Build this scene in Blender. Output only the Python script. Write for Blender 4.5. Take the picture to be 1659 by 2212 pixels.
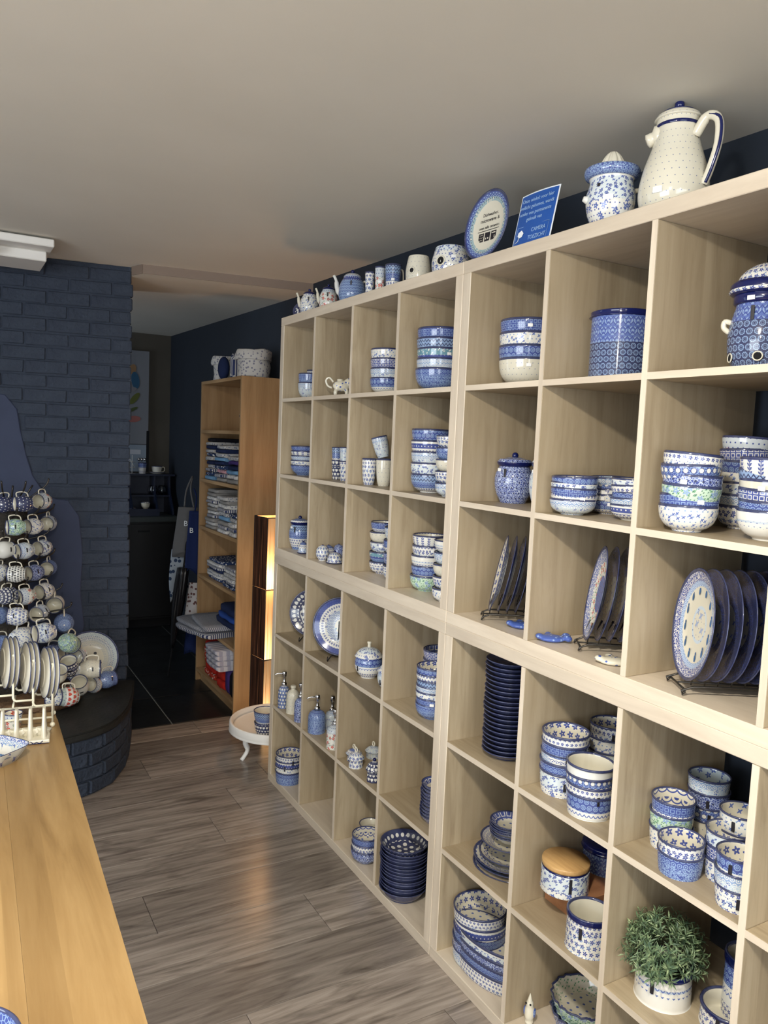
import bpy, bmesh, math, random
from mathutils import Vector, Matrix, noise
R=math.radians; PI=math.pi; sin=math.sin; cos=math.cos
random.seed(7)
for o in list(bpy.data.objects): bpy.data.objects.remove(o)
SC=bpy.context.scene; COL=SC.collection
# ------------------------------------------------ camera
cd=bpy.data.cameras.new('camera'); cam=bpy.data.objects.new('camera',cd); COL.objects.link(cam); SC.camera=cam
CP=Vector((-1.3764,-3.455,1.6722)); yaw,pitch,roll=.5183,-.0899,.0427
F=Vector((sin(yaw)*cos(pitch),cos(yaw)*cos(pitch),sin(pitch)))
R0=F.cross(Vector((0,0,1))).normalized(); U0=R0.cross(F)
CR=R0*cos(roll)+U0*sin(roll); CU=-R0*sin(roll)+U0*cos(roll)
cam.matrix_world=Matrix((( CR.x,CU.x,-F.x,CP.x),(CR.y,CU.y,-F.y,CP.y),(CR.z,CU.z,-F.z,CP.z),(0,0,0,1)))
cd.sensor_fit='VERTICAL'; cd.sensor_height=36; cd.lens=36*1677.6/2212; cd.clip_start=.05
# ------------------------------------------------ world, lights, exposure
SC.view_settings.view_transform='Standard'; SC.view_settings.look='None'; SC.view_settings.gamma=1
SC.view_settings.use_curve_mapping=False; SC.view_settings.exposure=0.42
w=bpy.data.worlds.new('world'); SC.world=w; w.use_nodes=True
wb=w.node_tree.nodes['Background']; wb.inputs[0].default_value=(.75,.87,1,1); wb.inputs[1].default_value=1.5
def area(name,loc,target,sx,sy,power,col):
    l=bpy.data.lights.new(name,'AREA'); l.shape='RECTANGLE'; l.size=sx; l.size_y=sy; l.energy=power; l.color=col
    o=bpy.data.objects.new(name,l); COL.objects.link(o); o.location=loc
    o.rotation_euler=(Vector(target)-Vector(loc)).to_track_quat('-Z','Y').to_euler(); return o
LP=[(-1.38,-3.05),(-1.5,-5.2),(-3.2,-4.2)]
area('daylight_back_window',(-1.9,-6.3,1.5),(-1.6,0,1.5),3.0,1.7,52,(.88,.94,1))
area('daylight_left_window',(-4.3,-3.2,1.5),(0,-2.6,1.5),2.4,1.5,68,(.88,.94,1))
area('far_room_fill',(-2.7,2.6,1.5),(0,2.9,1.3),1.2,1.3,16,(.8,.9,1))  # unseen fill light added to brighten the far room
for i,(x,y) in enumerate(LP):
    l=bpy.data.lights.new('ceiling_lamp_light','POINT'); l.energy=(24,16,12)[i]; l.color=(1,.93,.80); l.shadow_soft_size=.05
    o=bpy.data.objects.new('ceiling_lamp_light',l); COL.objects.link(o); o.location=(x,y,2.37)
for i,(x,y) in enumerate(LP):
    o=area('ceiling_lamp_downlight',(x,y,2.368),(x,y,0),.14,.14,(30,16,10)[i],(1,.93,.80))
# ------------------------------------------------ materials
def newmat(name):
    m=bpy.data.materials.new(name); m.use_nodes=True; nt=m.node_tree
    return m,nt,nt.nodes['Principled BSDF']
def plain(name,c,rough=.5,metal=0,emit=None,es=1,trans=0,spec=None):
    m,nt,b=newmat(name); b.inputs['Base Color'].default_value=(*c,1); b.inputs['Roughness'].default_value=rough
    b.inputs['Metallic'].default_value=metal
    if emit: b.inputs['Emission Color'].default_value=(*emit,1); b.inputs['Emission Strength'].default_value=es
    if trans: b.inputs['Transmission Weight'].default_value=trans
    if spec is not None: b.inputs['Specular IOR Level'].default_value=spec
    return m
class E:   # tiny node-expression helper
    nt=None
    def __init__(s,v): s.v=v
    def __add__(a,b): return mth('ADD',a,b)
    def __radd__(a,b): return mth('ADD',a,b)
    def __sub__(a,b): return mth('SUBTRACT',a,b)
    def __rsub__(a,b): return mth('SUBTRACT',b,a)
    def __mul__(a,b): return mth('MULTIPLY',a,b)
    def __rmul__(a,b): return mth('MULTIPLY',a,b)
    def __truediv__(a,b): return mth('DIVIDE',a,b)
    def __lt__(a,b): return mth('LESS_THAN',a,b)
    def __gt__(a,b): return mth('GREATER_THAN',a,b)
def mth(op,*a):
    n=E.nt.nodes.new('ShaderNodeMath'); n.operation=op
    for i,x in enumerate(a):
        if isinstance(x,E): E.nt.links.new(x.v,n.inputs[i])
        else: n.inputs[i].default_value=x
    return E(n.outputs[0])
def fract(a): return mth('FRACT',a)
def floor_(a): return mth('FLOOR',a)
def absn(a): return mth('ABSOLUTE',a)
def sq(a): return a*a
def rad(x,y): return mth('SQRT',x*x+y*y)
def maxn(a,b): return mth('MAXIMUM',a,b)
def minn(a,b): return mth('MINIMUM',a,b)
def mixc(f,a,b):
    n=E.nt.nodes.new('ShaderNodeMix'); n.data_type='RGBA'
    if isinstance(f,E): E.nt.links.new(f.v,n.inputs[0])
    else: n.inputs[0].default_value=f
    for i,c in ((6,a),(7,b)):
        if isinstance(c,E): E.nt.links.new(c.v,n.inputs[i])
        else: n.inputs[i].default_value=(*c,1)
    return E(n.outputs[2])
def noise_tex(vec,scale,detail=3,dist=0,rough=.5):
    n=E.nt.nodes.new('ShaderNodeTexNoise'); n.inputs['Scale'].default_value=scale; n.inputs['Detail'].default_value=detail
    n.inputs['Distortion'].default_value=dist; n.inputs['Roughness'].default_value=rough
    if vec is not None: E.nt.links.new(vec.v,n.inputs['Vector'])
    return E(n.outputs['Fac'])
def comb(x,y,z=0):
    n=E.nt.nodes.new('ShaderNodeCombineXYZ')
    for i,a in enumerate((x,y,z)):
        if isinstance(a,E): E.nt.links.new(a.v,n.inputs[i])
        else: n.inputs[i].default_value=a
    return E(n.outputs[0])
def sep(v):
    n=E.nt.nodes.new('ShaderNodeSeparateXYZ'); E.nt.links.new(v.v,n.inputs[0]); return [E(o) for o in n.outputs]
def uvn(name):
    n=E.nt.nodes.new('ShaderNodeUVMap'); n.uv_map=name; return E(n.outputs[0])
def objco():
    n=E.nt.nodes.new('ShaderNodeTexCoord'); return E(n.outputs['Object'])
def rnd():
    n=E.nt.nodes.new('ShaderNodeObjectInfo'); return E(n.outputs['Random'])
def mapping(v,sc,rot=(0,0,0),loc=None):
    n=E.nt.nodes.new('ShaderNodeMapping'); E.nt.links.new(v.v,n.inputs['Vector']); n.inputs['Scale'].default_value=sc; n.inputs['Rotation'].default_value=rot
    if loc is not None: E.nt.links.new(loc.v,n.inputs['Location'])
    return E(n.outputs[0])
def ramp(f,stops):
    n=E.nt.nodes.new('ShaderNodeValToRGB'); E.nt.links.new(f.v,n.inputs[0]); el=n.color_ramp.elements
    while len(el)<len(stops): el.new(.5)
    for e,(p,c) in zip(el,stops): e.position=p; e.color=(*c,1)
    return E(n.outputs[0])
def bump(b,h,strength,dist=.01):
    n=E.nt.nodes.new('ShaderNodeBump'); n.inputs['Strength'].default_value=strength; n.inputs['Distance'].default_value=dist
    E.nt.links.new(h.v,n.inputs['Height']); E.nt.links.new(n.outputs[0],b.inputs['Normal'])
def setc(b,c): E.nt.links.new(c.v,b.inputs['Base Color'])

CREAM=(.70,.66,.54); WHITE=(.76,.75,.70); NAVY=(.006,.011,.085); BLUE=(.024,.048,.27); MID=(.065,.115,.39); LBLUE=(.23,.34,.56); GREEN=(.08,.27,.12); RED=(.6,.06,.03); YEL=(.8,.5,.08); BLK=(.01,.01,.02); TEAL=(.12,.28,.36); GRAY=(.42,.46,.48)
# pattern masks on cell coordinates: each returns 0/1
def cell(x,y,k,stag=True):
    X=x*k; Y=y*k
    if stag: X=X+.5*mth('MODULO',absn(floor_(Y)),2.0)
    return fract(X)-.5,fract(Y)-.5,X,Y
def petals(fx,fy,n,r,a):
    th=mth('ARCTAN2',fy,fx); rr=rad(fx,fy); return (rr<(mth('COSINE',th*n)*a+r))*(rr>r*.22)
def P(kind,x,y,k):
    fx,fy,X,Y=cell(x,y,k,kind not in('squares','zig','stripes','sprigcol','solid'))
    if kind=='solid': return x*0+1.0
    if kind=='dots': return rad(fx,fy)<.16
    if kind=='pin': return rad(fx,fy)<.075
    if kind=='dot': return rad(fx,fy)<.30
    if kind=='bigdot': return rad(fx,fy)<.36
    if kind=='ring': rr=rad(fx,fy); return maxn((rr<.44)*(rr>.3),rr<.14)
    if kind=='rosette':
        rr=rad(fx,fy); th=mth('ARCTAN2',fy,fx); e=mth('COSINE',th*10)*.03+.42
        return (rr<e)*(1-(rr<.3)*(rr>.2))*(rr>.08)
    if kind=='flower': return petals(fx,fy,5,.30,.10)
    if kind=='flower6': return petals(fx,fy,6,.34,.14)
    if kind=='squares':
        m=maxn(absn(fx),absn(fy)); return maxn((m<.38)*(m>.26),m<.0)
    if kind=='heart':
        a=fx*3.0; b=fy*3.0+.15; q=a*a+b*b-1; return (q*q*q-a*a*b*b*b)<0
    if kind=='zig': return absn(fy-(absn(fx)*1.2-.3))<.16
    if kind=='scale':
        rr=rad(fx,fy+.5); return maxn((rr<.62)*(rr>.48),rr<.25)
    if kind=='stripes': return absn(fx)<.18
    if kind=='sprigcol':
        c=fract(Y*3.0)-.5; return maxn(absn(fx)<.04,(absn(absn(fx)-.12-.12*c)<.07)*(c>-.2))
    if kind=='speck':
        n=noise_tex(comb(x,y),k*5,2); return n>.5
    if kind=='crackle':
        n=E.nt.nodes.new('ShaderNodeTexVoronoi'); n.feature='DISTANCE_TO_EDGE'; n.inputs['Scale'].default_value=k*2.2
        E.nt.links.new(comb(x,y).v,n.inputs['Vector']); return E(n.outputs['Distance'])<.07
    if kind in('scatter','leaf'):
        n=E.nt.nodes.new('ShaderNodeTexVoronoi'); n.inputs['Scale'].default_value=k; n.voronoi_dimensions='2D'
        E.nt.links.new(comb(x,y).v,n.inputs['Vector'])
        p=sep(E(n.outputs['Position'])); dx=(x-p[0])*k; dy=(y-p[1])*k
        if kind=='scatter': return petals(dx,dy,5,.24,.09)
        a=dx*.8+dy*.6; b=dy*.8-dx*.6; return (rad(a*.9,b*3.4)<.3)+(rad(a*3.4,b)<.26)>.5
    raise Exception(kind)
def pottery(name,base,bands,rimc=NAVY,foot=WHITE,inside=None):
    """bands: (t0,t1,bg,[(pattern,k,colour),..]); t 0..1 outside foot->rim, 1..2 inside rim->centre"""
    m,nt,b=newmat(name); E.nt=nt
    uv=sep(uvn('cell')); t=sep(uvn('band'))[0]; x,y=uv[0],uv[1]
    col=None; base_=base
    c=mixc(0.0,base,base)
    allb=list(bands)
    if inside: allb+=inside
    for t0,t1,bg,ps in allb:
        cc=mixc(0.0,bg,bg)
        for kind,k,pc in ps: cc=mixc(P(kind,x,y,k),cc,pc)
        c=mixc((t>t0)*(t<t1),c,cc)
    if rimc: c=mixc((t>.955)*(t<1.03),c,rimc)
    if foot: c=mixc(t<.03,c,foot)
    # glaze mottling
    nn=noise_tex(objco(),35,2); c=mixc(nn*.16,c,(.55,.6,.62))
    setc(b,c); b.inputs['Roughness'].default_value=.09; b.inputs['Specular IOR Level'].default_value=.6
    return m
IN_C=[(1.03,2.1,CREAM,[])]
def inpat(kind,k,col,hi=1.45,bg=CREAM): return [(1.03,hi,bg,[(kind,k,col)]),(hi,2.1,CREAM,[('dots',.5,MID)])]
POT={}
def pot(key):
    if key in POT: return POT[key]
    plain_in=key.endswith('_c'); key0=key; key=key[:-2] if plain_in else key
    D=dict(
    sprig=(WHITE,[(.03,.97,WHITE,[('leaf',.75,MID),('dots',1,LBLUE)])],inpat('leaf',.5,MID)),
    green=(WHITE,[(.03,.96,(.50,.66,.5),[('leaf',1.0,GREEN),('leaf',1.6,(.03,.12,.08)),('scatter',.5,LBLUE)])],inpat('leaf',1,GREEN)),
    speck=(MID,[(.03,.96,LBLUE,[('crackle',1,BLUE),('dots',1,BLUE)]),(.78,.96,BLUE,[('ring',1,LBLUE)])],inpat('crackle',1,BLUE,1.4,LBLUE)),
    eyes=(NAVY,[(.03,.96,BLUE,[('crackle',1,LBLUE),('bigdot',.75,NAVY),('dot',.75,WHITE)])],inpat('bigdot',1,WHITE,1.5,BLUE)),
    floral=(WHITE,[(.03,.85,WHITE,[('flower',.75,BLUE),('leaf',1,LBLUE)]),(.80,.96,WHITE,[('flower',1,BLUE)])],inpat('flower',.5,BLUE)),
    pale=(LBLUE,[(.03,.8,(.50,.60,.68),[('scatter',.75,MID),('crackle',1,WHITE)]),(.78,.96,LBLUE,[('ring',1,WHITE)])],inpat('scatter',.5,MID,1.6,(.55,.64,.68))),
    lattice=(NAVY,[(.03,.96,BLUE,[('squares',1,WHITE)]),(.03,.2,LBLUE,[('zig',1,BLUE)])],inpat('squares',.5,WHITE,1.4,BLUE)),
    garland=(WHITE,[(.66,.96,BLUE,[('rosette',.75,LBLUE)]),(.25,.45,WHITE,[('flower6',1,BLUE)]),(.55,.62,WHITE,[('zig',1,MID)])],inpat('flower',.5,BLUE)),
    rosette=(BLUE,[(.03,.72,NAVY,[('rosette',.75,LBLUE),('dots',.75,NAVY)]),(.70,.95,MID,[('ring',.5,LBLUE),('zig',1,BLUE)])],IN_C),
    mini=(WHITE,[(.03,.97,CREAM,[('pin',.75,(.14,.17,.30))])],[(1.03,2.1,CREAM,[])]),
    hearts=(NAVY,[(.03,.97,NAVY,[('heart',.75,WHITE)]),(.3,.36,NAVY,[('dots',2,WHITE)]),(.7,.76,NAVY,[('dots',2,WHITE)])],inpat('heart',.75,WHITE,1.5,NAVY)),
    zig=(MID,[(.03,.3,LBLUE,[('zig',.75,BLUE)]),(.3,.55,WHITE,[('flower',1,BLUE)]),(.55,.75,BLUE,[('ring',1,LBLUE)]),(.75,.96,LBLUE,[('zig',1,NAVY)])],inpat('zig',.5,BLUE)),
    crackle=(BLUE,[(.03,.96,BLUE,[('crackle',1,(.5,.58,.75)),('dots',.75,NAVY)])],inpat('crackle',.75,LBLUE,1.5,BLUE)),
    stripe=(WHITE,[(.03,.96,WHITE,[('sprigcol',.5,BLUE)])],inpat('dots',1,BLUE)),
    ringband=(WHITE,[(.03,.3,WHITE,[('scatter',1,MID)]),(.45,.7,WHITE,[('flower6',1,BLUE)]),(.75,.9,BLUE,[('dots',1,WHITE)])],inpat('ring',1,BLUE)),
    navy=(NAVY,[(.03,.97,NAVY,[])],[(1.03,2.1,NAVY,[])]),
    cream=(CREAM,[(.03,.97,WHITE,[])],[(1.03,2.1,CREAM,[])]),
    redfl=(WHITE,[(.03,.7,WHITE,[('scatter',.5,RED),('leaf',1,(.2,.3,.25))]),(.7,.96,(.55,.6,.65),[('dots',1,BLUE)])],inpat('scatter',.5,RED)),
    dotnavy=(NAVY,[(.03,.97,NAVY,[('dots',.75,WHITE)])],[(1.03,2.1,NAVY,[('dot',.5,WHITE)])]),
    bloom=(WHITE,[(.03,.62,WHITE,[('scatter',.5,MID),('dots',1,BLUE)]),(.6,.93,(.66,.72,.74),[('scatter',.75,BLUE),('leaf',1,MID)])],inpat('scatter',.5,MID)),
    band=(WHITE,[(.03,.97,(.78,.76,.70),[]),(.76,.80,(.5,.58,.68),[('zig',1,MID)]),(.66,.70,WHITE,[('zig',1,MID)])],IN_C),
    scale=(LBLUE,[(.03,.7,LBLUE,[('scale',1,BLUE)]),(.7,.8,BLUE,[('dots',1,WHITE)]),(.8,.96,TEAL,[('leaf',1,WHITE)])],inpat('scale',1,BLUE)),
    lace=(LBLUE,[(.03,.5,LBLUE,[('crackle',1.5,WHITE),('dots',1,BLUE)]),(.5,.7,WHITE,[('scale',1,BLUE)]),(.7,.96,BLUE,[('squares',1,LBLUE)])],inpat('scale',.5,BLUE)),
    bigdot=(WHITE,[(.03,.97,WHITE,[('dot',1,BLK),('dots',2,BLK)])],IN_C),
    tulip=(WHITE,[(.03,.97,(.45,.52,.48),[('leaf',1,(.1,.15,.2))]),(.3,.75,WHITE,[('heart',.5,RED)]),(.75,.82,WHITE,[('dots',1,BLUE)])],IN_C),
    platter=(CREAM,[(.03,.97,NAVY,[])],[(1.03,1.16,(.4,.5,.55),[('crackle',1,WHITE)]),(1.16,1.34,GRAY,[('crackle',1,WHITE),('dots',1,MID)]),(1.34,1.52,CREAM,[('ring',1,GRAY)]),(1.52,2.1,CREAM,[('dots',.25,BLK)])]),
    birds=(WHITE,[(.03,.97,NAVY,[])],[(1.03,1.2,BLUE,[('crackle',1,WHITE)]),(1.2,1.3,LBLUE,[('ring',.75,(.5,.6,.8))]),(1.3,1.38,CREAM,[]),(1.38,1.66,CREAM,[]),(1.66,1.72,(.55,.65,.75),[('dots',1,MID)]),(1.72,2.1,CREAM,[('pin',.75,BLUE),('leaf',.35,(.3,.38,.6))])]),
    poppy=(WHITE,[(.03,.97,NAVY,[])],[(1.03,1.3,MID,[('crackle',1,WHITE)]),(1.3,1.6,WHITE,[('scatter',.5,RED),('leaf',1,GREEN)]),(1.6,2.1,MID,[('dots',1,BLUE)])]),
    plateblue=(WHITE,[(.03,.97,NAVY,[])],[(1.03,1.2,BLUE,[('dots',1,MID)]),(1.2,1.45,WHITE,[('flower',.75,BLUE)]),(1.45,1.75,(.6,.66,.68),[('ring',1,MID)]),(1.75,2.1,CREAM,[('dots',.5,TEAL)])]),
    platehearts=(NAVY,[(.03,.97,NAVY,[])],[(1.03,1.35,NAVY,[('heart',.5,WHITE)]),(1.35,1.42,NAVY,[('dots',1,WHITE)]),(1.42,1.7,WHITE,[('heart',.5,NAVY)]),(1.7,2.1,NAVY,[('dots',1,WHITE)])]),
    platetext=(WHITE,[(.03,.97,NAVY,[])],[(1.03,1.17,BLUE,[('scale',.75,LBLUE)]),(1.17,1.29,(.30,.42,.45),[('leaf',.75,CREAM),('dots',1,NAVY)]),(1.29,2.1,CREAM,[])]),
    pie=(NAVY,[(.03,.97,BLUE,[('crackle',1,LBLUE)])],[(1.03,1.34,BLUE,[('ring',1,LBLUE)]),(1.34,1.5,CREAM,[]),(1.5,1.7,(.45,.6,.45),[('leaf',.5,(.02,.1,.06)),('scatter',.5,BLUE)]),(1.7,2.1,BLUE,[('crackle',1,WHITE)])]),
    )
    base,bands,ins=D[key]
    if plain_in: ins=IN_C
    POT[key0]=pottery('glaze_'+key0,base,bands,inside=ins, foot=None if key in('navy','dotnavy') else WHITE)
    return POT[key0]
M={}
M['navy_gl']=plain('navy_glaze',NAVY,.08,spec=.6); M['cream_gl']=plain('cream_glaze',(.72,.68,.56),.12,spec=.6)
M['black_lbl']=plain('black_label',(.012,.01,.015),.5); M['white_lbl']=plain('white_sticker',(.9,.9,.9),.6)
M['chrome']=plain('chrome',(.75,.75,.77),.15,1); M['wire']=plain('dark_wire',(.06,.055,.05),.35,.8)
M['wire_cream']=plain('cream_wire',(.82,.78,.62),.3); M['white']=plain('white_paint',(.78,.77,.74),.5)
M['dark']=plain('dark_hole',(.004,.004,.006),.9)
def wood(name,stops,axis,k=1.0,rough=.45,stripes=0,spec=None,bandk=9):
    m,nt,b=newmat(name); E.nt=nt
    co=objco(); sc={'X':(1.2,14,14),'Y':(14,1.2,14),'Z':(14,14,1.2)}[axis]
    off=comb(rnd()*7.3,rnd()*3.1,rnd()*5.7)
    v=mapping(co,tuple(a*k for a in sc),loc=off)
    n1=noise_tex(v,2.2,6,.5,.62)
    c=ramp(n1,stops)
    if stripes:   # joined staves of slightly different tone
        sc2={'X':(.01,bandk,bandk),'Y':(bandk,.01,bandk),'Z':(bandk,bandk,.01)}[axis]
        vv=sep(mapping(co,sc2,loc=off)); cellv=comb(floor_(vv[0]),floor_(vv[1]),floor_(vv[2]))
        n=nt.nodes.new('ShaderNodeTexWhiteNoise'); nt.links.new(cellv.v,n.inputs['Vector'])
        c=mixc(E(n.outputs['Value'])*stripes,c,stops[0][1])
    hs=nt.nodes.new('ShaderNodeHueSaturation'); nt.links.new(c.v,hs.inputs['Color']); nt.links.new((rnd()*.14+.93).v,hs.inputs['Value'])
    nt.links.new(hs.outputs[0],b.inputs['Base Color']); b.inputs['Roughness'].default_value=rough
    if spec is not None: b.inputs['Specular IOR Level'].default_value=spec
    bump(b,n1,.08,.002); return m
OAK=[(.3,(.32,.25,.16)),(.5,(.45,.365,.245)),(.7,(.53,.44,.31))]
for a in 'XYZ': M['oak'+a]=wood('pale_oak_'+a,OAK,a,1,.45,.75)
M['oakE']=wood('pale_oak_edge',[(.3,(.58,.49,.385)),(.7,(.70,.61,.49))],'Y',1,.4)
M['oakEz']=wood('pale_oak_edge_z',[(.3,(.58,.49,.385)),(.7,(.70,.61,.49))],'Z',1,.4)
CHER=[(.25,(.25,.145,.065)),(.5,(.36,.225,.11)),(.75,(.44,.29,.155))]
for a in 'YZ': M['beech'+a]=wood('beech_'+a,CHER,a,.8,.4,.3)
M['table']=wood('golden_oak_table',[(.25,(.22,.13,.05)),(.45,(.38,.24,.10)),(.6,(.45,.295,.13)),(.78,(.52,.35,.165))],'Y',.7,.3,.75,bandk=14)
M['lidwood']=wood('lid_wood',[(.3,(.42,.24,.09)),(.7,(.58,.36,.15))],'Y',2,.35)
M['blockwood']=wood('block_wood',[(.3,(.30,.13,.06)),(.7,(.44,.21,.10))],'X',1,.4)
def plank_mat():
    m,nt,b=newmat('grey_oak_laminate'); E.nt=nt; co=objco(); r=rnd(); off=comb(r*9.1,r*5.3,0)
    n1=noise_tex(mapping(co,(1.3,17,1),loc=off),1.7,7,1.2,.62); n2=noise_tex(mapping(co,(1.6,7,1),loc=off),1.3,3,2.2)
    c=ramp(n1,[(.22,(.08,.066,.056)),(.42,(.22,.185,.16)),(.6,(.335,.288,.25)),(.8,(.45,.395,.345))])
    c=mixc((n2>.62)*.0+mth('SMOOTH_MIN',maxn(n2*3.2-1.8,0.0),.75,.1),c,(.05,.038,.03))
    hs=nt.nodes.new('ShaderNodeHueSaturation'); nt.links.new(c.v,hs.inputs['Color']); nt.links.new((r*.42+.78).v,hs.inputs['Value'])
    nt.links.new(hs.outputs[0],b.inputs['Base Color']); b.inputs['Roughness'].default_value=.25; bump(b,n1,.12,.003); return m
M['plank']=plank_mat()
def noisy(name,c1,c2,scale,rough=.6,bs=.2,bd=.004,spec=None):
    m,nt,b=newmat(name); E.nt=nt; n=noise_tex(objco(),scale,5); setc(b,ramp(n,[(.3,c1),(.7,c2)])); b.inputs['Roughness'].default_value=rough
    if spec is not None: b.inputs['Specular IOR Level'].default_value=spec
    bump(b,noise_tex(objco(),scale*4,4),bs,bd); return m
M['slate']=noisy('slate_tile',(.006,.007,.008),(.014,.016,.018),6,.35,.3)
M['grout']=plain('grout',(.34,.36,.36),.9); M['joint']=plain('plank_joint',(.03,.025,.02),.9)
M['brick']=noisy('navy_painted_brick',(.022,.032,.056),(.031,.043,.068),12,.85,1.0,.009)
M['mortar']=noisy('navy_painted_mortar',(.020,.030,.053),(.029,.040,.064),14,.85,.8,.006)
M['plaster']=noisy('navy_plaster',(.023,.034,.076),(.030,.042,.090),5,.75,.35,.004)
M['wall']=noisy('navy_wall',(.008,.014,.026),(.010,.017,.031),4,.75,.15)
M['olive']=noisy('dark_olive_wall',(.075,.068,.055),(.09,.08,.066),4,.8,.1)
M['ceil']=noisy('ceiling_plaster',(.70,.67,.60),(.74,.71,.64),2,.85,.15,.003)
M['hearthtop']=noisy('hearth_slab',(.008,.009,.009),(.02,.02,.018),12,.55,.4,.005)
M['blackcab']=plain('black_cabinet',(.004,.004,.005),.4); M['counter']=plain('grey_green_counter',(.035,.045,.045),.4)
M['hutch']=plain('dark_blue_hutch',(.007,.014,.04),.4)
M['roomwall']=plain('white_room_wall',(.6,.58,.54),.8)
M['barkdark']=noisy('bark_dark',(.010,.008,.006),(.04,.03,.02),18,.8,1,.01); M['bark']=noisy('bark',(.04,.02,.01),(.2,.11,.05),18,.7,1,.01)
# ------------------------------------------------ mesh helpers
def link(o,parent=None):
    COL.objects.link(o)
    if parent: o.parent=parent
    return o
def mesh_obj(name,bm,mats,parent=None,smooth=False,loc=(0,0,0)):
    me=bpy.data.meshes.new(name); bm.to_mesh(me); bm.free()
    for m in (mats if isinstance(mats,(list,tuple)) else [mats]): me.materials.append(m)
    if smooth:
        for p in me.polygons: p.use_smooth=True
    o=bpy.data.objects.new(name,me); o.location=loc; return link(o,parent)
def tag(o,label=None,cat=None,group=None,kind=None):
    if label: o['label']=label
    if cat: o['category']=cat
    if group: o['group']=group
    if kind: o['kind']=kind
    return o
def empty(name,loc=(0,0,0),rz=0,label=None,cat=None,group=None):
    o=bpy.data.objects.new(name,None); o.location=loc; o.rotation_euler=(0,0,rz); o.empty_display_size=.05; link(o); return tag(o,label,cat,group)
def addbox(bm,x0,y0,z0,x1,y1,z1,mi=0):
    vs=[bm.verts.new(p) for p in((x0,y0,z0),(x1,y0,z0),(x1,y1,z0),(x0,y1,z0),(x0,y0,z1),(x1,y0,z1),(x1,y1,z1),(x0,y1,z1))]
    for f in((0,3,2,1),(4,5,6,7),(0,1,5,4),(1,2,6,5),(2,3,7,6),(3,0,4,7)):
        q=bm.faces.new([vs[i] for i in f]); q.material_index=mi
def box(name,a,b,mat,parent=None,bev=0,seg=1):
    """box with its origin at its centre; a,b in parent space"""
    c=[(a[i]+b[i])/2 for i in range(3)]; h=[abs(b[i]-a[i])/2 for i in range(3)]
    bm=bmesh.new(); addbox(bm,-h[0],-h[1],-h[2],h[0],h[1],h[2])
    if bev: bmesh.ops.bevel(bm,geom=list(bm.edges),offset=bev,segments=seg,affect='EDGES',profile=.6)
    return mesh_obj(name,bm,mat,parent,loc=c,smooth=False)
def crom(pts,n):
    out=[]
    for i in range(len(pts)-1):
        p0=pts[max(i-1,0)];p1=pts[i];p2=pts[i+1];p3=pts[min(i+2,len(pts)-1)]
        for j in range(n):
            t=j/n; out.append(tuple(.5*(2*b+(c-a)*t+(2*a-5*b+4*c-d)*t*t+(-a+3*b-3*c+d)*t**3) for a,b,c,d in zip(p0,p1,p2,p3)))
    out.append(tuple(pts[-1])); return out
def lathe_bm(prof,tt,seg=36,flute=0,fl=.04,ov=1,nside=0,cellm=.0125):
    bm=bmesh.new(); u1=bm.loops.layers.uv.new('cell'); u2=bm.loops.layers.uv.new('band')
    rmax=max(p[0] for p in prof); N=max(4,4*round(2*PI*rmax/cellm/4)); s=0; arc=[0]
    for a,b in zip(prof,prof[1:]): s+=math.dist(a,b); arc.append(s)
    rings=[]
    for (r,z) in prof:
        if r<1e-5: rings.append([bm.verts.new((0,0,z))]); continue
        ring=[]
        for i in range(seg):
            th=2*PI*i/seg; q=r*(1+(fl*cos(flute*th) if flute and r>.6*rmax else 0))
            if nside: q=r*cos(PI/nside)/cos((th%(2*PI/nside))-PI/nside)
            ring.append(bm.verts.new((q*cos(th),q*sin(th)*ov,z)))
        rings.append(ring)
    for k in range(len(prof)-1):
        A,B=rings[k],rings[k+1]
        if len(A)==1 and len(B)==1: continue
        for i in range(seg):
            j=(i+1)%seg; ua,ub=i/seg*N,(i+1)/seg*N
            if len(A)==1: vs=[A[0],B[j],B[i]]; uu=[((ua+ub)/2,k),(ub,k+1),(ua,k+1)]
            elif len(B)==1: vs=[A[i],A[j],B[0]]; uu=[(ua,k),(ub,k),((ua+ub)/2,k+1)]
            else: vs=[A[i],A[j],B[j],B[i]]; uu=[(ua,k),(ub,k),(ub,k+1),(ua,k+1)]
            f=bm.faces.new(vs); f.smooth=True
            planar=min(tt[k],tt[k+1])>=1.38
            for l,(u,kk) in zip(f.loops,uu): l[u1].uv=(l.vert.co.x/cellm+40,l.vert.co.y/cellm+40) if planar else (u,arc[kk]/cellm); l[u2].uv=(tt[kk],0)
    return bm
def prof2(outer,inner,n=3,w=.004):
    """outer & inner lists bottom->rim and rim->centre, smoothed; returns profile, t"""
    o=crom(outer,n); i=crom(inner,n)
    def ts(l,a,b):
        s=[0]
        for p,q in zip(l,l[1:]): s.append(s[-1]+math.dist(p,q))
        return [a+(b-a)*x/s[-1] for x in s]
    rim=[((o[-1][0]+i[0][0])/2,max(o[-1][1],i[0][1])+w*.35)]
    return o+rim+i, ts(o,0,1)+[1.0]+ts(i,1.001,2)
def closed(pts,n=3,t0=0,t1=.95):
    o=crom(pts,n); s=[0]
    for p,q in zip(o,o[1:]): s.append(s[-1]+math.dist(p,q))
    return o,[t0+(t1-t0)*x/s[-1] for x in s]
def sc(pts,r,h): return [(a*r,b*h) for a,b in pts]
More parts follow.
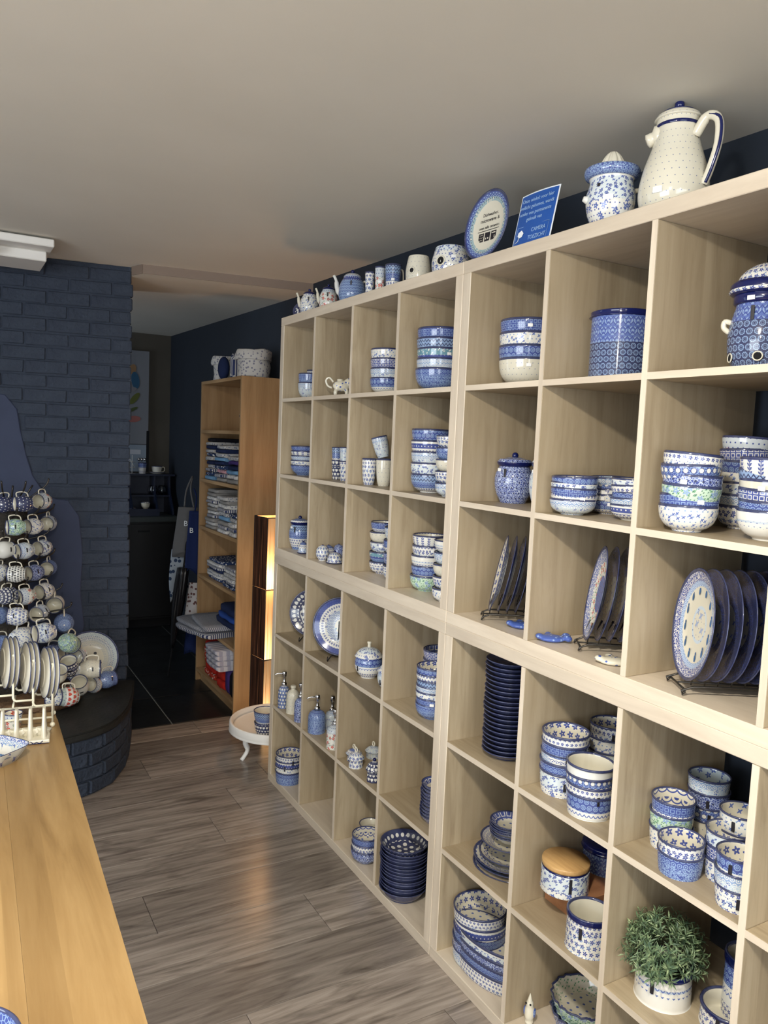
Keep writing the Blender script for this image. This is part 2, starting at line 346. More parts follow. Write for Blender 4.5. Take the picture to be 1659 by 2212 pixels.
SHAPE={
'bowl':([(0,0),(.44,0),(.49,.03),(.52,.08),(.74,.20),(.91,.42),(.985,.72),(1,1)],[(1,1),(.97,.72),(.88,.45),(.70,.26),(.4,.14),(0,.12)]),
'shallow':([(0,0),(.5,0),(.55,.05),(.8,.35),(.95,.7),(1,1)],[(1,1),(.93,.72),(.76,.40),(.5,.16),(0,.13)]),
'ramekin':([(0,0),(.80,0),(.86,.03),(.90,.12),(.95,.6),(.97,.90),(1,.93),(1,1)],[(1,1),(.97,.9),(.93,.5),(.86,.14),(.74,.07),(0,.07)]),
'dish':([(0,0),(.78,0),(.88,.06),(.95,.25),(.98,.7),(1.0,1)],[(1,1),(.97,.7),(.93,.3),(.85,.13),(.7,.1),(0,.1)]),
'fluted':([(0,0),(.78,0),(.82,.05),(.92,.5),(1.0,1)],[(1,1),(.90,.5),(.78,.12),(.6,.1),(0,.1)]),
'plate':([(0,0),(.52,0),(.56,.12),(.7,.3),(.9,.75),(1,1)],[(1,1),(.88,.78),(.68,.45),(.55,.32),(.3,.25),(0,.25)]),
'deepplate':([(0,0),(.55,0),(.6,.06),(.8,.4),(.93,.8),(1,1)],[(1,1),(.91,.8),(.77,.42),(.56,.14),(.3,.1),(0,.1)]),
'tumbler':([(0,0),(.70,0),(.76,.03),(.80,.2),(.92,.7),(1,1)],[(1,1),(.90,.7),(.76,.2),(.68,.07),(0,.05)]),
'cup':([(0,0),(.62,0),(.68,.03),(.84,.25),(.95,.65),(1,1)],[(1,1),(.93,.65),(.80,.27),(.58,.08),(0,.06)]),
'crock':([(0,0),(.93,0),(.98,.03),(.99,.3),(.97,.8),(1.0,1)],[(1,1),(.96,.8),(.96,.3),(.92,.08),(.8,.04),(0,.04)]),
'mug':([(0,0),(.60,0),(.66,.04),(.92,.28),(1,.5),(.93,.75),(.86,.9),(.9,1)],[(.9,1),(.84,.88),(.92,.7),(.96,.5),(.86,.25),(.55,.08),(0,.07)]),
}
MESH={}
def shape_obj(name,kind,r,h,pat,parent=None,ov=1,matkey=None):
    o_,i_=SHAPE[kind]; w=min(.0045,.07*r)
    inn=sc(i_,r,h); inn=[(max(0,a-w*(1 if a>0 else 0)),max(b,.004)) for a,b in inn]
    pr,tt=prof2(sc(o_,r,h),inn,3 if kind not in('plate',) else 2,w)
    bm=lathe_bm(pr,tt,44 if r>.05 else 32,flute=26 if kind=='fluted' else 0,ov=ov)
    return mesh_obj(name,bm,matkey or pot(pat),parent)
def lathe(name,pts,mat,parent=None,n=3,seg=32,loc=(0,0,0),t0=0,t1=.95,nside=0):
    o,t=closed(pts,n,t0,t1); return mesh_obj(name,lathe_bm(o,t,seg,nside=nside),mat,parent,loc=loc)
def sweep(name,pts,rad_,mat,parent=None,seg=8,closed_=False,flat=1,n=0,loc=(0,0,0),bm=None):
    if n: pts=crom(pts,n)
    pts=[Vector(p) for p in pts]; own=bm is None
    if own: bm=bmesh.new()
    L=len(pts); rr=rad_ if isinstance(rad_,(list,tuple)) else [rad_]*L
    if len(rr)!=L: rr=[rr[min(int(i*(len(rr)-1)/(L-1)),len(rr)-1)] for i in range(L)]
    up=None; rings=[]
    for i,p in enumerate(pts):
        a=pts[(i-1)%L] if (closed_ or i) else p; b=pts[(i+1)%L] if (closed_ or i<L-1) else p
        t=(b-a).normalized()
        if up is None: up=t.orthogonal().normalized()
        up=(up-t*up.dot(t)); up=up.normalized() if up.length>1e-6 else t.orthogonal().normalized()
        s=t.cross(up)
        rings.append([bm.verts.new(p+(up*cos(2*PI*k/seg)+s*sin(2*PI*k/seg)*flat)*rr[i]) for k in range(seg)])
    for i in range(L if closed_ else L-1):
        A,B=rings[i],rings[(i+1)%L]
        for k in range(seg):
            f=bm.faces.new((A[k],A[(k+1)%seg],B[(k+1)%seg],B[k])); f.smooth=True
    if not closed_:
        bm.faces.new(rings[0][::-1]); bm.faces.new(rings[-1])
    if own: return mesh_obj(name,bm,mat,parent,loc=loc)
def ball(name,r,mat,parent,loc,sz=1):
    return lathe(name,[(r*sin(PI*i/8)*1.0,-r*sz*cos(PI*i/8)) for i in range(9)],mat,parent,n=2,seg=20,loc=loc)
def sticker(parent,r,z,ang,mat='white_lbl',w=.016,h=.009,name=None,vert=False):
    if vert: w,h=h,w
    bm=bmesh.new(); n=4; da=w/r/2; vo=[];vi=[]
    for i in range(n+1):
        a=ang-da+2*da*i/n
        for L,q in((vo,r+.0016),(vi,r-.0004)): L.append([bm.verts.new((q*cos(a),q*sin(a),z+s*h/2)) for s in(-1,1)])
    for i in range(n):
        bm.faces.new((vo[i][0],vo[i+1][0],vo[i+1][1],vo[i][1])); bm.faces.new((vi[i][1],vi[i+1][1],vi[i+1][0],vi[i][0]))
        bm.faces.new((vo[i][1],vo[i+1][1],vi[i+1][1],vi[i][1])); bm.faces.new((vi[i][0],vi[i+1][0],vo[i+1][0],vo[i][0]))
    return mesh_obj(name or ('black_label' if mat=='black_lbl' else 'price_sticker'),bm,M[mat],parent)
def text_bm(s,size,spacing=1):
    cu=bpy.data.curves.new('t','FONT'); cu.body=s; cu.size=size; cu.align_x='CENTER'; cu.extrude=.0003; cu.resolution_u=2; cu.space_character=spacing
    o=bpy.data.objects.new('t',cu); COL.objects.link(o); bpy.context.view_layer.update()
    me=bpy.data.meshes.new_from_object(o.evaluated_get(bpy.context.evaluated_depsgraph_get()))
    bm=bmesh.new(); bm.from_mesh(me); bpy.data.objects.remove(o); bpy.data.meshes.remove(me); return bm
def text(name,s,size,mat,parent,loc,rot=(0,0,0),sx=1):
    bm=text_bm(s,size)
    if sx!=1: bmesh.ops.scale(bm,vec=(sx,1,1),verts=bm.verts)
    o=mesh_obj(name,bm,mat,parent,loc=loc); o.rotation_euler=rot; return o
def blob(name,els,mat,parent=None,vox=.004,loc=(0,0,0)):
    bm=bmesh.new()
    for (c,s,rot) in els:
        mt=Matrix.Translation(c)@Matrix.Rotation(rot,4,'Y')@Matrix.Diagonal((*s,1)); bmesh.ops.create_uvsphere(bm,u_segments=14,v_segments=10,radius=1,matrix=mt)
    o=mesh_obj(name,bm,mat,parent,loc=loc); md=o.modifiers.new('r','REMESH'); md.mode='VOXEL'; md.voxel_size=vox
    sm=o.modifiers.new('s','SMOOTH'); sm.iterations=4; sm.factor=.6
    bpy.context.view_layer.update(); me=bpy.data.meshes.new_from_object(o.evaluated_get(bpy.context.evaluated_depsgraph_get()))
    for p in me.polygons: p.use_smooth=True
    o.modifiers.clear(); o.data=me; return o
def blobmat(name,base,spotc,k):
    m,nt,b=newmat(name); E.nt=nt; n=nt.nodes.new('ShaderNodeTexVoronoi'); n.inputs['Scale'].default_value=k; nt.links.new(objco().v,n.inputs['Vector'])
    setc(b,mixc(E(n.outputs['Distance'])<.28,base,spotc)); b.inputs['Roughness'].default_value=.12; return m
M['spot']=blobmat('cream_blue_spots',CREAM,MID,70); M['spotb']=blobmat('blue_light_spots',MID,LBLUE,90)
def cloth(name,c1,c2=None,k=60,kind='spot',rough=.9):
    m,nt,b=newmat(name); E.nt=nt; co=objco()
    if c2 is None: setc(b,mixc(noise_tex(co,40,3)*.3,c1,tuple(x*.6 for x in c1)))
    elif kind=='spot':
        n=nt.nodes.new('ShaderNodeTexVoronoi'); n.inputs['Scale'].default_value=k; nt.links.new(co.v,n.inputs['Vector']); setc(b,mixc(E(n.outputs['Distance'])<.33,c1,c2))
    elif kind=='stripe':
        x=sep(co); setc(b,mixc(fract((x[0]+x[1]*.7)*k)<.5,c1,c2))
    elif kind=='check':
        x=sep(co); setc(b,mixc(absn((fract((x[0]+x[2]*.6)*k)<.5)-(fract((x[1]+x[2])*k)<.5)),c1,c2))
    b.inputs['Roughness'].default_value=rough; b.inputs['Specular IOR Level'].default_value=.15; bump(b,noise_tex(co,120,2),.3,.002); return m
CL=dict(grey=cloth('cloth_grey',(.22,.21,.2)),greyspot=cloth('cloth_grey_spot',(.38,.37,.36),(.12,.14,.2),70),navy=cloth('cloth_navy',(.012,.02,.06)),navyspot=cloth('cloth_navy_spot',(.02,.035,.09),(.5,.5,.5),55),
 white=cloth('cloth_white',(.5,.49,.47),(.2,.2,.26),60),stripe=cloth('cloth_stripe',(.42,.41,.4),(.03,.04,.1),70,'stripe'),check=cloth('cloth_check',(.4,.4,.4),(.04,.05,.1),80,'check'),
 red=cloth('cloth_red',(.42,.02,.012)),redw=cloth('cloth_red_white',(.36,.03,.015),(.6,.5,.42),45),black=cloth('cloth_black',(.008,.008,.012)),purple=cloth('cloth_purple',(.05,.03,.14)),
 pink=cloth('cloth_pink',(.42,.22,.24),(.2,.15,.2),60),lblue=cloth('cloth_light_blue',(.13,.26,.42)),royal=cloth('cloth_royal',(.02,.06,.26)),knit=cloth('cloth_knit',(.42,.41,.45),(.27,.27,.33),22,'stripe'),brownw=cloth('cloth_brown_white',(.5,.47,.45),(.18,.06,.05),50))
# ================================================ STRUCTURE
def struct(o): o['kind']='structure'; return o
XW=.42
def zc(y): return 2.522+.0142*y
# floor with planks
fl=struct(box('floor',(-4.5,-6.5,-.06),(XW,.9,-.012),M['joint']))
def plank_mesh(L,W,b=.0012):
    bm=bmesh.new(); addbox(bm,-L/2,-W/2,-.006,L/2,W/2,.006); bmesh.ops.bevel(bm,geom=[e for e in bm.edges if all(v.co.z>0 for v in e.verts)],offset=b,segments=1,affect='EDGES')
    me=bpy.data.meshes.new('plank'); bm.to_mesh(me); bm.free(); me.materials.append(M['plank']); return me
PM={}
def put(name,me,parent,loc,rot=(0,0,0)):
    o=bpy.data.objects.new(name,me); link(o,parent); o.location=[loc[i]-parent.location[i] for i in range(3)]; o.rotation_euler=rot; return o
yy=.9; row=0
ys=[.9,.70,.47,.23,-.01]+[-.01-.24*i for i in range(1,14)]
for y1,y0 in zip(ys,ys[1:]):
    x=XW; row+=1
    cut={5:-.216}.get(row,-.216+((row*.53)%1.45)-1.45*.3)
    xs=[XW]; q=cut
    while q>XW-.1: q-=1.45
    while q>-4.4: xs.append(q); q-=1.45
    xs.append(-4.4)
    for a,b_ in zip(xs,xs[1:]):
        if row>12 and b_<-2.5: continue
        L=round(a-b_,3); W=round(y1-y0,3)
        me=PM.setdefault((L,W),plank_mesh(L-.0016,W-.0016))
        put('plank',me,fl,((a+b_)/2,(y0+y1)/2,-.006))
box('plank_field',(-4.5,-6.5,-.012),(XW,ys[-1]-.001,0),M['plank'],None)['kind']='structure'
bpy.data.objects['plank_field'].name='floor_rear'
ft=struct(box('floor_tiled',(-3,.9,-.06),(XW,3.7,-.006),M['grout']))
def tilemesh(sx,sy):
    bm=bmesh.new(); addbox(bm,-sx/2,-sy/2,-.004,sx/2,sy/2,.004); bmesh.ops.bevel(bm,geom=[e for e in bm.edges if all(v.co.z>0 for v in e.verts)],offset=.0015,segments=1,affect='EDGES')
    me=bpy.data.meshes.new('tile'); bm.to_mesh(me); bm.free(); me.materials.append(M['slate']); return me
xs=[-2.235,-1.735,-1.235,-.735,-.235,.265,XW]; ysl=[.9,1.39,1.89,2.39,2.89,3.39,3.7]; TM={}
for i in range(6):
    for j in range(6):
        a,b_=xs[i],xs[i+1]; c_,d=ysl[j],ysl[j+1]; me=TM.setdefault((round(b_-a,3),round(d-c_,3)),tilemesh(b_-a-.009,d-c_-.009))
        put('tile',me,ft,((a+b_)/2,(c_+d)/2,-.002))
# walls
def wallbox(name,a,b,mat): return struct(box(name,a,b,mat))
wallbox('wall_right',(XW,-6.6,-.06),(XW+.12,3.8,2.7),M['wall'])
wallbox('wall_far',(-3,3.7,-.06),(XW,3.82,2.7),M['olive'])
wallbox('wall_far_left',(-3.1,1.4,-.06),(-3,3.82,2.7),M['olive'])
def poly_struct(name,quads,mat):
    bm=bmesh.new()
    for q in quads: bm.faces.new([bm.verts.new(p) for p in q])
    return struct(mesh_obj(name,bm,mat))
# ceiling: near slab (with slight slope) and far slab 45 mm lower behind the step
def slab(name,x0,y0,x1,y1a,y1b,zf,th,mat):
    # y1a at x0, y1b at x1 (skewed far edge)
    bm=bmesh.new(); P_=[(x0,y0),(x1,y0),(x1,y1b),(x0,y1a)]
    lo=[bm.verts.new((x,y,zf(y))) for x,y in P_]; hi=[bm.verts.new((x,y,zf(y)+th)) for x,y in P_]
    bm.faces.new(lo[::-1]); bm.faces.new(hi)
    for i in range(4): bm.faces.new((lo[i],lo[(i+1)%4],hi[(i+1)%4],hi[i]))
    return struct(mesh_obj(name,bm,mat))
def slab2(name,P_,zf,zt_,mat):
    bm=bmesh.new(); lo=[bm.verts.new((x,y,zf(y))) for x,y in P_]; hi=[bm.verts.new((x,y,zt_)) for x,y in P_]; n=len(P_)
    bm.faces.new(lo[::-1]); bm.faces.new(hi)
    for i in range(n): bm.faces.new((lo[i],lo[(i+1)%n],hi[(i+1)%n],hi[i]))
    bmesh.ops.recalc_face_normals(bm,faces=bm.faces); return struct(mesh_obj(name,bm,mat))
slab2('ceiling',[(-4.5,-6.5),(XW,-6.5),(XW,.60),(-.47,.76),(-.50,.86),(-.53,1.4),(-4.5,1.4)],zc,2.74,M['ceil'])
STEPF=bmesh.new(); pp_=[(XW,.598),(-.47,.757),(-.502,.86)]
for a_,b_ in zip(pp_,pp_[1:]):
    d_=Vector((b_[0]-a_[0],b_[1]-a_[1])).normalized(); n_=Vector((d_.y,-d_.x))*.004
    if n_.y>0: n_=-n_
    v_=[STEPF.verts.new((x+ox,y+oy,zc(y)+dz)) for dz in(-.046,0.002) for (x,y,ox,oy) in((a_[0],a_[1],0,0),(b_[0],b_[1],0,0),(b_[0],b_[1],n_.x,n_.y),(a_[0],a_[1],n_.x,n_.y))]
    for q_ in((0,1,2,3),(7,6,5,4),(0,4,5,1),(1,5,6,2),(2,6,7,3),(3,7,4,0)): STEPF.faces.new([v_[i] for i in q_])
bmesh.ops.recalc_face_normals(STEPF,faces=STEPF.faces); struct(mesh_obj('step_face_dimmed',STEPF,plain('dimmed_step_taupe',(.22,.165,.13),.7)))  # step face coloured taupe to imitate the dim warm light on it
slab2('ceiling_far',[(XW,.602),(XW,3.75),(-4.5,3.75),(-4.5,1.402),(-.528,1.402),(-.498,.862),(-.468,.762)],lambda y:zc(y)-.045+(0 if y<2 else .01),2.75,M['ceil'])
# back and left walls with windows (behind / beside the camera)
def wall_with_hole(name,axis,pos,th,a0,a1,h0,h1,z0,z1,mat):
    """wall plane normal to axis, spanning a0..a1, opening h0..h1 x z0..z1"""
    bm=bmesh.new()
    for (p,q,zz0,zz1) in((a0,h0,-.06,2.7),(h1,a1,-.06,2.7),(h0,h1,-.06,z0),(h0,h1,z1,2.7)):
        if axis=='Y': addbox(bm,p,pos-th,zz0,q,pos,zz1)
        else: addbox(bm,pos-th,p,zz0,pos,q,zz1)
    return struct(mesh_obj(name,bm,mat))
wall_with_hole('wall_back','Y',-6.5,.15,-4.5,XW,-3.5,-.3,.5,2.3,M['roomwall'])
wall_with_hole('wall_left','X',-4.5,.15,-6.6,1.6,-4.4,-2.0,.7,2.3,M['roomwall'])
wf=struct(empty('window_1',(-1.9,-6.57,1.4)))
for a,b_ in(((-1.6,-.03,-.9),(-1.54,.03,.9)),((1.54,-.03,-.9),(1.6,.03,.9)),((-1.54,-.03,-.9),(1.54,.03,-.84)),((-1.54,-.03,.84),(1.54,.03,.9)),((-.03,-.03,-.84),(.03,.03,.84))): box('window_frame',a,b_,M['white'],wf)
box('glass_pane',(-1.54,-.004,-.84),(1.54,.004,.84),plain('window_glass',(1,1,1),.0,trans=1),wf)
wf=struct(empty('window_2',(-4.57,-3.2,1.5)))
for a,b_ in(((-.03,-1.2,-.8),(.03,-1.14,.8)),((-.03,1.14,-.8),(.03,1.2,.8)),((-.03,-1.14,-.8),(.03,1.14,-.74)),((-.03,-1.14,.74),(.03,1.14,.8))): box('window_frame',a,b_,M['white'],wf)
box('glass_pane',(-.004,-1.14,-.74),(.004,1.14,.74),bpy.data.materials['window_glass'],wf)
# chimney breast of painted bricks: front face from (-.49,.87) turning slightly back to the left
ang=math.atan2(.12,-.60)   # direction of the face going left
CB=Vector((-.505,.885,0)); dl=Vector((-cos(.17),sin(.17),0)); nf=Vector((-sin(.17),-cos(.17),0))
CH=empty('wall_chimney',(CB.x,CB.y,0),0); struct(CH)
CH.rotation_euler=(0,0,-.17)    # local -X runs left along the face, local -Y faces the room
ztop=zc(.9)-.001
bm=bmesh.new(); addbox(bm,-1.9,.0,0,.0,.5,ztop); mesh_obj('mortar_bed',bm,M['mortar'],CH)
def brick_mesh(L,Hh,D,seed):
    bm=bmesh.new(); addbox(bm,-L/2,-D/2,-Hh/2,L/2,D/2,Hh/2); bmesh.ops.bevel(bm,geom=list(bm.edges),offset=.0045,segments=1,affect='EDGES')
    for v in bm.verts: v.co+=noise.noise_vector(v.co*45+Vector((seed*7.1,0,0)))*.004
    me=bpy.data.meshes.new('brick'); bm.to_mesh(me); bm.free(); me.materials.append(M['brick'])
    return me
BR=[brick_mesh(.204,.064,.05,i) for i in range(5)]; BH=[brick_mesh(.098,.064,.05,i+9) for i in range(3)]
z=.05; k=0
PATCH=[(-.68,1.84),(-.60,1.83),(-.545,1.76),(-.53,1.66),(-.50,1.52),(-.47,1.42),(-.415,1.33),(-.36,1.30),(-.30,1.295),(-.245,1.21),(-.235,1.12),(-.225,1.0),(-.235,.8),(-.215,.62),(-.24,.45),(-.25,.3),(-1.3,.3),(-1.3,1.84)]
def in_patch(x,z):
    c=False; n=len(PATCH)
    for i in range(n):
        (x1,z1),(x2,z2)=PATCH[i],PATCH[(i+1)%n]
        if (z1>z)!=(z2>z) and x<(x2-x1)*(z-z1)/(z2-z1)+x1: c=not c
    return c
while z<ztop-.03:
    x=.008 if k%2==0 else .008; first=True
    xx=.006+random.uniform(-.004,.006)
    half=(k%2==1)
    while xx>-.95:
        L=.096 if (first and half) else .202
        cx=xx-L/2
        if not in_patch(cx,z):
            me=random.choice(BH if L<.1 else BR)
            o=bpy.data.objects.new('brick',me); link(o,CH); o.location=(cx,(.019 if z>1.75 else .0175)+random.uniform(-.0025,.0015),z+random.uniform(-.002,.002)); o.rotation_euler=(random.uniform(-.01,.01),random.uniform(-.015,.015),random.uniform(-.01,.01))
        xx-=L+.008; first=False
    z+=.0715; k+=1
# plaster skins
def prism(name,pts,y0,y1,mat,parent,bev=.004):
    bm=bmesh.new(); a=[bm.verts.new((x,y0,z)) for x,z in pts]; b_=[bm.verts.new((x,y1,z)) for x,z in pts]
    bm.faces.new(a); bm.faces.new(b_[::-1]); n=len(pts)
    for i in range(n): bm.faces.new((a[i],b_[i],b_[(i+1)%n],a[(i+1)%n]))
    bmesh.ops.recalc_face_normals(bm,faces=bm.faces)
    if bev: bmesh.ops.bevel(bm,geom=[e for e in bm.edges if abs(e.verts[0].co.y-e.verts[1].co.y)<1e-5 and e.verts[0].co.y<(y0+y1)/2],offset=bev,segments=1,affect='EDGES')
    return mesh_obj(name,bm,mat,parent)
prism('plaster_patch',PATCH,-.0125,.02,M['plaster'],CH)
struct(CH)
# curved brick hearth
HE=empty('hearth_plinth',(-.95,.5,0),0,'curved navy painted brick plinth with dark slab top, below mug tree','plinth')
path=[(-.49,.83),(-.53,.66),(-.575,.50),(-.625,.37),(-.70,.25),(-.80,.175),(-.93,.135),(-1.10,.12),(-1.30,.12),(-1.55,.12)]
pp=crom(path,4); off=HE.location
bm=bmesh.new()
lo=[bm.verts.new((x-off.x+(.012 if x>-1.5 else 0)*0,y-off.y,0)) for x,y in pp]; lo+=[bm.verts.new((-1.9-off.x,.12-off.y,0)),bm.verts.new((-1.9-off.x,1.0-off.y,0)),bm.verts.new((-1.5-off.x,1.0-off.y,0)),bm.verts.new((-.6-off.x,.86-off.y,0))]
hi=[bm.verts.new((v.co.x,v.co.y,.272)) for v in lo]; n=len(lo)
bm.faces.new(lo[::-1]); bm.faces.new(hi)
for i in range(n): bm.faces.new((lo[i],lo[(i+1)%n],hi[(i+1)%n],hi[i]))
bmesh.ops.recalc_face_normals(bm,faces=bm.faces); mesh_obj('mortar_core',bm,M['mortar'],HE)
bm=bmesh.new(); c0=Vector((-1.1,.75))
top=[]
for x,y in pp:
    d=(Vector((x,y))-c0).normalized()*.022; top.append((x+d.x-off.x,y+d.y-off.y))
top+=[(-1.9-off.x,.10-off.y),(-1.9-off.x,1.0-off.y),(-1.5-off.x,1.0-off.y),(-.60-off.x,.87-off.y)]
a=[bm.verts.new((x,y,.272)) for x,y in top]; b_=[bm.verts.new((x,y,.312)) for x,y in top]; n=len(top)
bm.faces.new(a[::-1]); bm.faces.new(b_)
for i in range(n): bm.faces.new((a[i],a[(i+1)%n],b_[(i+1)%n],b_[i]))
bmesh.ops.recalc_face_normals(bm,faces=bm.faces)
bmesh.ops.bevel(bm,geom=[e for e in bm.edges if abs(e.verts[0].co.z-e.verts[1].co.z)<1e-4],offset=.008,segments=2,affect='EDGES'); mesh_obj('slab_top',bm,M['hearthtop'],HE)
seglen=[0]
for a,b_ in zip(pp,pp[1:]): seglen.append(seglen[-1]+math.dist(a,b_))
def atlen(s):
    for i in range(len(pp)-1):
        if seglen[i+1]>=s:
            t=(s-seglen[i])/(seglen[i+1]-seglen[i]); a,b_=Vector(pp[i]),Vector(pp[i+1]); return a+(b_-a)*t,(b_-a).normalized()
    return Vector(pp[-1]),Vector((-1,0))
BQ=[brick_mesh(.150,.060,.045,i+20) for i in range(4)]
for r_ in range(4):
    s=.06+(r_%2)*.08
    while s<1.35:
        p_,t_=atlen(s); o=bpy.data.objects.new('brick',random.choice(BQ)); link(o,HE); nn=Vector((t_.y,-t_.x)); 
        if nn.dot(Vector((p_.x,p_.y))-c0)<0: nn=-nn
        p_=p_-nn*.013; o.location=(p_.x-off.x,p_.y-off.y,.036+r_*.068); o.rotation_euler=(random.uniform(-.03,.03),random.uniform(-.03,.03),math.atan2(t_.y,t_.x)); s+=.156+random.uniform(-.004,.004)
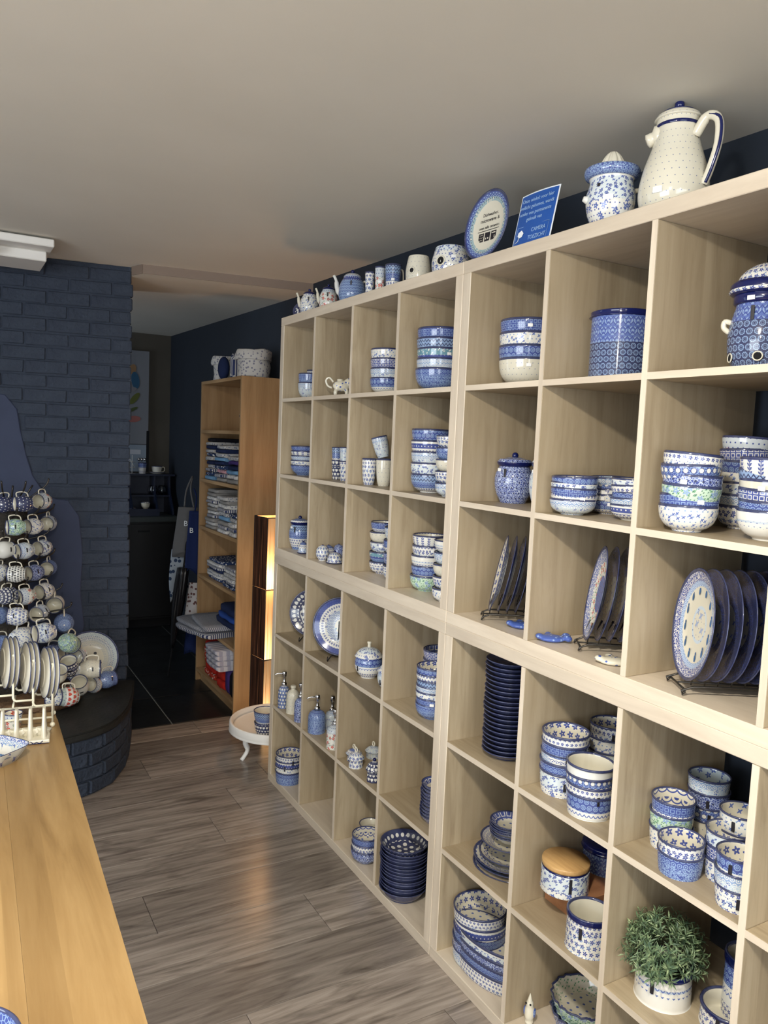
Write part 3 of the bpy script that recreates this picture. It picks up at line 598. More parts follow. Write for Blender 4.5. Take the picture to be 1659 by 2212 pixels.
# white moulding under the ceiling in front of the chimney
TR=tag(empty('corbel_shelf',(-1.4,.68,2.44)),'white wall shelf with fluted shell corbel just under the ceiling','shelf')
box('board',(-.5,-.24,.045),(.47,.15,.080),M['white'],TR,.004); box('backing_board',(-.5,-.12,.0),(.45,.15,.045),M['white'],TR,.004)
for i in range(8): 
    a=R(-80+i*22)
    sweep('flute',[(.06+.02*sin(a),-.16,.045),(.06+.10*sin(a),-.175,-.002-.015*abs(cos(a))),(.06+.19*sin(a),-.19,.028)],[.014,.018,.006],M['white'],TR,n=4)
ITEMS=[
('bowl','bowl',0.109,-0.102,1.853,0.0539,0.0773,'pale',0,0,0,'pale blue floral bowl, bottom one, top row, first column','bowl stack at top row, first column',1),
('bowl','bowl',0.11,-0.102,1.8942,0.0539,0.0773,'speck',0,0,0,'speckled blue bowl, topmost, top row, first column','bowl stack at top row, first column',1),
('bowl','bowl',0.139,-0.077,1.853,0.0327,0.1393,'floral',0,0,0,'blue-flowered cream bowl behind bowls, top row, first column','',1),
('bowl','bowl',0.117,-0.816,1.853,0.0662,0.0629,'garland',0,0,0,'cream garland-banded bowl, bottom one, top row, third column','bowl stack at top row, third column',1),
('bowl','bowl',0.116,-0.818,1.8893,0.0662,0.0629,'pale',0,0,0,'pale blue floral bowl, third from top, top row, third column','bowl stack at top row, third column',1),
('bowl','bowl',0.115,-0.818,1.9255,0.0662,0.0629,'lattice',0,0,0,'navy square-patterned bowl, second from top, top row, third column','bowl stack at top row, third column',1),
('bowl','bowl',0.114,-0.819,1.9618,0.0662,0.0629,'sprig',0,0,0,'cream blue-sprigged bowl, topmost, top row, third column','bowl stack at top row, third column',1),
('bowl','bowl',0.114,-1.178,1.853,0.0801,0.0761,'speck',0,0,0,'speckled blue bowl, bottom one, top row, fourth column','bowl stack at top row, fourth column',1),
('bowl','bowl',0.117,-1.179,1.8869,0.0801,0.0761,'pale',0,0,0,'pale blue floral bowl, fourth from top, top row, fourth column','bowl stack at top row, fourth column',1),
('bowl','bowl',0.116,-1.182,1.9207,0.0801,0.0761,'scale',0,0,0,'blue scale-patterned bowl, third from top, top row, fourth column','bowl stack at top row, fourth column',1),
('bowl','bowl',0.114,-1.18,1.9546,0.0801,0.0761,'zig',0,0,0,'zigzag-banded blue bowl, second from top, top row, fourth column','bowl stack at top row, fourth column',1),
('bowl','bowl',0.116,-1.179,1.9885,0.0801,0.0761,'lace',0,0,0,'blue lace-edged bowl, topmost, top row, fourth column','bowl stack at top row, fourth column',1),
('bowl','bowl',0.152,-1.607,1.853,0.0864,0.0821,'mini',0,0,0,'cream pin-dotted bowl, bottom one, top row, fifth column','bowl stack at top row, fifth column',1),
('bowl','bowl',0.151,-1.604,1.8906,0.0864,0.0821,'garland',0,0,0,'cream garland-banded bowl, third from top, top row, fifth column','bowl stack at top row, fifth column',1),
('bowl','bowl',0.15,-1.606,1.9283,0.0864,0.0821,'sprig',0,0,0,'cream blue-sprigged bowl, second from top, top row, fifth column','bowl stack at top row, fifth column',1),
('bowl','bowl',0.15,-1.607,1.9659,0.0864,0.0821,'lace',0,0,0,'blue lace-edged bowl, topmost, top row, fifth column','bowl stack at top row, fifth column',1),
('canister','canister',0.17,-1.958,1.853,0.0791,0.164,'rosette',0,0,0,'tall navy-rimmed blue rosette canister, top row, sixth column','',1),
('garlic_jar','jarholes',0.18,-2.358,1.853,0.071,0.1691,'rosette',0,0,0,'rounded blue rosette jar with air holes and domed lid','',1),
('bowl','shallow',0.092,-0.115,1.502,0.067,0.0469,'speck',0,0,0,'speckled blue bowl, bottom one, second row, first column','shallow stack at second row, first column',1),
('bowl','shallow',0.09,-0.118,1.5239,0.067,0.0469,'sprig',0,0,0,'cream blue-sprigged bowl, fourth from top, second row, first column','shallow stack at second row, first column',1),
('bowl','shallow',0.092,-0.117,1.5458,0.067,0.0469,'pale',0,0,0,'pale blue floral bowl, third from top, second row, first column','shallow stack at second row, first column',1),
('bowl','shallow',0.092,-0.115,1.5677,0.067,0.0469,'stripe',0,0,0,'cream sprig-striped bowl, second from top, second row, first column','shallow stack at second row, first column',1),
('bowl','shallow',0.09,-0.117,1.5896,0.067,0.0469,'lace',0,0,0,'blue lace-edged bowl, topmost, second row, first column','shallow stack at second row, first column',1),
('tumbler','tumbler',0.11,-0.421,1.502,0.0251,0.0847,'hearts',0,0,0,'navy heart-patterned tumbler, bottom one of left pair, second row, second column','tumbler stack left pair at second row, second column',1),
('tumbler','tumbler',0.109,-0.421,1.5563,0.0251,0.0847,'zig',0,0,0,'zigzag-banded blue tumbler, topmost of left pair, second row, second column','tumbler stack left pair at second row, second column',1),
('tumbler','tumbler',0.1,-0.522,1.502,0.0264,0.0836,'floral',0,0,0,'blue-flowered cream tumbler, bottom one of right pair, second row, second column','tumbler stack right pair at second row, second column',1),
('tumbler','tumbler',0.099,-0.521,1.5598,0.0264,0.0836,'pale',0,0,0,'pale blue floral tumbler, topmost of right pair, second row, second column','tumbler stack right pair at second row, second column',1),
('cup','cup',0.075,-0.778,1.502,0.0291,0.1041,'floral',0,0,0,'blue-flowered cream cup standing at left, second row, third column','',1),
('cup','cup',0.11,-0.835,1.502,0.0324,0.1054,'mini',0,0,0,'cream pin-dotted cup standing at right, second row, third column','',1),
('bowl','bowl',0.11,-1.165,1.502,0.0694,0.0659,'zig',0,0,0,'zigzag-banded blue bowl, bottom one of left stack, second row, fourth column','bowl stack left stack at second row, fourth column',1),
('bowl','bowl',0.108,-1.165,1.5406,0.0694,0.0659,'bloom',0,0,0,'bold-blossomed cream bowl, fourth from top of left stack, second row, fourth column','bowl stack left stack at second row, fourth column',1),
('bowl','bowl',0.109,-1.164,1.5791,0.0694,0.0659,'pale',0,0,0,'pale blue floral bowl, third from top of left stack, second row, fourth column','bowl stack left stack at second row, fourth column',1),
('bowl','bowl',0.108,-1.162,1.6177,0.0694,0.0659,'ringband',0,0,0,'cream ring-banded bowl, second from top of left stack, second row, fourth column','bowl stack left stack at second row, fourth column',1),
('bowl','bowl',0.108,-1.163,1.6562,0.0694,0.0659,'garland',0,0,0,'cream garland-banded bowl, topmost of left stack, second row, fourth column','bowl stack left stack at second row, fourth column',1),
('bowl','bowl',0.071,-1.342,1.502,0.0473,0.0449,'pale',0,0,0,'pale blue floral bowl, bottom one of right stack, second row, fourth column','bowl stack right stack at second row, fourth column',1),
('bowl','bowl',0.069,-1.341,1.5404,0.0473,0.0449,'floral',0,0,0,'blue-flowered cream bowl, fourth from top of right stack, second row, fourth column','bowl stack right stack at second row, fourth column',1),
('bowl','bowl',0.071,-1.34,1.5788,0.0473,0.0449,'mini',0,0,0,'cream pin-dotted bowl, third from top of right stack, second row, fourth column','bowl stack right stack at second row, fourth column',1),
('bowl','bowl',0.069,-1.341,1.6173,0.0473,0.0449,'speck',0,0,0,'speckled blue bowl, second from top of right stack, second row, fourth column','bowl stack right stack at second row, fourth column',1),
('bowl','bowl',0.069,-1.341,1.6557,0.0473,0.0449,'floral',0,0,0,'blue-flowered cream bowl, topmost of right stack, second row, fourth column','bowl stack right stack at second row, fourth column',1),
('cookie_jar','jar',0.157,-1.567,1.502,0.0596,0.1229,'crackle',0,0,0,'blue crackled cookie jar with navy collar and round knob, second row','',1),
('cookie_jar','jar',0.13,-1.745,1.502,0.048,0.1275,'pale',0,0,0,'pale floral cookie jar half hidden behind divider, second row, fifth column','',1),
('bowl','bowl',0.074,-1.918,1.502,0.0606,0.042,'pale',0,0,0,'pale blue floral bowl, bottom one of left stack, second row, sixth column','bowl stack left stack at second row, sixth column',1),
('bowl','bowl',0.077,-1.917,1.5168,0.0606,0.042,'floral',0.009,0.018,0,'blue-flowered cream bowl, fourth from top of left stack, second row, sixth column','bowl stack left stack at second row, sixth column',1),
('bowl','bowl',0.074,-1.919,1.5316,0.0606,0.042,'lace',0.019,0.011,0,'blue lace-edged bowl, third from top of left stack, second row, sixth column','bowl stack left stack at second row, sixth column',1),
('bowl','bowl',0.075,-1.917,1.5464,0.0606,0.042,'bloom',0.005,0.013,0,'bold-blossomed cream bowl, second from top of left stack, second row, sixth column','bowl stack left stack at second row, sixth column',1),
('bowl','bowl',0.075,-1.92,1.5612,0.0606,0.042,'garland',-0.002,-0.015,0,'cream garland-banded bowl, topmost of left stack, second row, sixth column','bowl stack left stack at second row, sixth column',1),
('bowl','bowl',0.21,-1.912,1.502,0.0534,0.04,'garland',0,0,0,'cream garland-banded bowl, bottom one of middle stack, second row, sixth column','bowl stack middle stack at second row, sixth column',1),
('bowl','bowl',0.209,-1.915,1.5174,0.0534,0.04,'sprig',-0.027,-0.02,0,'cream blue-sprigged bowl, fourth from top of middle stack, second row, sixth column','bowl stack middle stack at second row, sixth column',1),
('bowl','bowl',0.211,-1.913,1.5328,0.0534,0.04,'stripe',-0.013,-0.024,0,'cream sprig-striped bowl, third from top of middle stack, second row, sixth column','bowl stack middle stack at second row, sixth column',1),
('bowl','bowl',0.212,-1.913,1.5482,0.0534,0.04,'eyes',-0.018,-0.026,0,'navy cream-spotted bowl, second from top of middle stack, second row, sixth column','bowl stack middle stack at second row, sixth column',1),
('bowl','bowl',0.209,-1.914,1.5636,0.0534,0.04,'pale',0.011,-0.021,0,'pale blue floral bowl, topmost of middle stack, second row, sixth column','bowl stack middle stack at second row, sixth column',1),
('bowl','bowl',0.138,-2.066,1.502,0.0562,0.04,'ringband',0,0,0,'cream ring-banded bowl, bottom one of right stack, second row, sixth column','bowl stack right stack at second row, sixth column',1),
('bowl','bowl',0.139,-2.064,1.5183,0.0562,0.04,'pale',-0.023,0.002,0,'pale blue floral bowl, fourth from top of right stack, second row, sixth column','bowl stack right stack at second row, sixth column',1),
('bowl','bowl',0.141,-2.066,1.5345,0.0562,0.04,'speck',0.029,-0.001,0,'speckled blue bowl, third from top of right stack, second row, sixth column','bowl stack right stack at second row, sixth column',1),
('bowl','bowl',0.139,-2.066,1.5508,0.0562,0.04,'floral',-0.028,-0.005,0,'blue-flowered cream bowl, second from top of right stack, second row, sixth column','bowl stack right stack at second row, sixth column',1),
('bowl','bowl',0.139,-2.064,1.567,0.0562,0.04,'bloom',0.02,-0,0,'bold-blossomed cream bowl, topmost of right stack, second row, sixth column','bowl stack right stack at second row, sixth column',1),
('bowl','bowl',0.072,-2.286,1.502,0.0634,0.0602,'sprig',0,0,0,'cream blue-sprigged bowl, bottom one of left stack, second row, seventh column','bowl stack left stack at second row, seventh column',1),
('bowl','bowl',0.073,-2.286,1.5248,0.0634,0.0602,'lace',-0.032,0.044,0,'blue lace-edged bowl, fifth from top of left stack, second row, seventh column','bowl stack left stack at second row, seventh column',1),
('bowl','bowl',0.073,-2.287,1.5477,0.0634,0.0602,'green',0.051,0.008,0,'green leafy bowl, fourth from top of left stack, second row, seventh column','bowl stack left stack at second row, seventh column',1),
('bowl','bowl',0.076,-2.285,1.5705,0.0634,0.0602,'crackle',0.048,0.018,0,'deep blue crackled bowl, third from top of left stack, second row, seventh column','bowl stack left stack at second row, seventh column',1),
('bowl','bowl',0.075,-2.284,1.5934,0.0634,0.0602,'eyes',-0.001,-0.049,0,'navy cream-spotted bowl, second from top of left stack, second row, seventh column','bowl stack left stack at second row, seventh column',1),
('bowl','bowl',0.073,-2.284,1.6162,0.0634,0.0602,'floral',0.048,0.051,0,'blue-flowered cream bowl, topmost of left stack, second row, seventh column','bowl stack left stack at second row, seventh column',1),
('bowl','bowl',0.284,-2.268,1.502,0.0588,0.0559,'floral',0,0,0,'blue-flowered cream bowl, bottom one of back stack, second row, seventh column','bowl stack back stack at second row, seventh column',1),
('bowl','bowl',0.286,-2.269,1.5289,0.0588,0.0559,'pale',0.025,0.002,0,'pale blue floral bowl, sixth from top of back stack, second row, seventh column','bowl stack back stack at second row, seventh column',1),
('bowl','bowl',0.286,-2.268,1.5559,0.0588,0.0559,'bloom',-0.019,0.034,0,'bold-blossomed cream bowl, fifth from top of back stack, second row, seventh column','bowl stack back stack at second row, seventh column',1),
('bowl','bowl',0.287,-2.271,1.5828,0.0588,0.0559,'sprig',0.038,0.037,0,'cream blue-sprigged bowl, fourth from top of back stack, second row, seventh column','bowl stack back stack at second row, seventh column',1),
('bowl','bowl',0.286,-2.271,1.6097,0.0588,0.0559,'garland',0.032,-0.03,0,'cream garland-banded bowl, third from top of back stack, second row, seventh column','bowl stack back stack at second row, seventh column',1),
('bowl','bowl',0.287,-2.268,1.6367,0.0588,0.0559,'lattice',-0.035,-0.027,0,'navy square-patterned bowl, second from top of back stack, second row, seventh column','bowl stack back stack at second row, seventh column',1),
('bowl','bowl',0.285,-2.269,1.6636,0.0588,0.0559,'redfl',0.02,0.034,0,'red-flowered cream bowl, topmost of back stack, second row, seventh column','bowl stack back stack at second row, seventh column',1),
('bowl','bowl',0.119,-2.456,1.502,0.0676,0.0642,'band',0,0,0,'blue-banded cream bowl, bottom one of right stack, second row, seventh column','bowl stack right stack at second row, seventh column',1),
('bowl','bowl',0.122,-2.456,1.5233,0.0676,0.0642,'speck',0.038,-0.038,0,'speckled blue bowl, fifth from top of right stack, second row, seventh column','bowl stack right stack at second row, seventh column',1),
('bowl','bowl',0.121,-2.452,1.5447,0.0676,0.0642,'lattice',0.038,0.005,0,'navy square-patterned bowl, fourth from top of right stack, second row, seventh column','bowl stack right stack at second row, seventh column',1),
('bowl','bowl',0.122,-2.455,1.566,0.0676,0.0642,'mini',0.017,-0.017,0,'cream pin-dotted bowl, third from top of right stack, second row, seventh column','bowl stack right stack at second row, seventh column',1),
('bowl','bowl',0.122,-2.452,1.5874,0.0676,0.0642,'zig',-0.003,0.003,0,'zigzag-banded blue bowl, second from top of right stack, second row, seventh column','bowl stack right stack at second row, seventh column',1),
('bowl','bowl',0.118,-2.455,1.6087,0.0676,0.0642,'stripe',0.009,-0.001,0,'cream sprig-striped bowl, topmost of right stack, second row, seventh column','bowl stack right stack at second row, seventh column',1),
('cookie_jar','jar',0.088,-0.092,1.151,0.0505,0.1272,'zig',0,0,0,'banded blue cookie jar with navy lid, third row, first column','',1),
('butter_dish','butter',0.047,-0.233,1.151,0.0274,0.0588,'lace',0,0,0,'tiny domed blue butter dish before the cookie jar, first column','',1),
('egg_shaker','sphere',0.048,-0.437,1.151,0.029,0.0655,'floral',0,0,0,'small round flowered pot, front left of third row, second column','',1),
('egg_shaker','sphere',0.085,-0.419,1.151,0.0263,0.0619,'lace',0,0,0,'small round lace-edged pot, back left of third row, second column','',1),
('egg_shaker','sphere',0.13,-0.428,1.151,0.0264,0.066,'crackle',0,0,0,'small round deep blue pot, back right of third row, second column','',1),
('butter_dish','butter',0.065,-0.524,1.151,0.0373,0.0533,'floral',0,0,0,'domed blue-flowered butter dish, third row, second column','',1),
('bowl','bowl',0.141,-0.796,1.151,0.0517,0.0491,'floral',0,0,0,'blue-flowered cream bowl, bottom one of left stack, third row, third column','bowl stack left stack at third row, third column',1),
('bowl','bowl',0.139,-0.797,1.1904,0.0517,0.0491,'scale',0,0,0,'blue scale-patterned bowl, fourth from top of left stack, third row, third column','bowl stack left stack at third row, third column',1),
('bowl','bowl',0.141,-0.797,1.2298,0.0517,0.0491,'bloom',0,0,0,'bold-blossomed cream bowl, third from top of left stack, third row, third column','bowl stack left stack at third row, third column',1),
('bowl','bowl',0.138,-0.796,1.2692,0.0517,0.0491,'mini',0,0,0,'cream pin-dotted bowl, second from top of left stack, third row, third column','bowl stack left stack at third row, third column',1),
('bowl','bowl',0.141,-0.798,1.3086,0.0517,0.0491,'lace',0,0,0,'blue lace-edged bowl, topmost of left stack, third row, third column','bowl stack left stack at third row, third column',1),
('bowl','bowl',0.1,-0.968,1.151,0.0471,0.0622,'floral',0,0,0,'blue-flowered cream bowl, bottom one of right stack, third row, third column','bowl stack right stack at third row, third column',1),
('bowl','bowl',0.101,-0.968,1.1993,0.0471,0.0622,'crackle',0,0,0,'deep blue crackled bowl, third from top of right stack, third row, third column','bowl stack right stack at third row, third column',1),
('bowl','bowl',0.099,-0.968,1.2475,0.0471,0.0622,'lace',0,0,0,'blue lace-edged bowl, second from top of right stack, third row, third column','bowl stack right stack at third row, third column',1),
('bowl','bowl',0.101,-0.969,1.2958,0.0471,0.0622,'pale',0,0,0,'pale blue floral bowl, topmost of right stack, third row, third column','bowl stack right stack at third row, third column',1),
('bowl','bowl',0.122,-1.153,1.151,0.0597,0.0567,'green',0,0,0,'green leafy bowl, bottom one of left stack, third row, fourth column','bowl stack left stack at third row, fourth column',1),
('bowl','bowl',0.125,-1.154,1.1868,0.0597,0.0567,'garland',0,0,0,'cream garland-banded bowl, fourth from top of left stack, third row, fourth column','bowl stack left stack at third row, fourth column',1),
('bowl','bowl',0.124,-1.152,1.2227,0.0597,0.0567,'band',0,0,0,'blue-banded cream bowl, third from top of left stack, third row, fourth column','bowl stack left stack at third row, fourth column',1),
('bowl','bowl',0.125,-1.155,1.2585,0.0597,0.0567,'floral',0,0,0,'blue-flowered cream bowl, second from top of left stack, third row, fourth column','bowl stack left stack at third row, fourth column',1),
('bowl','bowl',0.125,-1.155,1.2943,0.0597,0.0567,'stripe',0,0,0,'cream sprig-striped bowl, topmost of left stack, third row, fourth column','bowl stack left stack at third row, fourth column',1),
('bowl','bowl',0.079,-1.345,1.151,0.0494,0.0469,'sprig',0,0,0,'cream blue-sprigged bowl, bottom one of right stack, third row, fourth column','bowl stack right stack at third row, fourth column',1),
('bowl','bowl',0.08,-1.345,1.1913,0.0494,0.0469,'floral',0,0,0,'blue-flowered cream bowl, fourth from top of right stack, third row, fourth column','bowl stack right stack at third row, fourth column',1),
('bowl','bowl',0.079,-1.345,1.2315,0.0494,0.0469,'mini',0,0,0,'cream pin-dotted bowl, third from top of right stack, third row, fourth column','bowl stack right stack at third row, fourth column',1),
('bowl','bowl',0.079,-1.347,1.2718,0.0494,0.0469,'pale',0,0,0,'pale blue floral bowl, second from top of right stack, third row, fourth column','bowl stack right stack at third row, fourth column',1),
('bowl','bowl',0.08,-1.346,1.3121,0.0494,0.0469,'band',0,0,0,'blue-banded cream bowl, topmost of right stack, third row, fourth column','bowl stack right stack at third row, fourth column',1),
('sugar_bowl','sugar',0.089,-0.814,0.74,0.0553,0.0839,'garland',0,0,0,'round blue-banded sugar bowl with domed lid, fourth row, third column','',1),
('sugar_bowl','sugar',0.09,-0.989,0.74,0.0508,0.0713,'pale',0,0,0,'pale floral lidded bowl half behind divider, fourth row, third column','',1),
('bowl','bowl',0.076,-1.301,0.74,0.0603,0.0573,'speck',0,0,0,'speckled blue bowl, bottom one of front stack, fourth row, fourth column','bowl stack front stack at fourth row, fourth column',1),
('bowl','bowl',0.076,-1.304,0.7606,0.0603,0.0573,'lace',0,0,0,'blue lace-edged bowl, sixth from top of front stack, fourth row, fourth column','bowl stack front stack at fourth row, fourth column',1),
('bowl','bowl',0.075,-1.302,0.7812,0.0603,0.0573,'sprig',0,0,0,'cream blue-sprigged bowl, fifth from top of front stack, fourth row, fourth column','bowl stack front stack at fourth row, fourth column',1),
('bowl','bowl',0.076,-1.301,0.8017,0.0603,0.0573,'pale',0,0,0,'pale blue floral bowl, fourth from top of front stack, fourth row, fourth column','bowl stack front stack at fourth row, fourth column',1),
('bowl','bowl',0.076,-1.304,0.8223,0.0603,0.0573,'zig',0,0,0,'zigzag-banded blue bowl, third from top of front stack, fourth row, fourth column','bowl stack front stack at fourth row, fourth column',1),
('bowl','bowl',0.075,-1.301,0.8429,0.0603,0.0573,'floral',0,0,0,'blue-flowered cream bowl, second from top of front stack, fourth row, fourth column','bowl stack front stack at fourth row, fourth column',1),
('bowl','bowl',0.075,-1.301,0.8635,0.0603,0.0573,'garland',0,0,0,'cream garland-banded bowl, topmost of front stack, fourth row, fourth column','bowl stack front stack at fourth row, fourth column',1),
('bowl','bowl',0.197,-1.154,0.74,0.0594,0.0565,'speck',0,0,0,'speckled blue bowl, bottom one of back stack, fourth row, fourth column','bowl stack back stack at fourth row, fourth column',1),
('bowl','bowl',0.196,-1.154,0.7732,0.0594,0.0565,'pale',0,0,0,'pale blue floral bowl, fourth from top of back stack, fourth row, fourth column','bowl stack back stack at fourth row, fourth column',1),
('bowl','bowl',0.194,-1.153,0.8064,0.0594,0.0565,'mini',0,0,0,'cream pin-dotted bowl, third from top of back stack, fourth row, fourth column','bowl stack back stack at fourth row, fourth column',1),
('bowl','bowl',0.195,-1.153,0.8397,0.0594,0.0565,'lattice',0,0,0,'navy square-patterned bowl, second from top of back stack, fourth row, fourth column','bowl stack back stack at fourth row, fourth column',1),
('bowl','bowl',0.194,-1.153,0.8729,0.0594,0.0565,'lattice',0,0,0,'navy square-patterned bowl, topmost of back stack, fourth row, fourth column','bowl stack back stack at fourth row, fourth column',1),
('plate','plate',0.105,-1.669,0.74,0.0759,0.024,'navy',0,0,0,'plain navy plate in the tall stack of plates, fourth row, fifth column','plate stack at fourth row, fifth column',1),
('plate','plate',0.104,-1.671,0.7538,0.0759,0.024,'navy',0,0,0,'plain navy plate in the tall stack of plates, fourth row, fifth column','plate stack at fourth row, fifth column',1),
('plate','plate',0.105,-1.67,0.7675,0.0759,0.024,'navy',0,0,0,'plain navy plate in the tall stack of plates, fourth row, fifth column','plate stack at fourth row, fifth column',1),
('plate','plate',0.105,-1.671,0.7813,0.0759,0.024,'navy',0,0,0,'plain navy plate in the tall stack of plates, fourth row, fifth column','plate stack at fourth row, fifth column',1),
('plate','plate',0.102,-1.671,0.7951,0.0759,0.024,'navy',0,0,0,'plain navy plate in the tall stack of plates, fourth row, fifth column','plate stack at fourth row, fifth column',1),
('plate','plate',0.105,-1.671,0.8088,0.0759,0.024,'navy',0,0,0,'plain navy plate in the tall stack of plates, fourth row, fifth column','plate stack at fourth row, fifth column',1),
('plate','plate',0.106,-1.67,0.8226,0.0759,0.024,'navy',0,0,0,'plain navy plate in the tall stack of plates, fourth row, fifth column','plate stack at fourth row, fifth column',1),
('plate','plate',0.104,-1.67,0.8363,0.0759,0.024,'navy',0,0,0,'plain navy plate in the tall stack of plates, fourth row, fifth column','plate stack at fourth row, fifth column',1),
('plate','plate',0.105,-1.671,0.8501,0.0759,0.024,'navy',0,0,0,'plain navy plate in the tall stack of plates, fourth row, fifth column','plate stack at fourth row, fifth column',1),
('plate','plate',0.104,-1.668,0.8639,0.0759,0.024,'navy',0,0,0,'plain navy plate in the tall stack of plates, fourth row, fifth column','plate stack at fourth row, fifth column',1),
('plate','plate',0.102,-1.669,0.8776,0.0759,0.024,'navy',0,0,0,'plain navy plate in the tall stack of plates, fourth row, fifth column','plate stack at fourth row, fifth column',1),
('plate','plate',0.103,-1.67,0.8914,0.0759,0.024,'navy',0,0,0,'plain navy plate in the tall stack of plates, fourth row, fifth column','plate stack at fourth row, fifth column',1),
('plate','plate',0.102,-1.672,0.9052,0.0759,0.024,'navy',0,0,0,'plain navy plate in the tall stack of plates, fourth row, fifth column','plate stack at fourth row, fifth column',1),
('plate','plate',0.106,-1.668,0.9189,0.0759,0.024,'navy',0,0,0,'plain navy plate in the tall stack of plates, fourth row, fifth column','plate stack at fourth row, fifth column',1),
('plate','plate',0.105,-1.668,0.9327,0.0759,0.024,'navy',0,0,0,'plain navy plate in the tall stack of plates, fourth row, fifth column','plate stack at fourth row, fifth column',1),
('plate','plate',0.106,-1.671,0.9465,0.0759,0.024,'navy',0,0,0,'plain navy plate in the tall stack of plates, fourth row, fifth column','plate stack at fourth row, fifth column',1),
('plate','plate',0.104,-1.67,0.9602,0.0759,0.024,'navy',0,0,0,'plain navy plate in the tall stack of plates, fourth row, fifth column','plate stack at fourth row, fifth column',1),
('plate','plate',0.104,-1.668,0.974,0.0759,0.024,'navy',0,0,0,'plain navy plate in the tall stack of plates, fourth row, fifth column','plate stack at fourth row, fifth column',1),
('plate','plate',0.105,-1.667,0.9877,0.0759,0.024,'navy',0,0,0,'plain navy plate in the tall stack of plates, fourth row, fifth column','plate stack at fourth row, fifth column',1),
('plate','plate',0.102,-1.669,1.0015,0.0759,0.024,'navy',0,0,0,'plain navy plate in the tall stack of plates, fourth row, fifth column','plate stack at fourth row, fifth column',1),
('plate','plate',0.105,-1.668,1.0153,0.0759,0.024,'navy',0,0,0,'plain navy plate in the tall stack of plates, fourth row, fifth column','plate stack at fourth row, fifth column',1),
('ramekin','ramekin',0.098,-1.922,0.74,0.0652,0.0652,'bloom',0,0,0,'bold-blossomed cream ramekin, bottom one of left stack, fourth row, sixth column','ramekin stack left stack at fourth row, sixth column',1),
('ramekin','ramekin',0.097,-1.922,0.7663,0.0652,0.0652,'speck',-0.004,0.004,0,'speckled blue ramekin, fourth from top of left stack, fourth row, sixth column','ramekin stack left stack at fourth row, sixth column',1),
('ramekin','ramekin',0.1,-1.922,0.7926,0.0652,0.0652,'pale',-0.008,-0.011,0,'pale blue floral ramekin, third from top of left stack, fourth row, sixth column','ramekin stack left stack at fourth row, sixth column',1),
('ramekin','ramekin',0.097,-1.923,0.8188,0.0652,0.0652,'lace',0.02,0.016,0,'blue lace-edged ramekin, second from top of left stack, fourth row, sixth column','ramekin stack left stack at fourth row, sixth column',1),
('ramekin','ramekin',0.098,-1.924,0.8451,0.0652,0.0652,'floral',0.013,-0.009,0,'blue-flowered cream ramekin, topmost of left stack, fourth row, sixth column','ramekin stack left stack at fourth row, sixth column',1),
('ramekin','ramekin',0.072,-2.052,0.74,0.0624,0.0624,'garland',0,0,0,'cream garland-banded ramekin, bottom one of right stack, fourth row, sixth column','ramekin stack right stack at fourth row, sixth column',1),
('ramekin','ramekin',0.071,-2.05,0.7643,0.0624,0.0624,'floral',0.008,0.005,0,'blue-flowered cream ramekin, third from top of right stack, fourth row, sixth column','ramekin stack right stack at fourth row, sixth column',1),
('ramekin','ramekin',0.071,-2.048,0.7886,0.0624,0.0624,'eyes',0.005,-0.014,0,'navy cream-spotted ramekin, second from top of right stack, fourth row, sixth column','ramekin stack right stack at fourth row, sixth column',1),
('ramekin','ramekin',0.07,-2.048,0.8129,0.0624,0.0624,'cream',0.02,0.017,0,'plain cream ramekin, topmost of right stack, fourth row, sixth column','ramekin stack right stack at fourth row, sixth column',1),
('ramekin','ramekin',0.27,-1.922,0.74,0.0583,0.0583,'speck',0,0,0,'speckled blue ramekin, bottom one of back stack, fourth row, sixth column','ramekin stack back stack at fourth row, sixth column',1),
('ramekin','ramekin',0.269,-1.922,0.7761,0.0583,0.0583,'bloom',0,0,0,'bold-blossomed cream ramekin, third from top of back stack, fourth row, sixth column','ramekin stack back stack at fourth row, sixth column',1),
('ramekin','ramekin',0.269,-1.919,0.8123,0.0583,0.0583,'sprig',0,0,0,'cream blue-sprigged ramekin, second from top of back stack, fourth row, sixth column','ramekin stack back stack at fourth row, sixth column',1),
('ramekin','ramekin',0.271,-1.92,0.8484,0.0583,0.0583,'floral',0,0,0,'blue-flowered cream ramekin, topmost of back stack, fourth row, sixth column','ramekin stack back stack at fourth row, sixth column',1),
('ramekin','ramekin',0.131,-2.261,0.74,0.0514,0.0514,'sprig',0,0,0,'cream blue-sprigged ramekin, bottom one of left stack, fourth row, seventh column','ramekin stack left stack at fourth row, seventh column',1),
('ramekin','ramekin',0.132,-2.259,0.775,0.0514,0.0514,'green',-0.013,0.012,0,'green leafy ramekin, second from top of left stack, fourth row, seventh column','ramekin stack left stack at fourth row, seventh column',1),
('ramekin','ramekin',0.133,-2.26,0.81,0.0514,0.0514,'lace',0.018,-0.01,0,'blue lace-edged ramekin, topmost of left stack, fourth row, seventh column','ramekin stack left stack at fourth row, seventh column',1),
('ramekin','ramekin',0.057,-2.35,0.74,0.0511,0.0511,'speck',0,0,0,'speckled blue ramekin, bottom one of front pair, fourth row, seventh column','ramekin stack front pair at fourth row, seventh column',1),
('ramekin','ramekin',0.056,-2.351,0.7685,0.0511,0.0511,'floral',-0.007,-0.015,0,'blue-flowered cream ramekin, topmost of front pair, fourth row, seventh column','ramekin stack front pair at fourth row, seventh column',1),
('ramekin','ramekin',0.259,-2.259,0.74,0.0505,0.0505,'mini',0,0,0,'cream pin-dotted ramekin, bottom one of back stack, fourth row, seventh column','ramekin stack back stack at fourth row, seventh column',1),
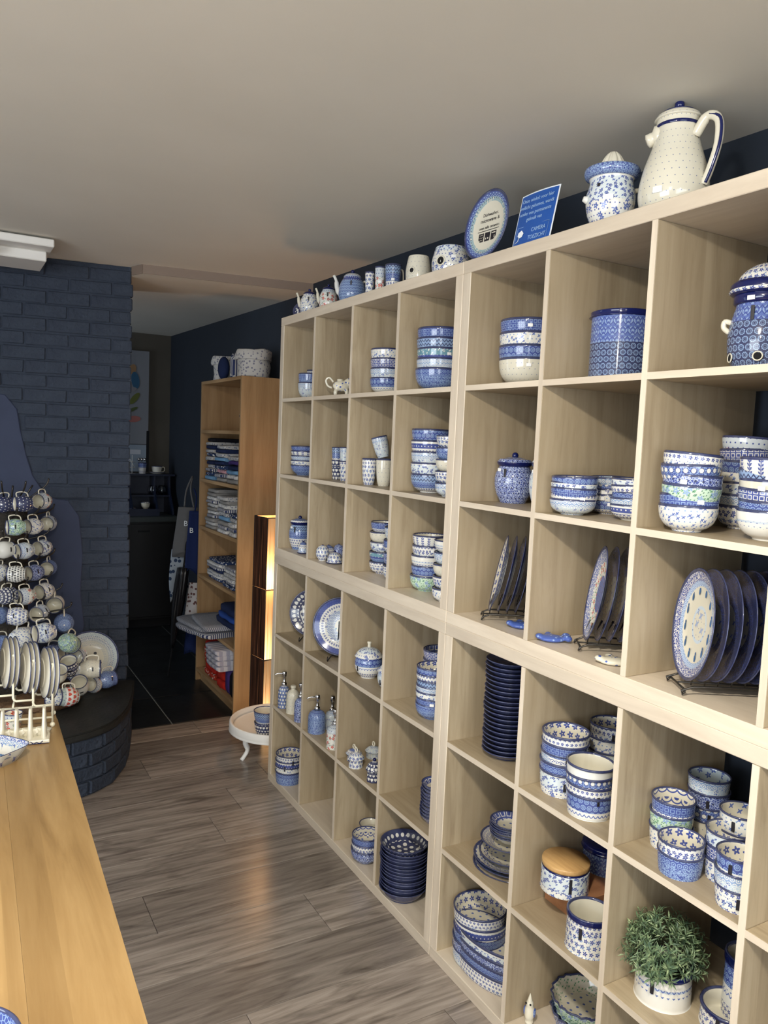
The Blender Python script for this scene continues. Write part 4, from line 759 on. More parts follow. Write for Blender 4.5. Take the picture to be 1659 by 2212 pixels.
('ramekin','ramekin',0.259,-2.26,0.7735,0.0505,0.0505,'eyes',0,0,0,'navy cream-spotted ramekin, third from top of back stack, fourth row, seventh column','ramekin stack back stack at fourth row, seventh column',1),
('ramekin','ramekin',0.261,-2.26,0.8071,0.0505,0.0505,'crackle',0,0,0,'deep blue crackled ramekin, second from top of back stack, fourth row, seventh column','ramekin stack back stack at fourth row, seventh column',1),
('ramekin','ramekin',0.26,-2.259,0.8406,0.0505,0.0505,'pale',0,0,0,'pale blue floral ramekin, topmost of back stack, fourth row, seventh column','ramekin stack back stack at fourth row, seventh column',1),
('ramekin','ramekin',0.201,-2.392,0.74,0.0488,0.0488,'bloom',0,0,0,'bold-blossomed cream ramekin, bottom one of rear right stack, fourth row, seventh column','ramekin stack rear right stack at fourth row, seventh column',1),
('ramekin','ramekin',0.2,-2.392,0.7818,0.0488,0.0488,'floral',0,0,0,'blue-flowered cream ramekin, second from top of rear right stack, fourth row, seventh column','ramekin stack rear right stack at fourth row, seventh column',1),
('ramekin','ramekin',0.201,-2.393,0.8237,0.0488,0.0488,'sprig',0,0,0,'cream blue-sprigged ramekin, topmost of rear right stack, fourth row, seventh column','ramekin stack rear right stack at fourth row, seventh column',1),
('ramekin','ramekin',0.132,-2.414,0.74,0.0495,0.0495,'floral',0,0,0,'blue-flowered cream ramekin, bottom one of middle stack, fourth row, seventh column','ramekin stack middle stack at fourth row, seventh column',1),
('ramekin','ramekin',0.133,-2.413,0.7716,0.0495,0.0495,'lattice',0,0,0,'navy square-patterned ramekin, second from top of middle stack, fourth row, seventh column','ramekin stack middle stack at fourth row, seventh column',1),
('ramekin','ramekin',0.131,-2.414,0.8032,0.0495,0.0495,'bloom',0,0,0,'bold-blossomed cream ramekin, topmost of middle stack, fourth row, seventh column','ramekin stack middle stack at fourth row, seventh column',1),
('ramekin','ramekin',0.062,-2.492,0.74,0.0471,0.0471,'floral',0,0,0,'blue-flowered cream ramekin, bottom one of right stack, fourth row, seventh column','ramekin stack right stack at fourth row, seventh column',1),
('ramekin','ramekin',0.06,-2.49,0.7739,0.0471,0.0471,'pale',0,0,0,'pale blue floral ramekin, second from top of right stack, fourth row, seventh column','ramekin stack right stack at fourth row, seventh column',1),
('ramekin','ramekin',0.061,-2.491,0.8078,0.0471,0.0471,'garland',0,0,0,'cream garland-banded ramekin, topmost of right stack, fourth row, seventh column','ramekin stack right stack at fourth row, seventh column',1),
('soap_dispenser','dispenser',0.033,-0.093,0.389,0.0277,0.1046,'eyes',0,0,2.9,'soap dispenser with cream circles, leftmost in fifth row, first column','',1),
('oil_bottle','bottle',0.045,-0.177,0.389,0.0316,0.1082,'mini',0,0,0,'cream pin-dotted bottle without pump, fifth row, first column','',1),
('soap_dispenser','dispenser',0.034,-0.291,0.389,0.0286,0.1055,'crackle',0,0,1,'deep blue soap dispenser beside cream bottle, fifth row, first column','',1),
('soap_dispenser','dispenser',0.047,-0.441,0.389,0.0388,0.0966,'speck',0,0,2.9,'speckled blue soap dispenser, leftmost in fifth row, second column','',1),
('soap_dispenser','dispenser',0.125,-0.432,0.389,0.031,0.0788,'pale',0,0,1.2,'pale floral soap dispenser at back of fifth row, second column','',1),
('soap_dispenser','dispenser',0.043,-0.631,0.389,0.035,0.0941,'redfl',0,0,-0.6,'red and blue flowered soap dispenser, front, fifth row, second column','',1),
('cheese_bell','bell',0.035,-0.84,0.389,0.0321,0.0584,'floral',0,0,0,'flowered ring-topped pot, left one in fifth row, third column','',1),
('cheese_bell','bell',0.06,-0.775,0.389,0.0309,0.0432,'lace',0,0,0,'lace-patterned ring-topped pot behind left pot, fifth row, third column','',1),
('cheese_bell','bell',0.145,-0.784,0.389,0.0322,0.0443,'pale',0,0,0,'pale ring-topped pot at back right, fifth row, third column','',1),
('cheese_bell','bell',0.04,-0.98,0.389,0.0308,0.0741,'hearts',0,0,0,'navy heart-patterned pot at front right, fifth row, third column','',1),
('plate','plate',0.075,-1.348,0.389,0.0522,0.03,'lattice',0,0,0,'navy square-patterned plate in the tall stack of small plates, fifth row, fourth column','plate stack small plates at fifth row, fourth column',1),
('plate','plate',0.074,-1.347,0.4011,0.0522,0.03,'lattice',0,0,0,'navy square-patterned plate in the tall stack of small plates, fifth row, fourth column','plate stack small plates at fifth row, fourth column',1),
('plate','plate',0.074,-1.347,0.4131,0.0522,0.03,'lattice',0,0,0,'navy square-patterned plate in the tall stack of small plates, fifth row, fourth column','plate stack small plates at fifth row, fourth column',1),
('plate','plate',0.074,-1.349,0.4252,0.0522,0.03,'lattice',0,0,0,'navy square-patterned plate in the tall stack of small plates, fifth row, fourth column','plate stack small plates at fifth row, fourth column',1),
('plate','plate',0.077,-1.347,0.4372,0.0522,0.03,'lattice',0,0,0,'navy square-patterned plate in the tall stack of small plates, fifth row, fourth column','plate stack small plates at fifth row, fourth column',1),
('plate','plate',0.075,-1.348,0.4493,0.0522,0.03,'lattice',0,0,0,'navy square-patterned plate in the tall stack of small plates, fifth row, fourth column','plate stack small plates at fifth row, fourth column',1),
('plate','plate',0.075,-1.348,0.4613,0.0522,0.03,'lattice',0,0,0,'navy square-patterned plate in the tall stack of small plates, fifth row, fourth column','plate stack small plates at fifth row, fourth column',1),
('plate','plate',0.074,-1.347,0.4734,0.0522,0.03,'lattice',0,0,0,'navy square-patterned plate in the tall stack of small plates, fifth row, fourth column','plate stack small plates at fifth row, fourth column',1),
('plate','plate',0.077,-1.348,0.4854,0.0522,0.03,'lattice',0,0,0,'navy square-patterned plate in the tall stack of small plates, fifth row, fourth column','plate stack small plates at fifth row, fourth column',1),
('plate','plate',0.077,-1.347,0.4975,0.0522,0.03,'lattice',0,0,0,'navy square-patterned plate in the tall stack of small plates, fifth row, fourth column','plate stack small plates at fifth row, fourth column',1),
('plate','plate',0.149,-1.671,0.389,0.1192,0.028,'lace',0,0,0,'blue lace-edged plate, bottom one of wide plates, fifth row, fifth column','plate stack wide plates at fifth row, fifth column',1),
('plate','plate',0.152,-1.673,0.3767,0.1192,0.028,'speck',0,0,0,'speckled blue plate, second from top of wide plates, fifth row, fifth column','plate stack wide plates at fifth row, fifth column',1),
('plate','plate',0.147,-1.673,0.3644,0.1192,0.028,'lace',0,0,0,'blue lace-edged plate, topmost of wide plates, fifth row, fifth column','plate stack wide plates at fifth row, fifth column',1),
('plate','plate',0.152,-1.661,0.437,0.0965,0.028,'ringband',0,0,0,'cream ring-banded plate, bottom one of medium plates, fifth row, fifth column','plate stack medium plates at fifth row, fifth column',1),
('plate','plate',0.151,-1.658,0.3937,0.0965,0.028,'lace',0,0,0,'blue lace-edged plate, topmost of medium plates, fifth row, fifth column','plate stack medium plates at fifth row, fifth column',1),
('plate','plate',0.14,-1.667,0.465,0.0631,0.026,'mini',0,0,0,'cream pin-dotted plate, bottom one of small plates, fifth row, fifth column','plate stack small plates at fifth row, fifth column',1),
('plate','plate',0.14,-1.666,0.4719,0.0631,0.026,'eyes',0,0,0,'navy cream-spotted plate, fifth from top of small plates, fifth row, fifth column','plate stack small plates at fifth row, fifth column',1),
('plate','plate',0.141,-1.665,0.4788,0.0631,0.026,'mini',0,0,0,'cream pin-dotted plate, fourth from top of small plates, fifth row, fifth column','plate stack small plates at fifth row, fifth column',1),
('plate','plate',0.139,-1.664,0.4857,0.0631,0.026,'lattice',0,0,0,'navy square-patterned plate, third from top of small plates, fifth row, fifth column','plate stack small plates at fifth row, fifth column',1),
('plate','plate',0.14,-1.666,0.4926,0.0631,0.026,'lace',0,0,0,'blue lace-edged plate, second from top of small plates, fifth row, fifth column','plate stack small plates at fifth row, fifth column',1),
('plate','plate',0.141,-1.664,0.4995,0.0631,0.026,'lattice',0,0,0,'navy square-patterned plate, topmost of small plates, fifth row, fifth column','plate stack small plates at fifth row, fifth column',1),
('biscuit_jar','canister',0.097,-1.957,0.479,0.0648,0.0632,'bloom',0,0,0,'flowered canister with round wooden lid on wooden block, fifth row','',1),
('utensil_crock','crock',0.077,-2.077,0.389,0.0603,0.098,'floral',0,0,0,'open crock with bold blue blossoms, fifth row, sixth column','',1),
('canister','canister',0.28,-1.927,0.389,0.0645,0.1468,'rosette',0,0,0,'tall dark blue rosette canister at the back, fifth row, sixth column','',1),
('plant_pot','crock',0.105,-2.293,0.389,0.0651,0.0831,'band',0,0,0,'cream crock with blue bands holding the green plant','',1),
('utensil_crock','crock',0.22,-2.432,0.389,0.0533,0.1533,'garland',0,0,0,'blue-banded crock behind, right of the green plant','',1),
('utensil_crock','crock',0.164,-2.43,0.389,0.063,0.0492,'floral',0,0,0,'cream crock in the lower right front of the plant','',1),
('ramekin','ramekin',0.051,-0.141,0.038,0.0664,0.06,'speck',0,0,0,'speckled blue ramekin, bottom one, bottom row, first column','ramekin stack at bottom row, first column',1),
('ramekin','ramekin',0.05,-0.142,0.0655,0.0664,0.06,'sprig',0,0,0,'cream blue-sprigged ramekin, third from top, bottom row, first column','ramekin stack at bottom row, first column',1),
('ramekin','ramekin',0.05,-0.142,0.0929,0.0664,0.06,'ringband',0,0,0,'cream ring-banded ramekin, second from top, bottom row, first column','ramekin stack at bottom row, first column',1),
('ramekin','ramekin',0.052,-0.143,0.1204,0.0664,0.06,'floral',0,0,0,'blue-flowered cream ramekin, topmost, bottom row, first column','ramekin stack at bottom row, first column',1),
('bowl','bowl',0.052,-0.921,0.038,0.0599,0.0569,'crackle',0,0,0,'deep blue crackled bowl, bottom one, bottom row, third column','bowl stack at bottom row, third column',1),
('bowl','bowl',0.054,-0.922,0.0645,0.0599,0.0569,'floral',0,0,0,'blue-flowered cream bowl, second from top, bottom row, third column','bowl stack at bottom row, third column',1),
('bowl','bowl',0.054,-0.923,0.0911,0.0599,0.0569,'lace',0,0,0,'blue lace-edged bowl, topmost, bottom row, third column','bowl stack at bottom row, third column',1),
('soup_cup','cupobj',0.14,-0.795,0.088,0.0476,0.0242,'pale',0,0,0,'pale soup cup with cream handle on nested bowls, third column','',1),
('deep_plate','deepplate',0.063,-1.187,0.038,0.0892,0.045,'navy',0,0,0,'plain navy deep plate in the tall stack of deep plates, bottom row, fourth column','deepplate stack deep plates at bottom row, fourth column',1),
('deep_plate','deepplate',0.067,-1.183,0.0502,0.0892,0.045,'navy',0,0,0,'plain navy deep plate in the tall stack of deep plates, bottom row, fourth column','deepplate stack deep plates at bottom row, fourth column',1),
('deep_plate','deepplate',0.066,-1.187,0.0624,0.0892,0.045,'navy',0,0,0,'plain navy deep plate in the tall stack of deep plates, bottom row, fourth column','deepplate stack deep plates at bottom row, fourth column',1),
('deep_plate','deepplate',0.068,-1.183,0.0745,0.0892,0.045,'navy',0,0,0,'plain navy deep plate in the tall stack of deep plates, bottom row, fourth column','deepplate stack deep plates at bottom row, fourth column',1),
('deep_plate','deepplate',0.065,-1.187,0.0867,0.0892,0.045,'navy',0,0,0,'plain navy deep plate in the tall stack of deep plates, bottom row, fourth column','deepplate stack deep plates at bottom row, fourth column',1),
('deep_plate','deepplate',0.067,-1.184,0.0989,0.0892,0.045,'navy',0,0,0,'plain navy deep plate in the tall stack of deep plates, bottom row, fourth column','deepplate stack deep plates at bottom row, fourth column',1),
('deep_plate','deepplate',0.066,-1.187,0.1111,0.0892,0.045,'navy',0,0,0,'plain navy deep plate in the tall stack of deep plates, bottom row, fourth column','deepplate stack deep plates at bottom row, fourth column',1),
('deep_plate','deepplate',0.066,-1.187,0.1233,0.0892,0.045,'navy',0,0,0,'plain navy deep plate in the tall stack of deep plates, bottom row, fourth column','deepplate stack deep plates at bottom row, fourth column',1),
('deep_plate','deepplate',0.065,-1.187,0.1354,0.0892,0.045,'navy',0,0,0,'plain navy deep plate in the tall stack of deep plates, bottom row, fourth column','deepplate stack deep plates at bottom row, fourth column',1),
('deep_plate','deepplate',0.064,-1.183,0.1476,0.0892,0.045,'navy',0,0,0,'plain navy deep plate in the tall stack of deep plates, bottom row, fourth column','deepplate stack deep plates at bottom row, fourth column',1),
('deep_plate','deepplate',0.066,-1.183,0.1598,0.0892,0.045,'navy',0,0,0,'plain navy deep plate in the tall stack of deep plates, bottom row, fourth column','deepplate stack deep plates at bottom row, fourth column',1),
('deep_plate','deepplate',0.064,-1.185,0.172,0.0892,0.045,'navy',0,0,0,'plain navy deep plate in the tall stack of deep plates, bottom row, fourth column','deepplate stack deep plates at bottom row, fourth column',1),
('deep_plate','deepplate',0.066,-1.187,0.1842,0.0892,0.045,'navy',0,0,0,'plain navy deep plate in the tall stack of deep plates, bottom row, fourth column','deepplate stack deep plates at bottom row, fourth column',1),
('deep_plate','deepplate',0.065,-1.182,0.1964,0.0892,0.045,'dotnavy',0,0,0,'navy white-dotted deep plate, topmost of deep plates, bottom row, fourth column','deepplate stack deep plates at bottom row, fourth column',1),
('dish','dish',0.101,-1.595,0.038,0.0858,0.055,'pale',0,0,0,'pale blue floral dish, bottom one of round dish stack, bottom row, fifth column','dish stack round dish stack at bottom row, fifth column',1),
('dish','dish',0.099,-1.596,0.0703,0.0858,0.055,'crackle',0,0,0,'deep blue crackled dish, fourth from top of round dish stack, bottom row, fifth column','dish stack round dish stack at bottom row, fifth column',1),
('dish','dish',0.101,-1.596,0.1025,0.0858,0.055,'speck',0,0,0,'speckled blue dish, third from top of round dish stack, bottom row, fifth column','dish stack round dish stack at bottom row, fifth column',1),
('dish','dish',0.1,-1.599,0.1348,0.0858,0.055,'ringband',0,0,0,'cream ring-banded dish, second from top of round dish stack, bottom row, fifth column','dish stack round dish stack at bottom row, fifth column',1),
('dish','dish',0.098,-1.595,0.167,0.0858,0.055,'floral',0,0,0,'blue-flowered cream dish, topmost of round dish stack, bottom row, fifth column','dish stack round dish stack at bottom row, fifth column',1),
('fluted','fluted',0.209,-1.953,0.038,0.0942,0.045,'crackle',0,0,0,'deep blue crackled fluted, bottom one of baking dish pair, bottom row, sixth column','fluted stack baking dish pair at bottom row, sixth column',1),
('fluted','fluted',0.208,-1.953,0.0773,0.0942,0.045,'green',0,0,0,'green leafy fluted, topmost of baking dish pair, bottom row, sixth column','fluted stack baking dish pair at bottom row, sixth column',1),
('teapot','teapot',0.1,-0.087,2.226,0.0428,0.1171,'sprig',0,0,0,'small cream teapot with blue sprigs, leftmost on the shelving','',1),
('teapot','teapot',0.12,-0.25,2.226,0.0413,0.1167,'redfl',0,0,0,'small cream teapot with red flowers on the shelving','',1),
('teapot','teapot',0.13,-0.461,2.226,0.0568,0.1403,'scale',0,0,0,'dark blue patterned teapot with round knob on the shelving','',1),
('mug','cupobj',0.09,-0.692,2.226,0.0192,0.1081,'floral',0,0,0,'blue-flowered mug left of the red-tulip mug','',1),
('mug','cupobj',0.1,-0.757,2.226,0.0207,0.1182,'redfl',0,0,0,'mug with red tulip between two blue mugs, shelving top','',1),
('mug','cupobj',0.12,-0.823,2.226,0.0318,0.1168,'zig',0,0,0,'wide blue-banded mug, rightmost of three on the shelving','',1),
('tea_warmer','warmer',0.11,-1.022,2.226,0.0449,0.1101,'mini',0,0,0,'cream speckled tea warmer with round hole on the shelving','',1),
('tea_warmer','warmer',0.12,-1.211,2.226,0.0627,0.1065,'bloom',0,0,0,'blue-blossomed tea warmer with round hole and price tag','',1),
('citrus_juicer','juicer',0.09,-1.966,2.226,0.0608,0.133,'bloom',0,0,0,'flowered citrus juicer jug with ribbed cream reamer','',1),
('coffee_pot','pitcher',0.13,-2.128,2.226,0.0801,0.224,'mini',0,0,0,'tall cream pin-dotted coffee pot with dark round knob','',1),
]
MUGS=[
((-1.132,0.609,1.301),(0.894,0.447,0),(0,0,1),0.0394,'dotnavy','navy white-dotted mug at top left of the mug tree','mug'),
((-1.049,0.562,1.309),(-0.984,-0.179,0),(0,0,1),0.0394,'dotnavy','navy-rimmed mug hanging sideways, top row of the mug tree','mug'),
((-0.952,0.681,1.312),(-0.654,-0.756,0),(0,0,1),0.041,'redfl','top right mug showing its opening, above the green one','mug'),
((-1.082,0.536,1.201),(-0.991,-0.135,0),(0,0,1),0.0401,'green','green leafy mug hanging in second row of the tree','mug'),
((-0.997,0.637,1.192),(-0.841,-0.54,0),(0,0,1),0.0405,'sprig','grey sprigged mug just right of the green hanging mug','mug'),
((-0.911,0.818,1.186),(-0.345,-0.938,0),(0,0,1),0.0414,'pale','second row mug at right edge facing forward','mug'),
((-1.132,0.553,1.093),(0.853,0.523,0),(0,0,1),0.0412,'cream','plain pale mug showing its foot, third row, left edge','mug'),
((-1.046,0.538,1.088),(-0.889,-0.458,0),(0,0,1),0.0405,'pale','third row mug with black label, opening to the left','mug'),
((-0.951,0.68,1.08),(-0.718,-0.696,0),(0,0,1),0.0412,'bloom','third row mug at right with dark blossoms','mug'),
((-1.152,0.553,0.984),(0.548,0.837,0),(0,0,1),0.0412,'sprig','sprigged mug cut by the left picture edge, fourth row','mug'),
((-1.08,0.512,0.983),(-0.969,0.247,0),(0,0,1),0.0401,'bigdot','white mug with large black dots, fourth row','mug'),
((-0.995,0.612,0.969),(-0.823,-0.568,0),(0,0,1),0.0405,'crackle','dark blue mug right of the black-dotted white mug','mug'),
((-0.911,0.794,0.96),(-0.346,-0.938,0),(0,0,1),0.0414,'speck','fourth row mug at right edge facing forward','mug'),
((-1.126,0.527,0.879),(0.805,0.593,0),(0,0,1),0.0412,'hearts','navy heart mug showing its foot, fifth row left','mug'),
((-1.044,0.515,0.874),(-0.855,-0.518,0),(0,0,1),0.0416,'redfl','red-flowered mug opening to the left, fifth row','mug'),
((-0.945,0.654,0.867),(-0.743,-0.669,0),(0,0,1),0.0423,'sprig','fifth row mug at right with brown sprigs','mug'),
((-1.153,0.533,0.785),(0.548,0.837,0),(0,0,1),0.0412,'speck','blue speckled mug cut by left edge, sixth row','mug'),
((-1.079,0.468,0.791),(-0.969,0.247,0),(0,0,1),0.0432,'floral','pale floral mug with label, sixth row','mug'),
((-0.977,0.525,0.787),(-0.555,-0.832,0),(0,0,1),0.0421,'pale','mug facing forward in the sixth row, opening fully seen','mug'),
((-0.89,0.707,0.789),(-0.185,-0.983,0),(0,0,1),0.0456,'cream','cream mug interior facing forward, rightmost in sixth row','mug'),
((-1.06,0.492,0.683),(0.815,0.579,0),(0,0,1),0.0502,'sprig','white sprigged mug with navy rim and visible foot','mug'),
((-0.967,0.442,0.709),(-0.961,-0.276,0),(0,0,1),0.048,'bloom','round mug with blue blossom band, under sixth row','mug'),
((-0.854,0.654,0.699),(0.091,0.996,0),(0,0,1),0.0488,'speck','mug seen from below with white sticker on its foot','mug'),
((-0.846,0.549,0.624),(0.528,0.687,-0.5),(0,0,1),0.0478,'green','green leafy mug with navy rim before the big platter','mug'),
((-1.142,0.535,0.646),(-0.894,-0.448,0),(0,0,1),0.0436,'speck','blue speckled mug at left edge behind the plate rack','mug'),
((-1.039,0.473,0.612),(-0.345,-0.743,0.574),(0,0,1),0.0436,'redfl','cream mug with navy rim behind the rack plates','mug'),
((-0.902,0.665,0.544),(0.803,-0.596,0),(0,0,1),0.0465,'crackle','dark blue mug in the shadow inside the pile','mug'),
((-0.779,0.684,0.507),(-0.486,-0.835,0.259),(0,0,1),0.0451,'redfl','cream mug interior right of the green navy-rimmed mug','mug'),
((-0.842,0.557,0.5),(-0.142,-0.448,0.883),(-0.991,0.132,-0),0.0458,'hearts','navy mug with cream hearts standing open upward','mug'),
((-0.905,0.454,0.497),(0.13,-0.559,0.819),(-0.993,0.12,-0),0.0421,'mini','round grey-blue mug with black label right of the rack','mug'),
((-0.736,0.586,0.469),(0.982,-0.191,0),(0,0,1),0.0491,'mini','white mug with small marks and navy rim, facing right','mug'),
((-0.794,0.543,0.4),(-0.188,-0.642,0.743),(-0.99,0.144,-0),0.046,'cream','cream mug with dark rim in front, open upward','mug'),
((-0.719,0.59,0.382),(-0.569,-0.748,0.342),(0,0,1),0.0399,'redfl','small mug behind the cream open mug at lower right','mug'),
((-0.651,0.644,0.387),(0.94,0.341,0),(0,0,1),0.0455,'speck','brownish speckled mug at far right of the pile','mug'),
((-0.864,0.42,0.393),(-0.962,-0.213,0.174),(0,0,1),0.0466,'tulip','mug with red and blue tulips lying on the log base','mug'),
((-0.922,0.452,0.384),(-0.958,0.286,0),(0,0,1),0.0377,'sprig','mug half hidden behind the right post of the rack','mug'),
]
# ================================================ SHELVING
UH=1.113; UW=1.464
def unit(y0,z0,label):
    U=empty('shelving_unit',(.195,y0-UW/2,z0),0,label,'shelving unit','pale oak cube shelving units')
    D=.195
    def pc(name,a,b_,mat): return box(name,a,b_,mat,U,.0016)
    h=UW/2
    pc('top_panel',(-D,-h,UH-.038),(D,h,UH),M['oakE']); pc('bottom_panel',(-D,-h,0),(D,h,.038),M['oakE'])
    for s in(-1,1): pc('side_panel',(-D,min(s*h,s*(h-.038)),.038),(D,max(s*h,s*(h-.038)),UH-.038),M['oakEz'])
    ys=[h-.038-.335*k-.016*(k-1) for k in(1,2,3)]
    for y in ys:
        pc('divider',(-D+.001,y-.016,.038),(D,y,UH-.038),M['oakZ'])
        box('edge_band',(-D,y-.016,.0385),(-D+.001,y,UH-.0385),M['oakEz'],U)
    for zz in(.373,.724):
        for k in range(4):
            ya=h-.038-.351*k
            pc('shelf_board',(-D+.001,ya-.335,zz),(D,ya,zz+.016),M['oakY'])
            box('edge_band',(-D,ya-.335,zz),(-D+.001,ya,zz+.016),M['oakE'],U)
    # inner faces of the thick outer frame in staved veneer
    box('inner_veneer',(-D+.002,h-.0385,.038),(D,h-.0378,UH-.038),M['oakZ'],U); 
    return U
unit(0,0,'lower far pale oak cube shelving unit, left bottom of the wall'); unit(0,UH,'upper far pale oak cube shelving unit, left top, under the teapots')
unit(-1.466,0,'lower near pale oak cube shelving unit holding the green plant'); unit(-1.466,UH,'upper near pale oak cube shelving unit under the blue camera sign')
# beech bookcase with textiles
BC=empty('bookcase',(.2575,1.27,0),0,'tall brown beech bookcase full of folded textiles behind the lamp','bookcase')
X0,X1,Y0,Y1=.115-.2575,.40-.2575,-.40,.40
for a,b_ in((Y0,Y0+.02),(Y1-.02,Y1)): box('side_panel',(X0,a,0),(X1,b_,2.016),M['beechZ'],BC,.001)
box('top_panel',(X0,Y0+.02,1.996),(X1,Y1-.02,2.016),M['beechY'],BC); box('back_panel',(X1-.006,Y0+.02,.07),(X1,Y1-.02,1.996),M['beechZ'],BC)
box('plinth_board',(X0+.03,Y0+.02,0),(X0+.045,Y1-.02,.07),M['beechY'],BC)
BZ=[1.70,1.38,1.066,.738,.41,.09]
for zz in BZ: box('shelf_board',(X0,Y0+.02,zz-.02),(X1-.006,Y1-.02,zz),M['beechY'],BC)
def fold(x,y,z,dx,dy,dz,mat,label,group,rz=0,name='folded_cloth',cat='textile'):
    """folded cloth: a rounded slab with a fold line round its edge and soft sagging surface"""
    bm=bmesh.new(); nx,ny=8,6; seg=14
    prof=[]
    for i in range(seg):
        a=2*PI*i/seg; prof.append((abs(cos(a))**.35*(1 if cos(a)>=0 else -1),abs(sin(a))**.6*(1 if sin(a)>=0 else -1)))
    # loops along y
    rings=[]
    for j in range(ny+1):
        t=-1+2*j/ny; sh=(1-abs(t)**8*.12); ring=[]
        for i,(a,b_) in enumerate(prof):
            px_=a*dx/2*sh; pz=b_*dz/2*(.93 if j in(0,ny) else 1)
            n_=noise.noise(Vector((px_*9+x*7,t*2+y*5,z*31)))*dz*.22
            # pinch to show the layers of the fold on the ends
            if abs(b_)<.2: px_*=.975
            ring.append(bm.verts.new((px_,t*dy/2,pz+n_)))
        rings.append(ring)
    for j in range(ny):
        for i in range(seg):
            f=bm.faces.new((rings[j][i],rings[j][(i+1)%seg],rings[j+1][(i+1)%seg],rings[j+1][i])); f.smooth=True
    bm.faces.new(rings[0][::-1]); bm.faces.new(rings[-1]); bmesh.ops.recalc_face_normals(bm,faces=bm.faces)
    o=mesh_obj(name,bm,mat,None,loc=(x,y,z+dz/2)); o.rotation_euler=(0,0,rz); return tag(o,label,cat,group)
ORD=['top','second','third','fourth','fifth','sixth','seventh','eighth','ninth','tenth','eleventh']
CN=dict(grey='grey',greyspot='grey spotted',navy='navy',navyspot='navy white-dotted',white='white flowered',stripe='blue and white striped',check='checked',red='plain red',redw='red and white',black='black',purple='purple',pink='pink',lblue='light blue',royal='royal blue',knit='grey knitted',brownw='brown and white')
def pile(sh,y,x,dx,dy,dz,keys,where,word='cloth'):
    z=BZ[sh]
    for i,k in enumerate(keys):
        n=len(keys)-1-i
        lab=f'{CN[k]} folded {word}, {ORD[n]} of the {where}'
        d=dz*random.uniform(.9,1.08); fold(x+random.uniform(-.012,.006),y+random.uniform(-.006,.006),z,dx*random.uniform(.92,1.04),dy*random.uniform(.93,1.02),d,CL[k],lab,'folded textiles, '+where,random.uniform(-.04,.04)); z+=d
pile(1,1.52,.235,.22,.16,.025,['lblue','navyspot','stripe','greyspot','navy','greyspot','navyspot','greyspot','navy','greyspot','black'],'left pile, second bookcase compartment')
pile(1,1.30,.235,.22,.19,.026,['grey','stripe','pink','navyspot','navy','lblue','greyspot','navy','greyspot'],'middle pile, second bookcase compartment')
pile(1,1.05,.235,.22,.22,.028,['grey','white','lblue','navy','purple','greyspot'],'right pile, second bookcase compartment')
pile(2,1.45,.235,.23,.20,.024,['grey','greyspot','grey','stripe','white','grey','greyspot','stripe','white','grey','grey'],'left pile, third bookcase compartment')
pile(2,1.19,.225,.22,.20,.026,['white','stripe','grey','lblue','greyspot','stripe','white','grey','greyspot'],'middle pile, third bookcase compartment')
pile(2,.985,.215,.20,.15,.028,['white','stripe','white','greyspot','navyspot'],'right pile, third bookcase compartment')
pile(3,1.40,.245,.22,.30,.018,['navyspot','white','greyspot','navy','stripe','white','navyspot'],'left pile, fourth bookcase compartment','tea towel')
pile(3,1.08,.235,.20,.24,.022,['navyspot','stripe','white','greyspot','white','stripe'],'right pile, fourth bookcase compartment','tea towel')
# fifth compartment: packets sticking out, blue cloths, grey knits
for i,(k,x,y,z,dx,dy,dz,rz,w_) in enumerate([('stripe',.13,1.36,.41,.34,.42,.035,.25,'lowest'),('check',.12,1.40,.446,.33,.40,.03,.12,'middle'),('check',.15,1.28,.477,.30,.42,.028,-.06,'uppermost')]):
    o=fold(x,y,z,dx,dy,dz,CL[k],f'clear-wrapped {CN[k]} cloth sticking out of the bookcase, {w_} one','wrapped cloths',rz,'wrapped_cloth')
for i,(k,z,dz,w_) in enumerate([('navy',.506,.034,'under the blue cushion'),('royal',.541,.028,'in the middle of the dark blue pile'),('navy',.570,.05,'on top of the dark blue pile')]):
    fold(.22,1.10,z,.22-.02*i,.34-.03*i,dz,CL[k],f'{CN[k]} folded cloth {w_}, fifth bookcase compartment','dark blue cloths',0)
for i in range(4):
    fold(.125+.01*i,.985,.365+0*i if 0 else .412+.001*i,.001,.001,.001,CL['knit'],'x',None) if 0 else None
pile(5,1.42,.235,.22,.26,.036,['redw','red','redw','redw','redw','red'],'left red pile, lowest bookcase compartment')
pile(5,1.16,.225,.21,.14,.05,['red','red','red','redw'],'middle red pile, lowest bookcase compartment')
for i in range(4): fold(.105,1.06+.01*i,.262+.030*i+.0,.15,.24,.029,CL['knit'],f'grey knitted cloth, {ORD[3-i]} of the grey knit pile hanging forward','grey knitted cloths') 
fold(.22,1.03,.09,.20,.07,.165,CL['purple'],'purple cloth standing at the right of the lowest bookcase compartment',None,0); fold(.22,.945,.09,.20,.08,.160,CL['black'],'black cloth standing at the far right of the lowest bookcase compartment',None,0)
# first compartment: oven mitts
def mitt(x,y,z,h,w_,mat,label,lean=0):
    o=blob('oven_mitt',[((0,0,h*.45),(.022,w_*.5,h*.46),0),((0,0,h*.75),(.022,w_*.42,h*.25),0),((0,w_*.5,h*.55),(.018,w_*.28,h*.16),0)],mat,None,.007,(x,y,z)); o.rotation_euler=(0,lean,0); return tag(o,label,'oven mitt')
mitt(.22,1.09,1.70,.17,.11,CL['navyspot'],'navy white-dotted oven mitt in the top bookcase compartment'); mitt(.25,.985,1.70,.20,.12,CL['check'],'checked oven mitt right of the dotted one, top bookcase compartment')
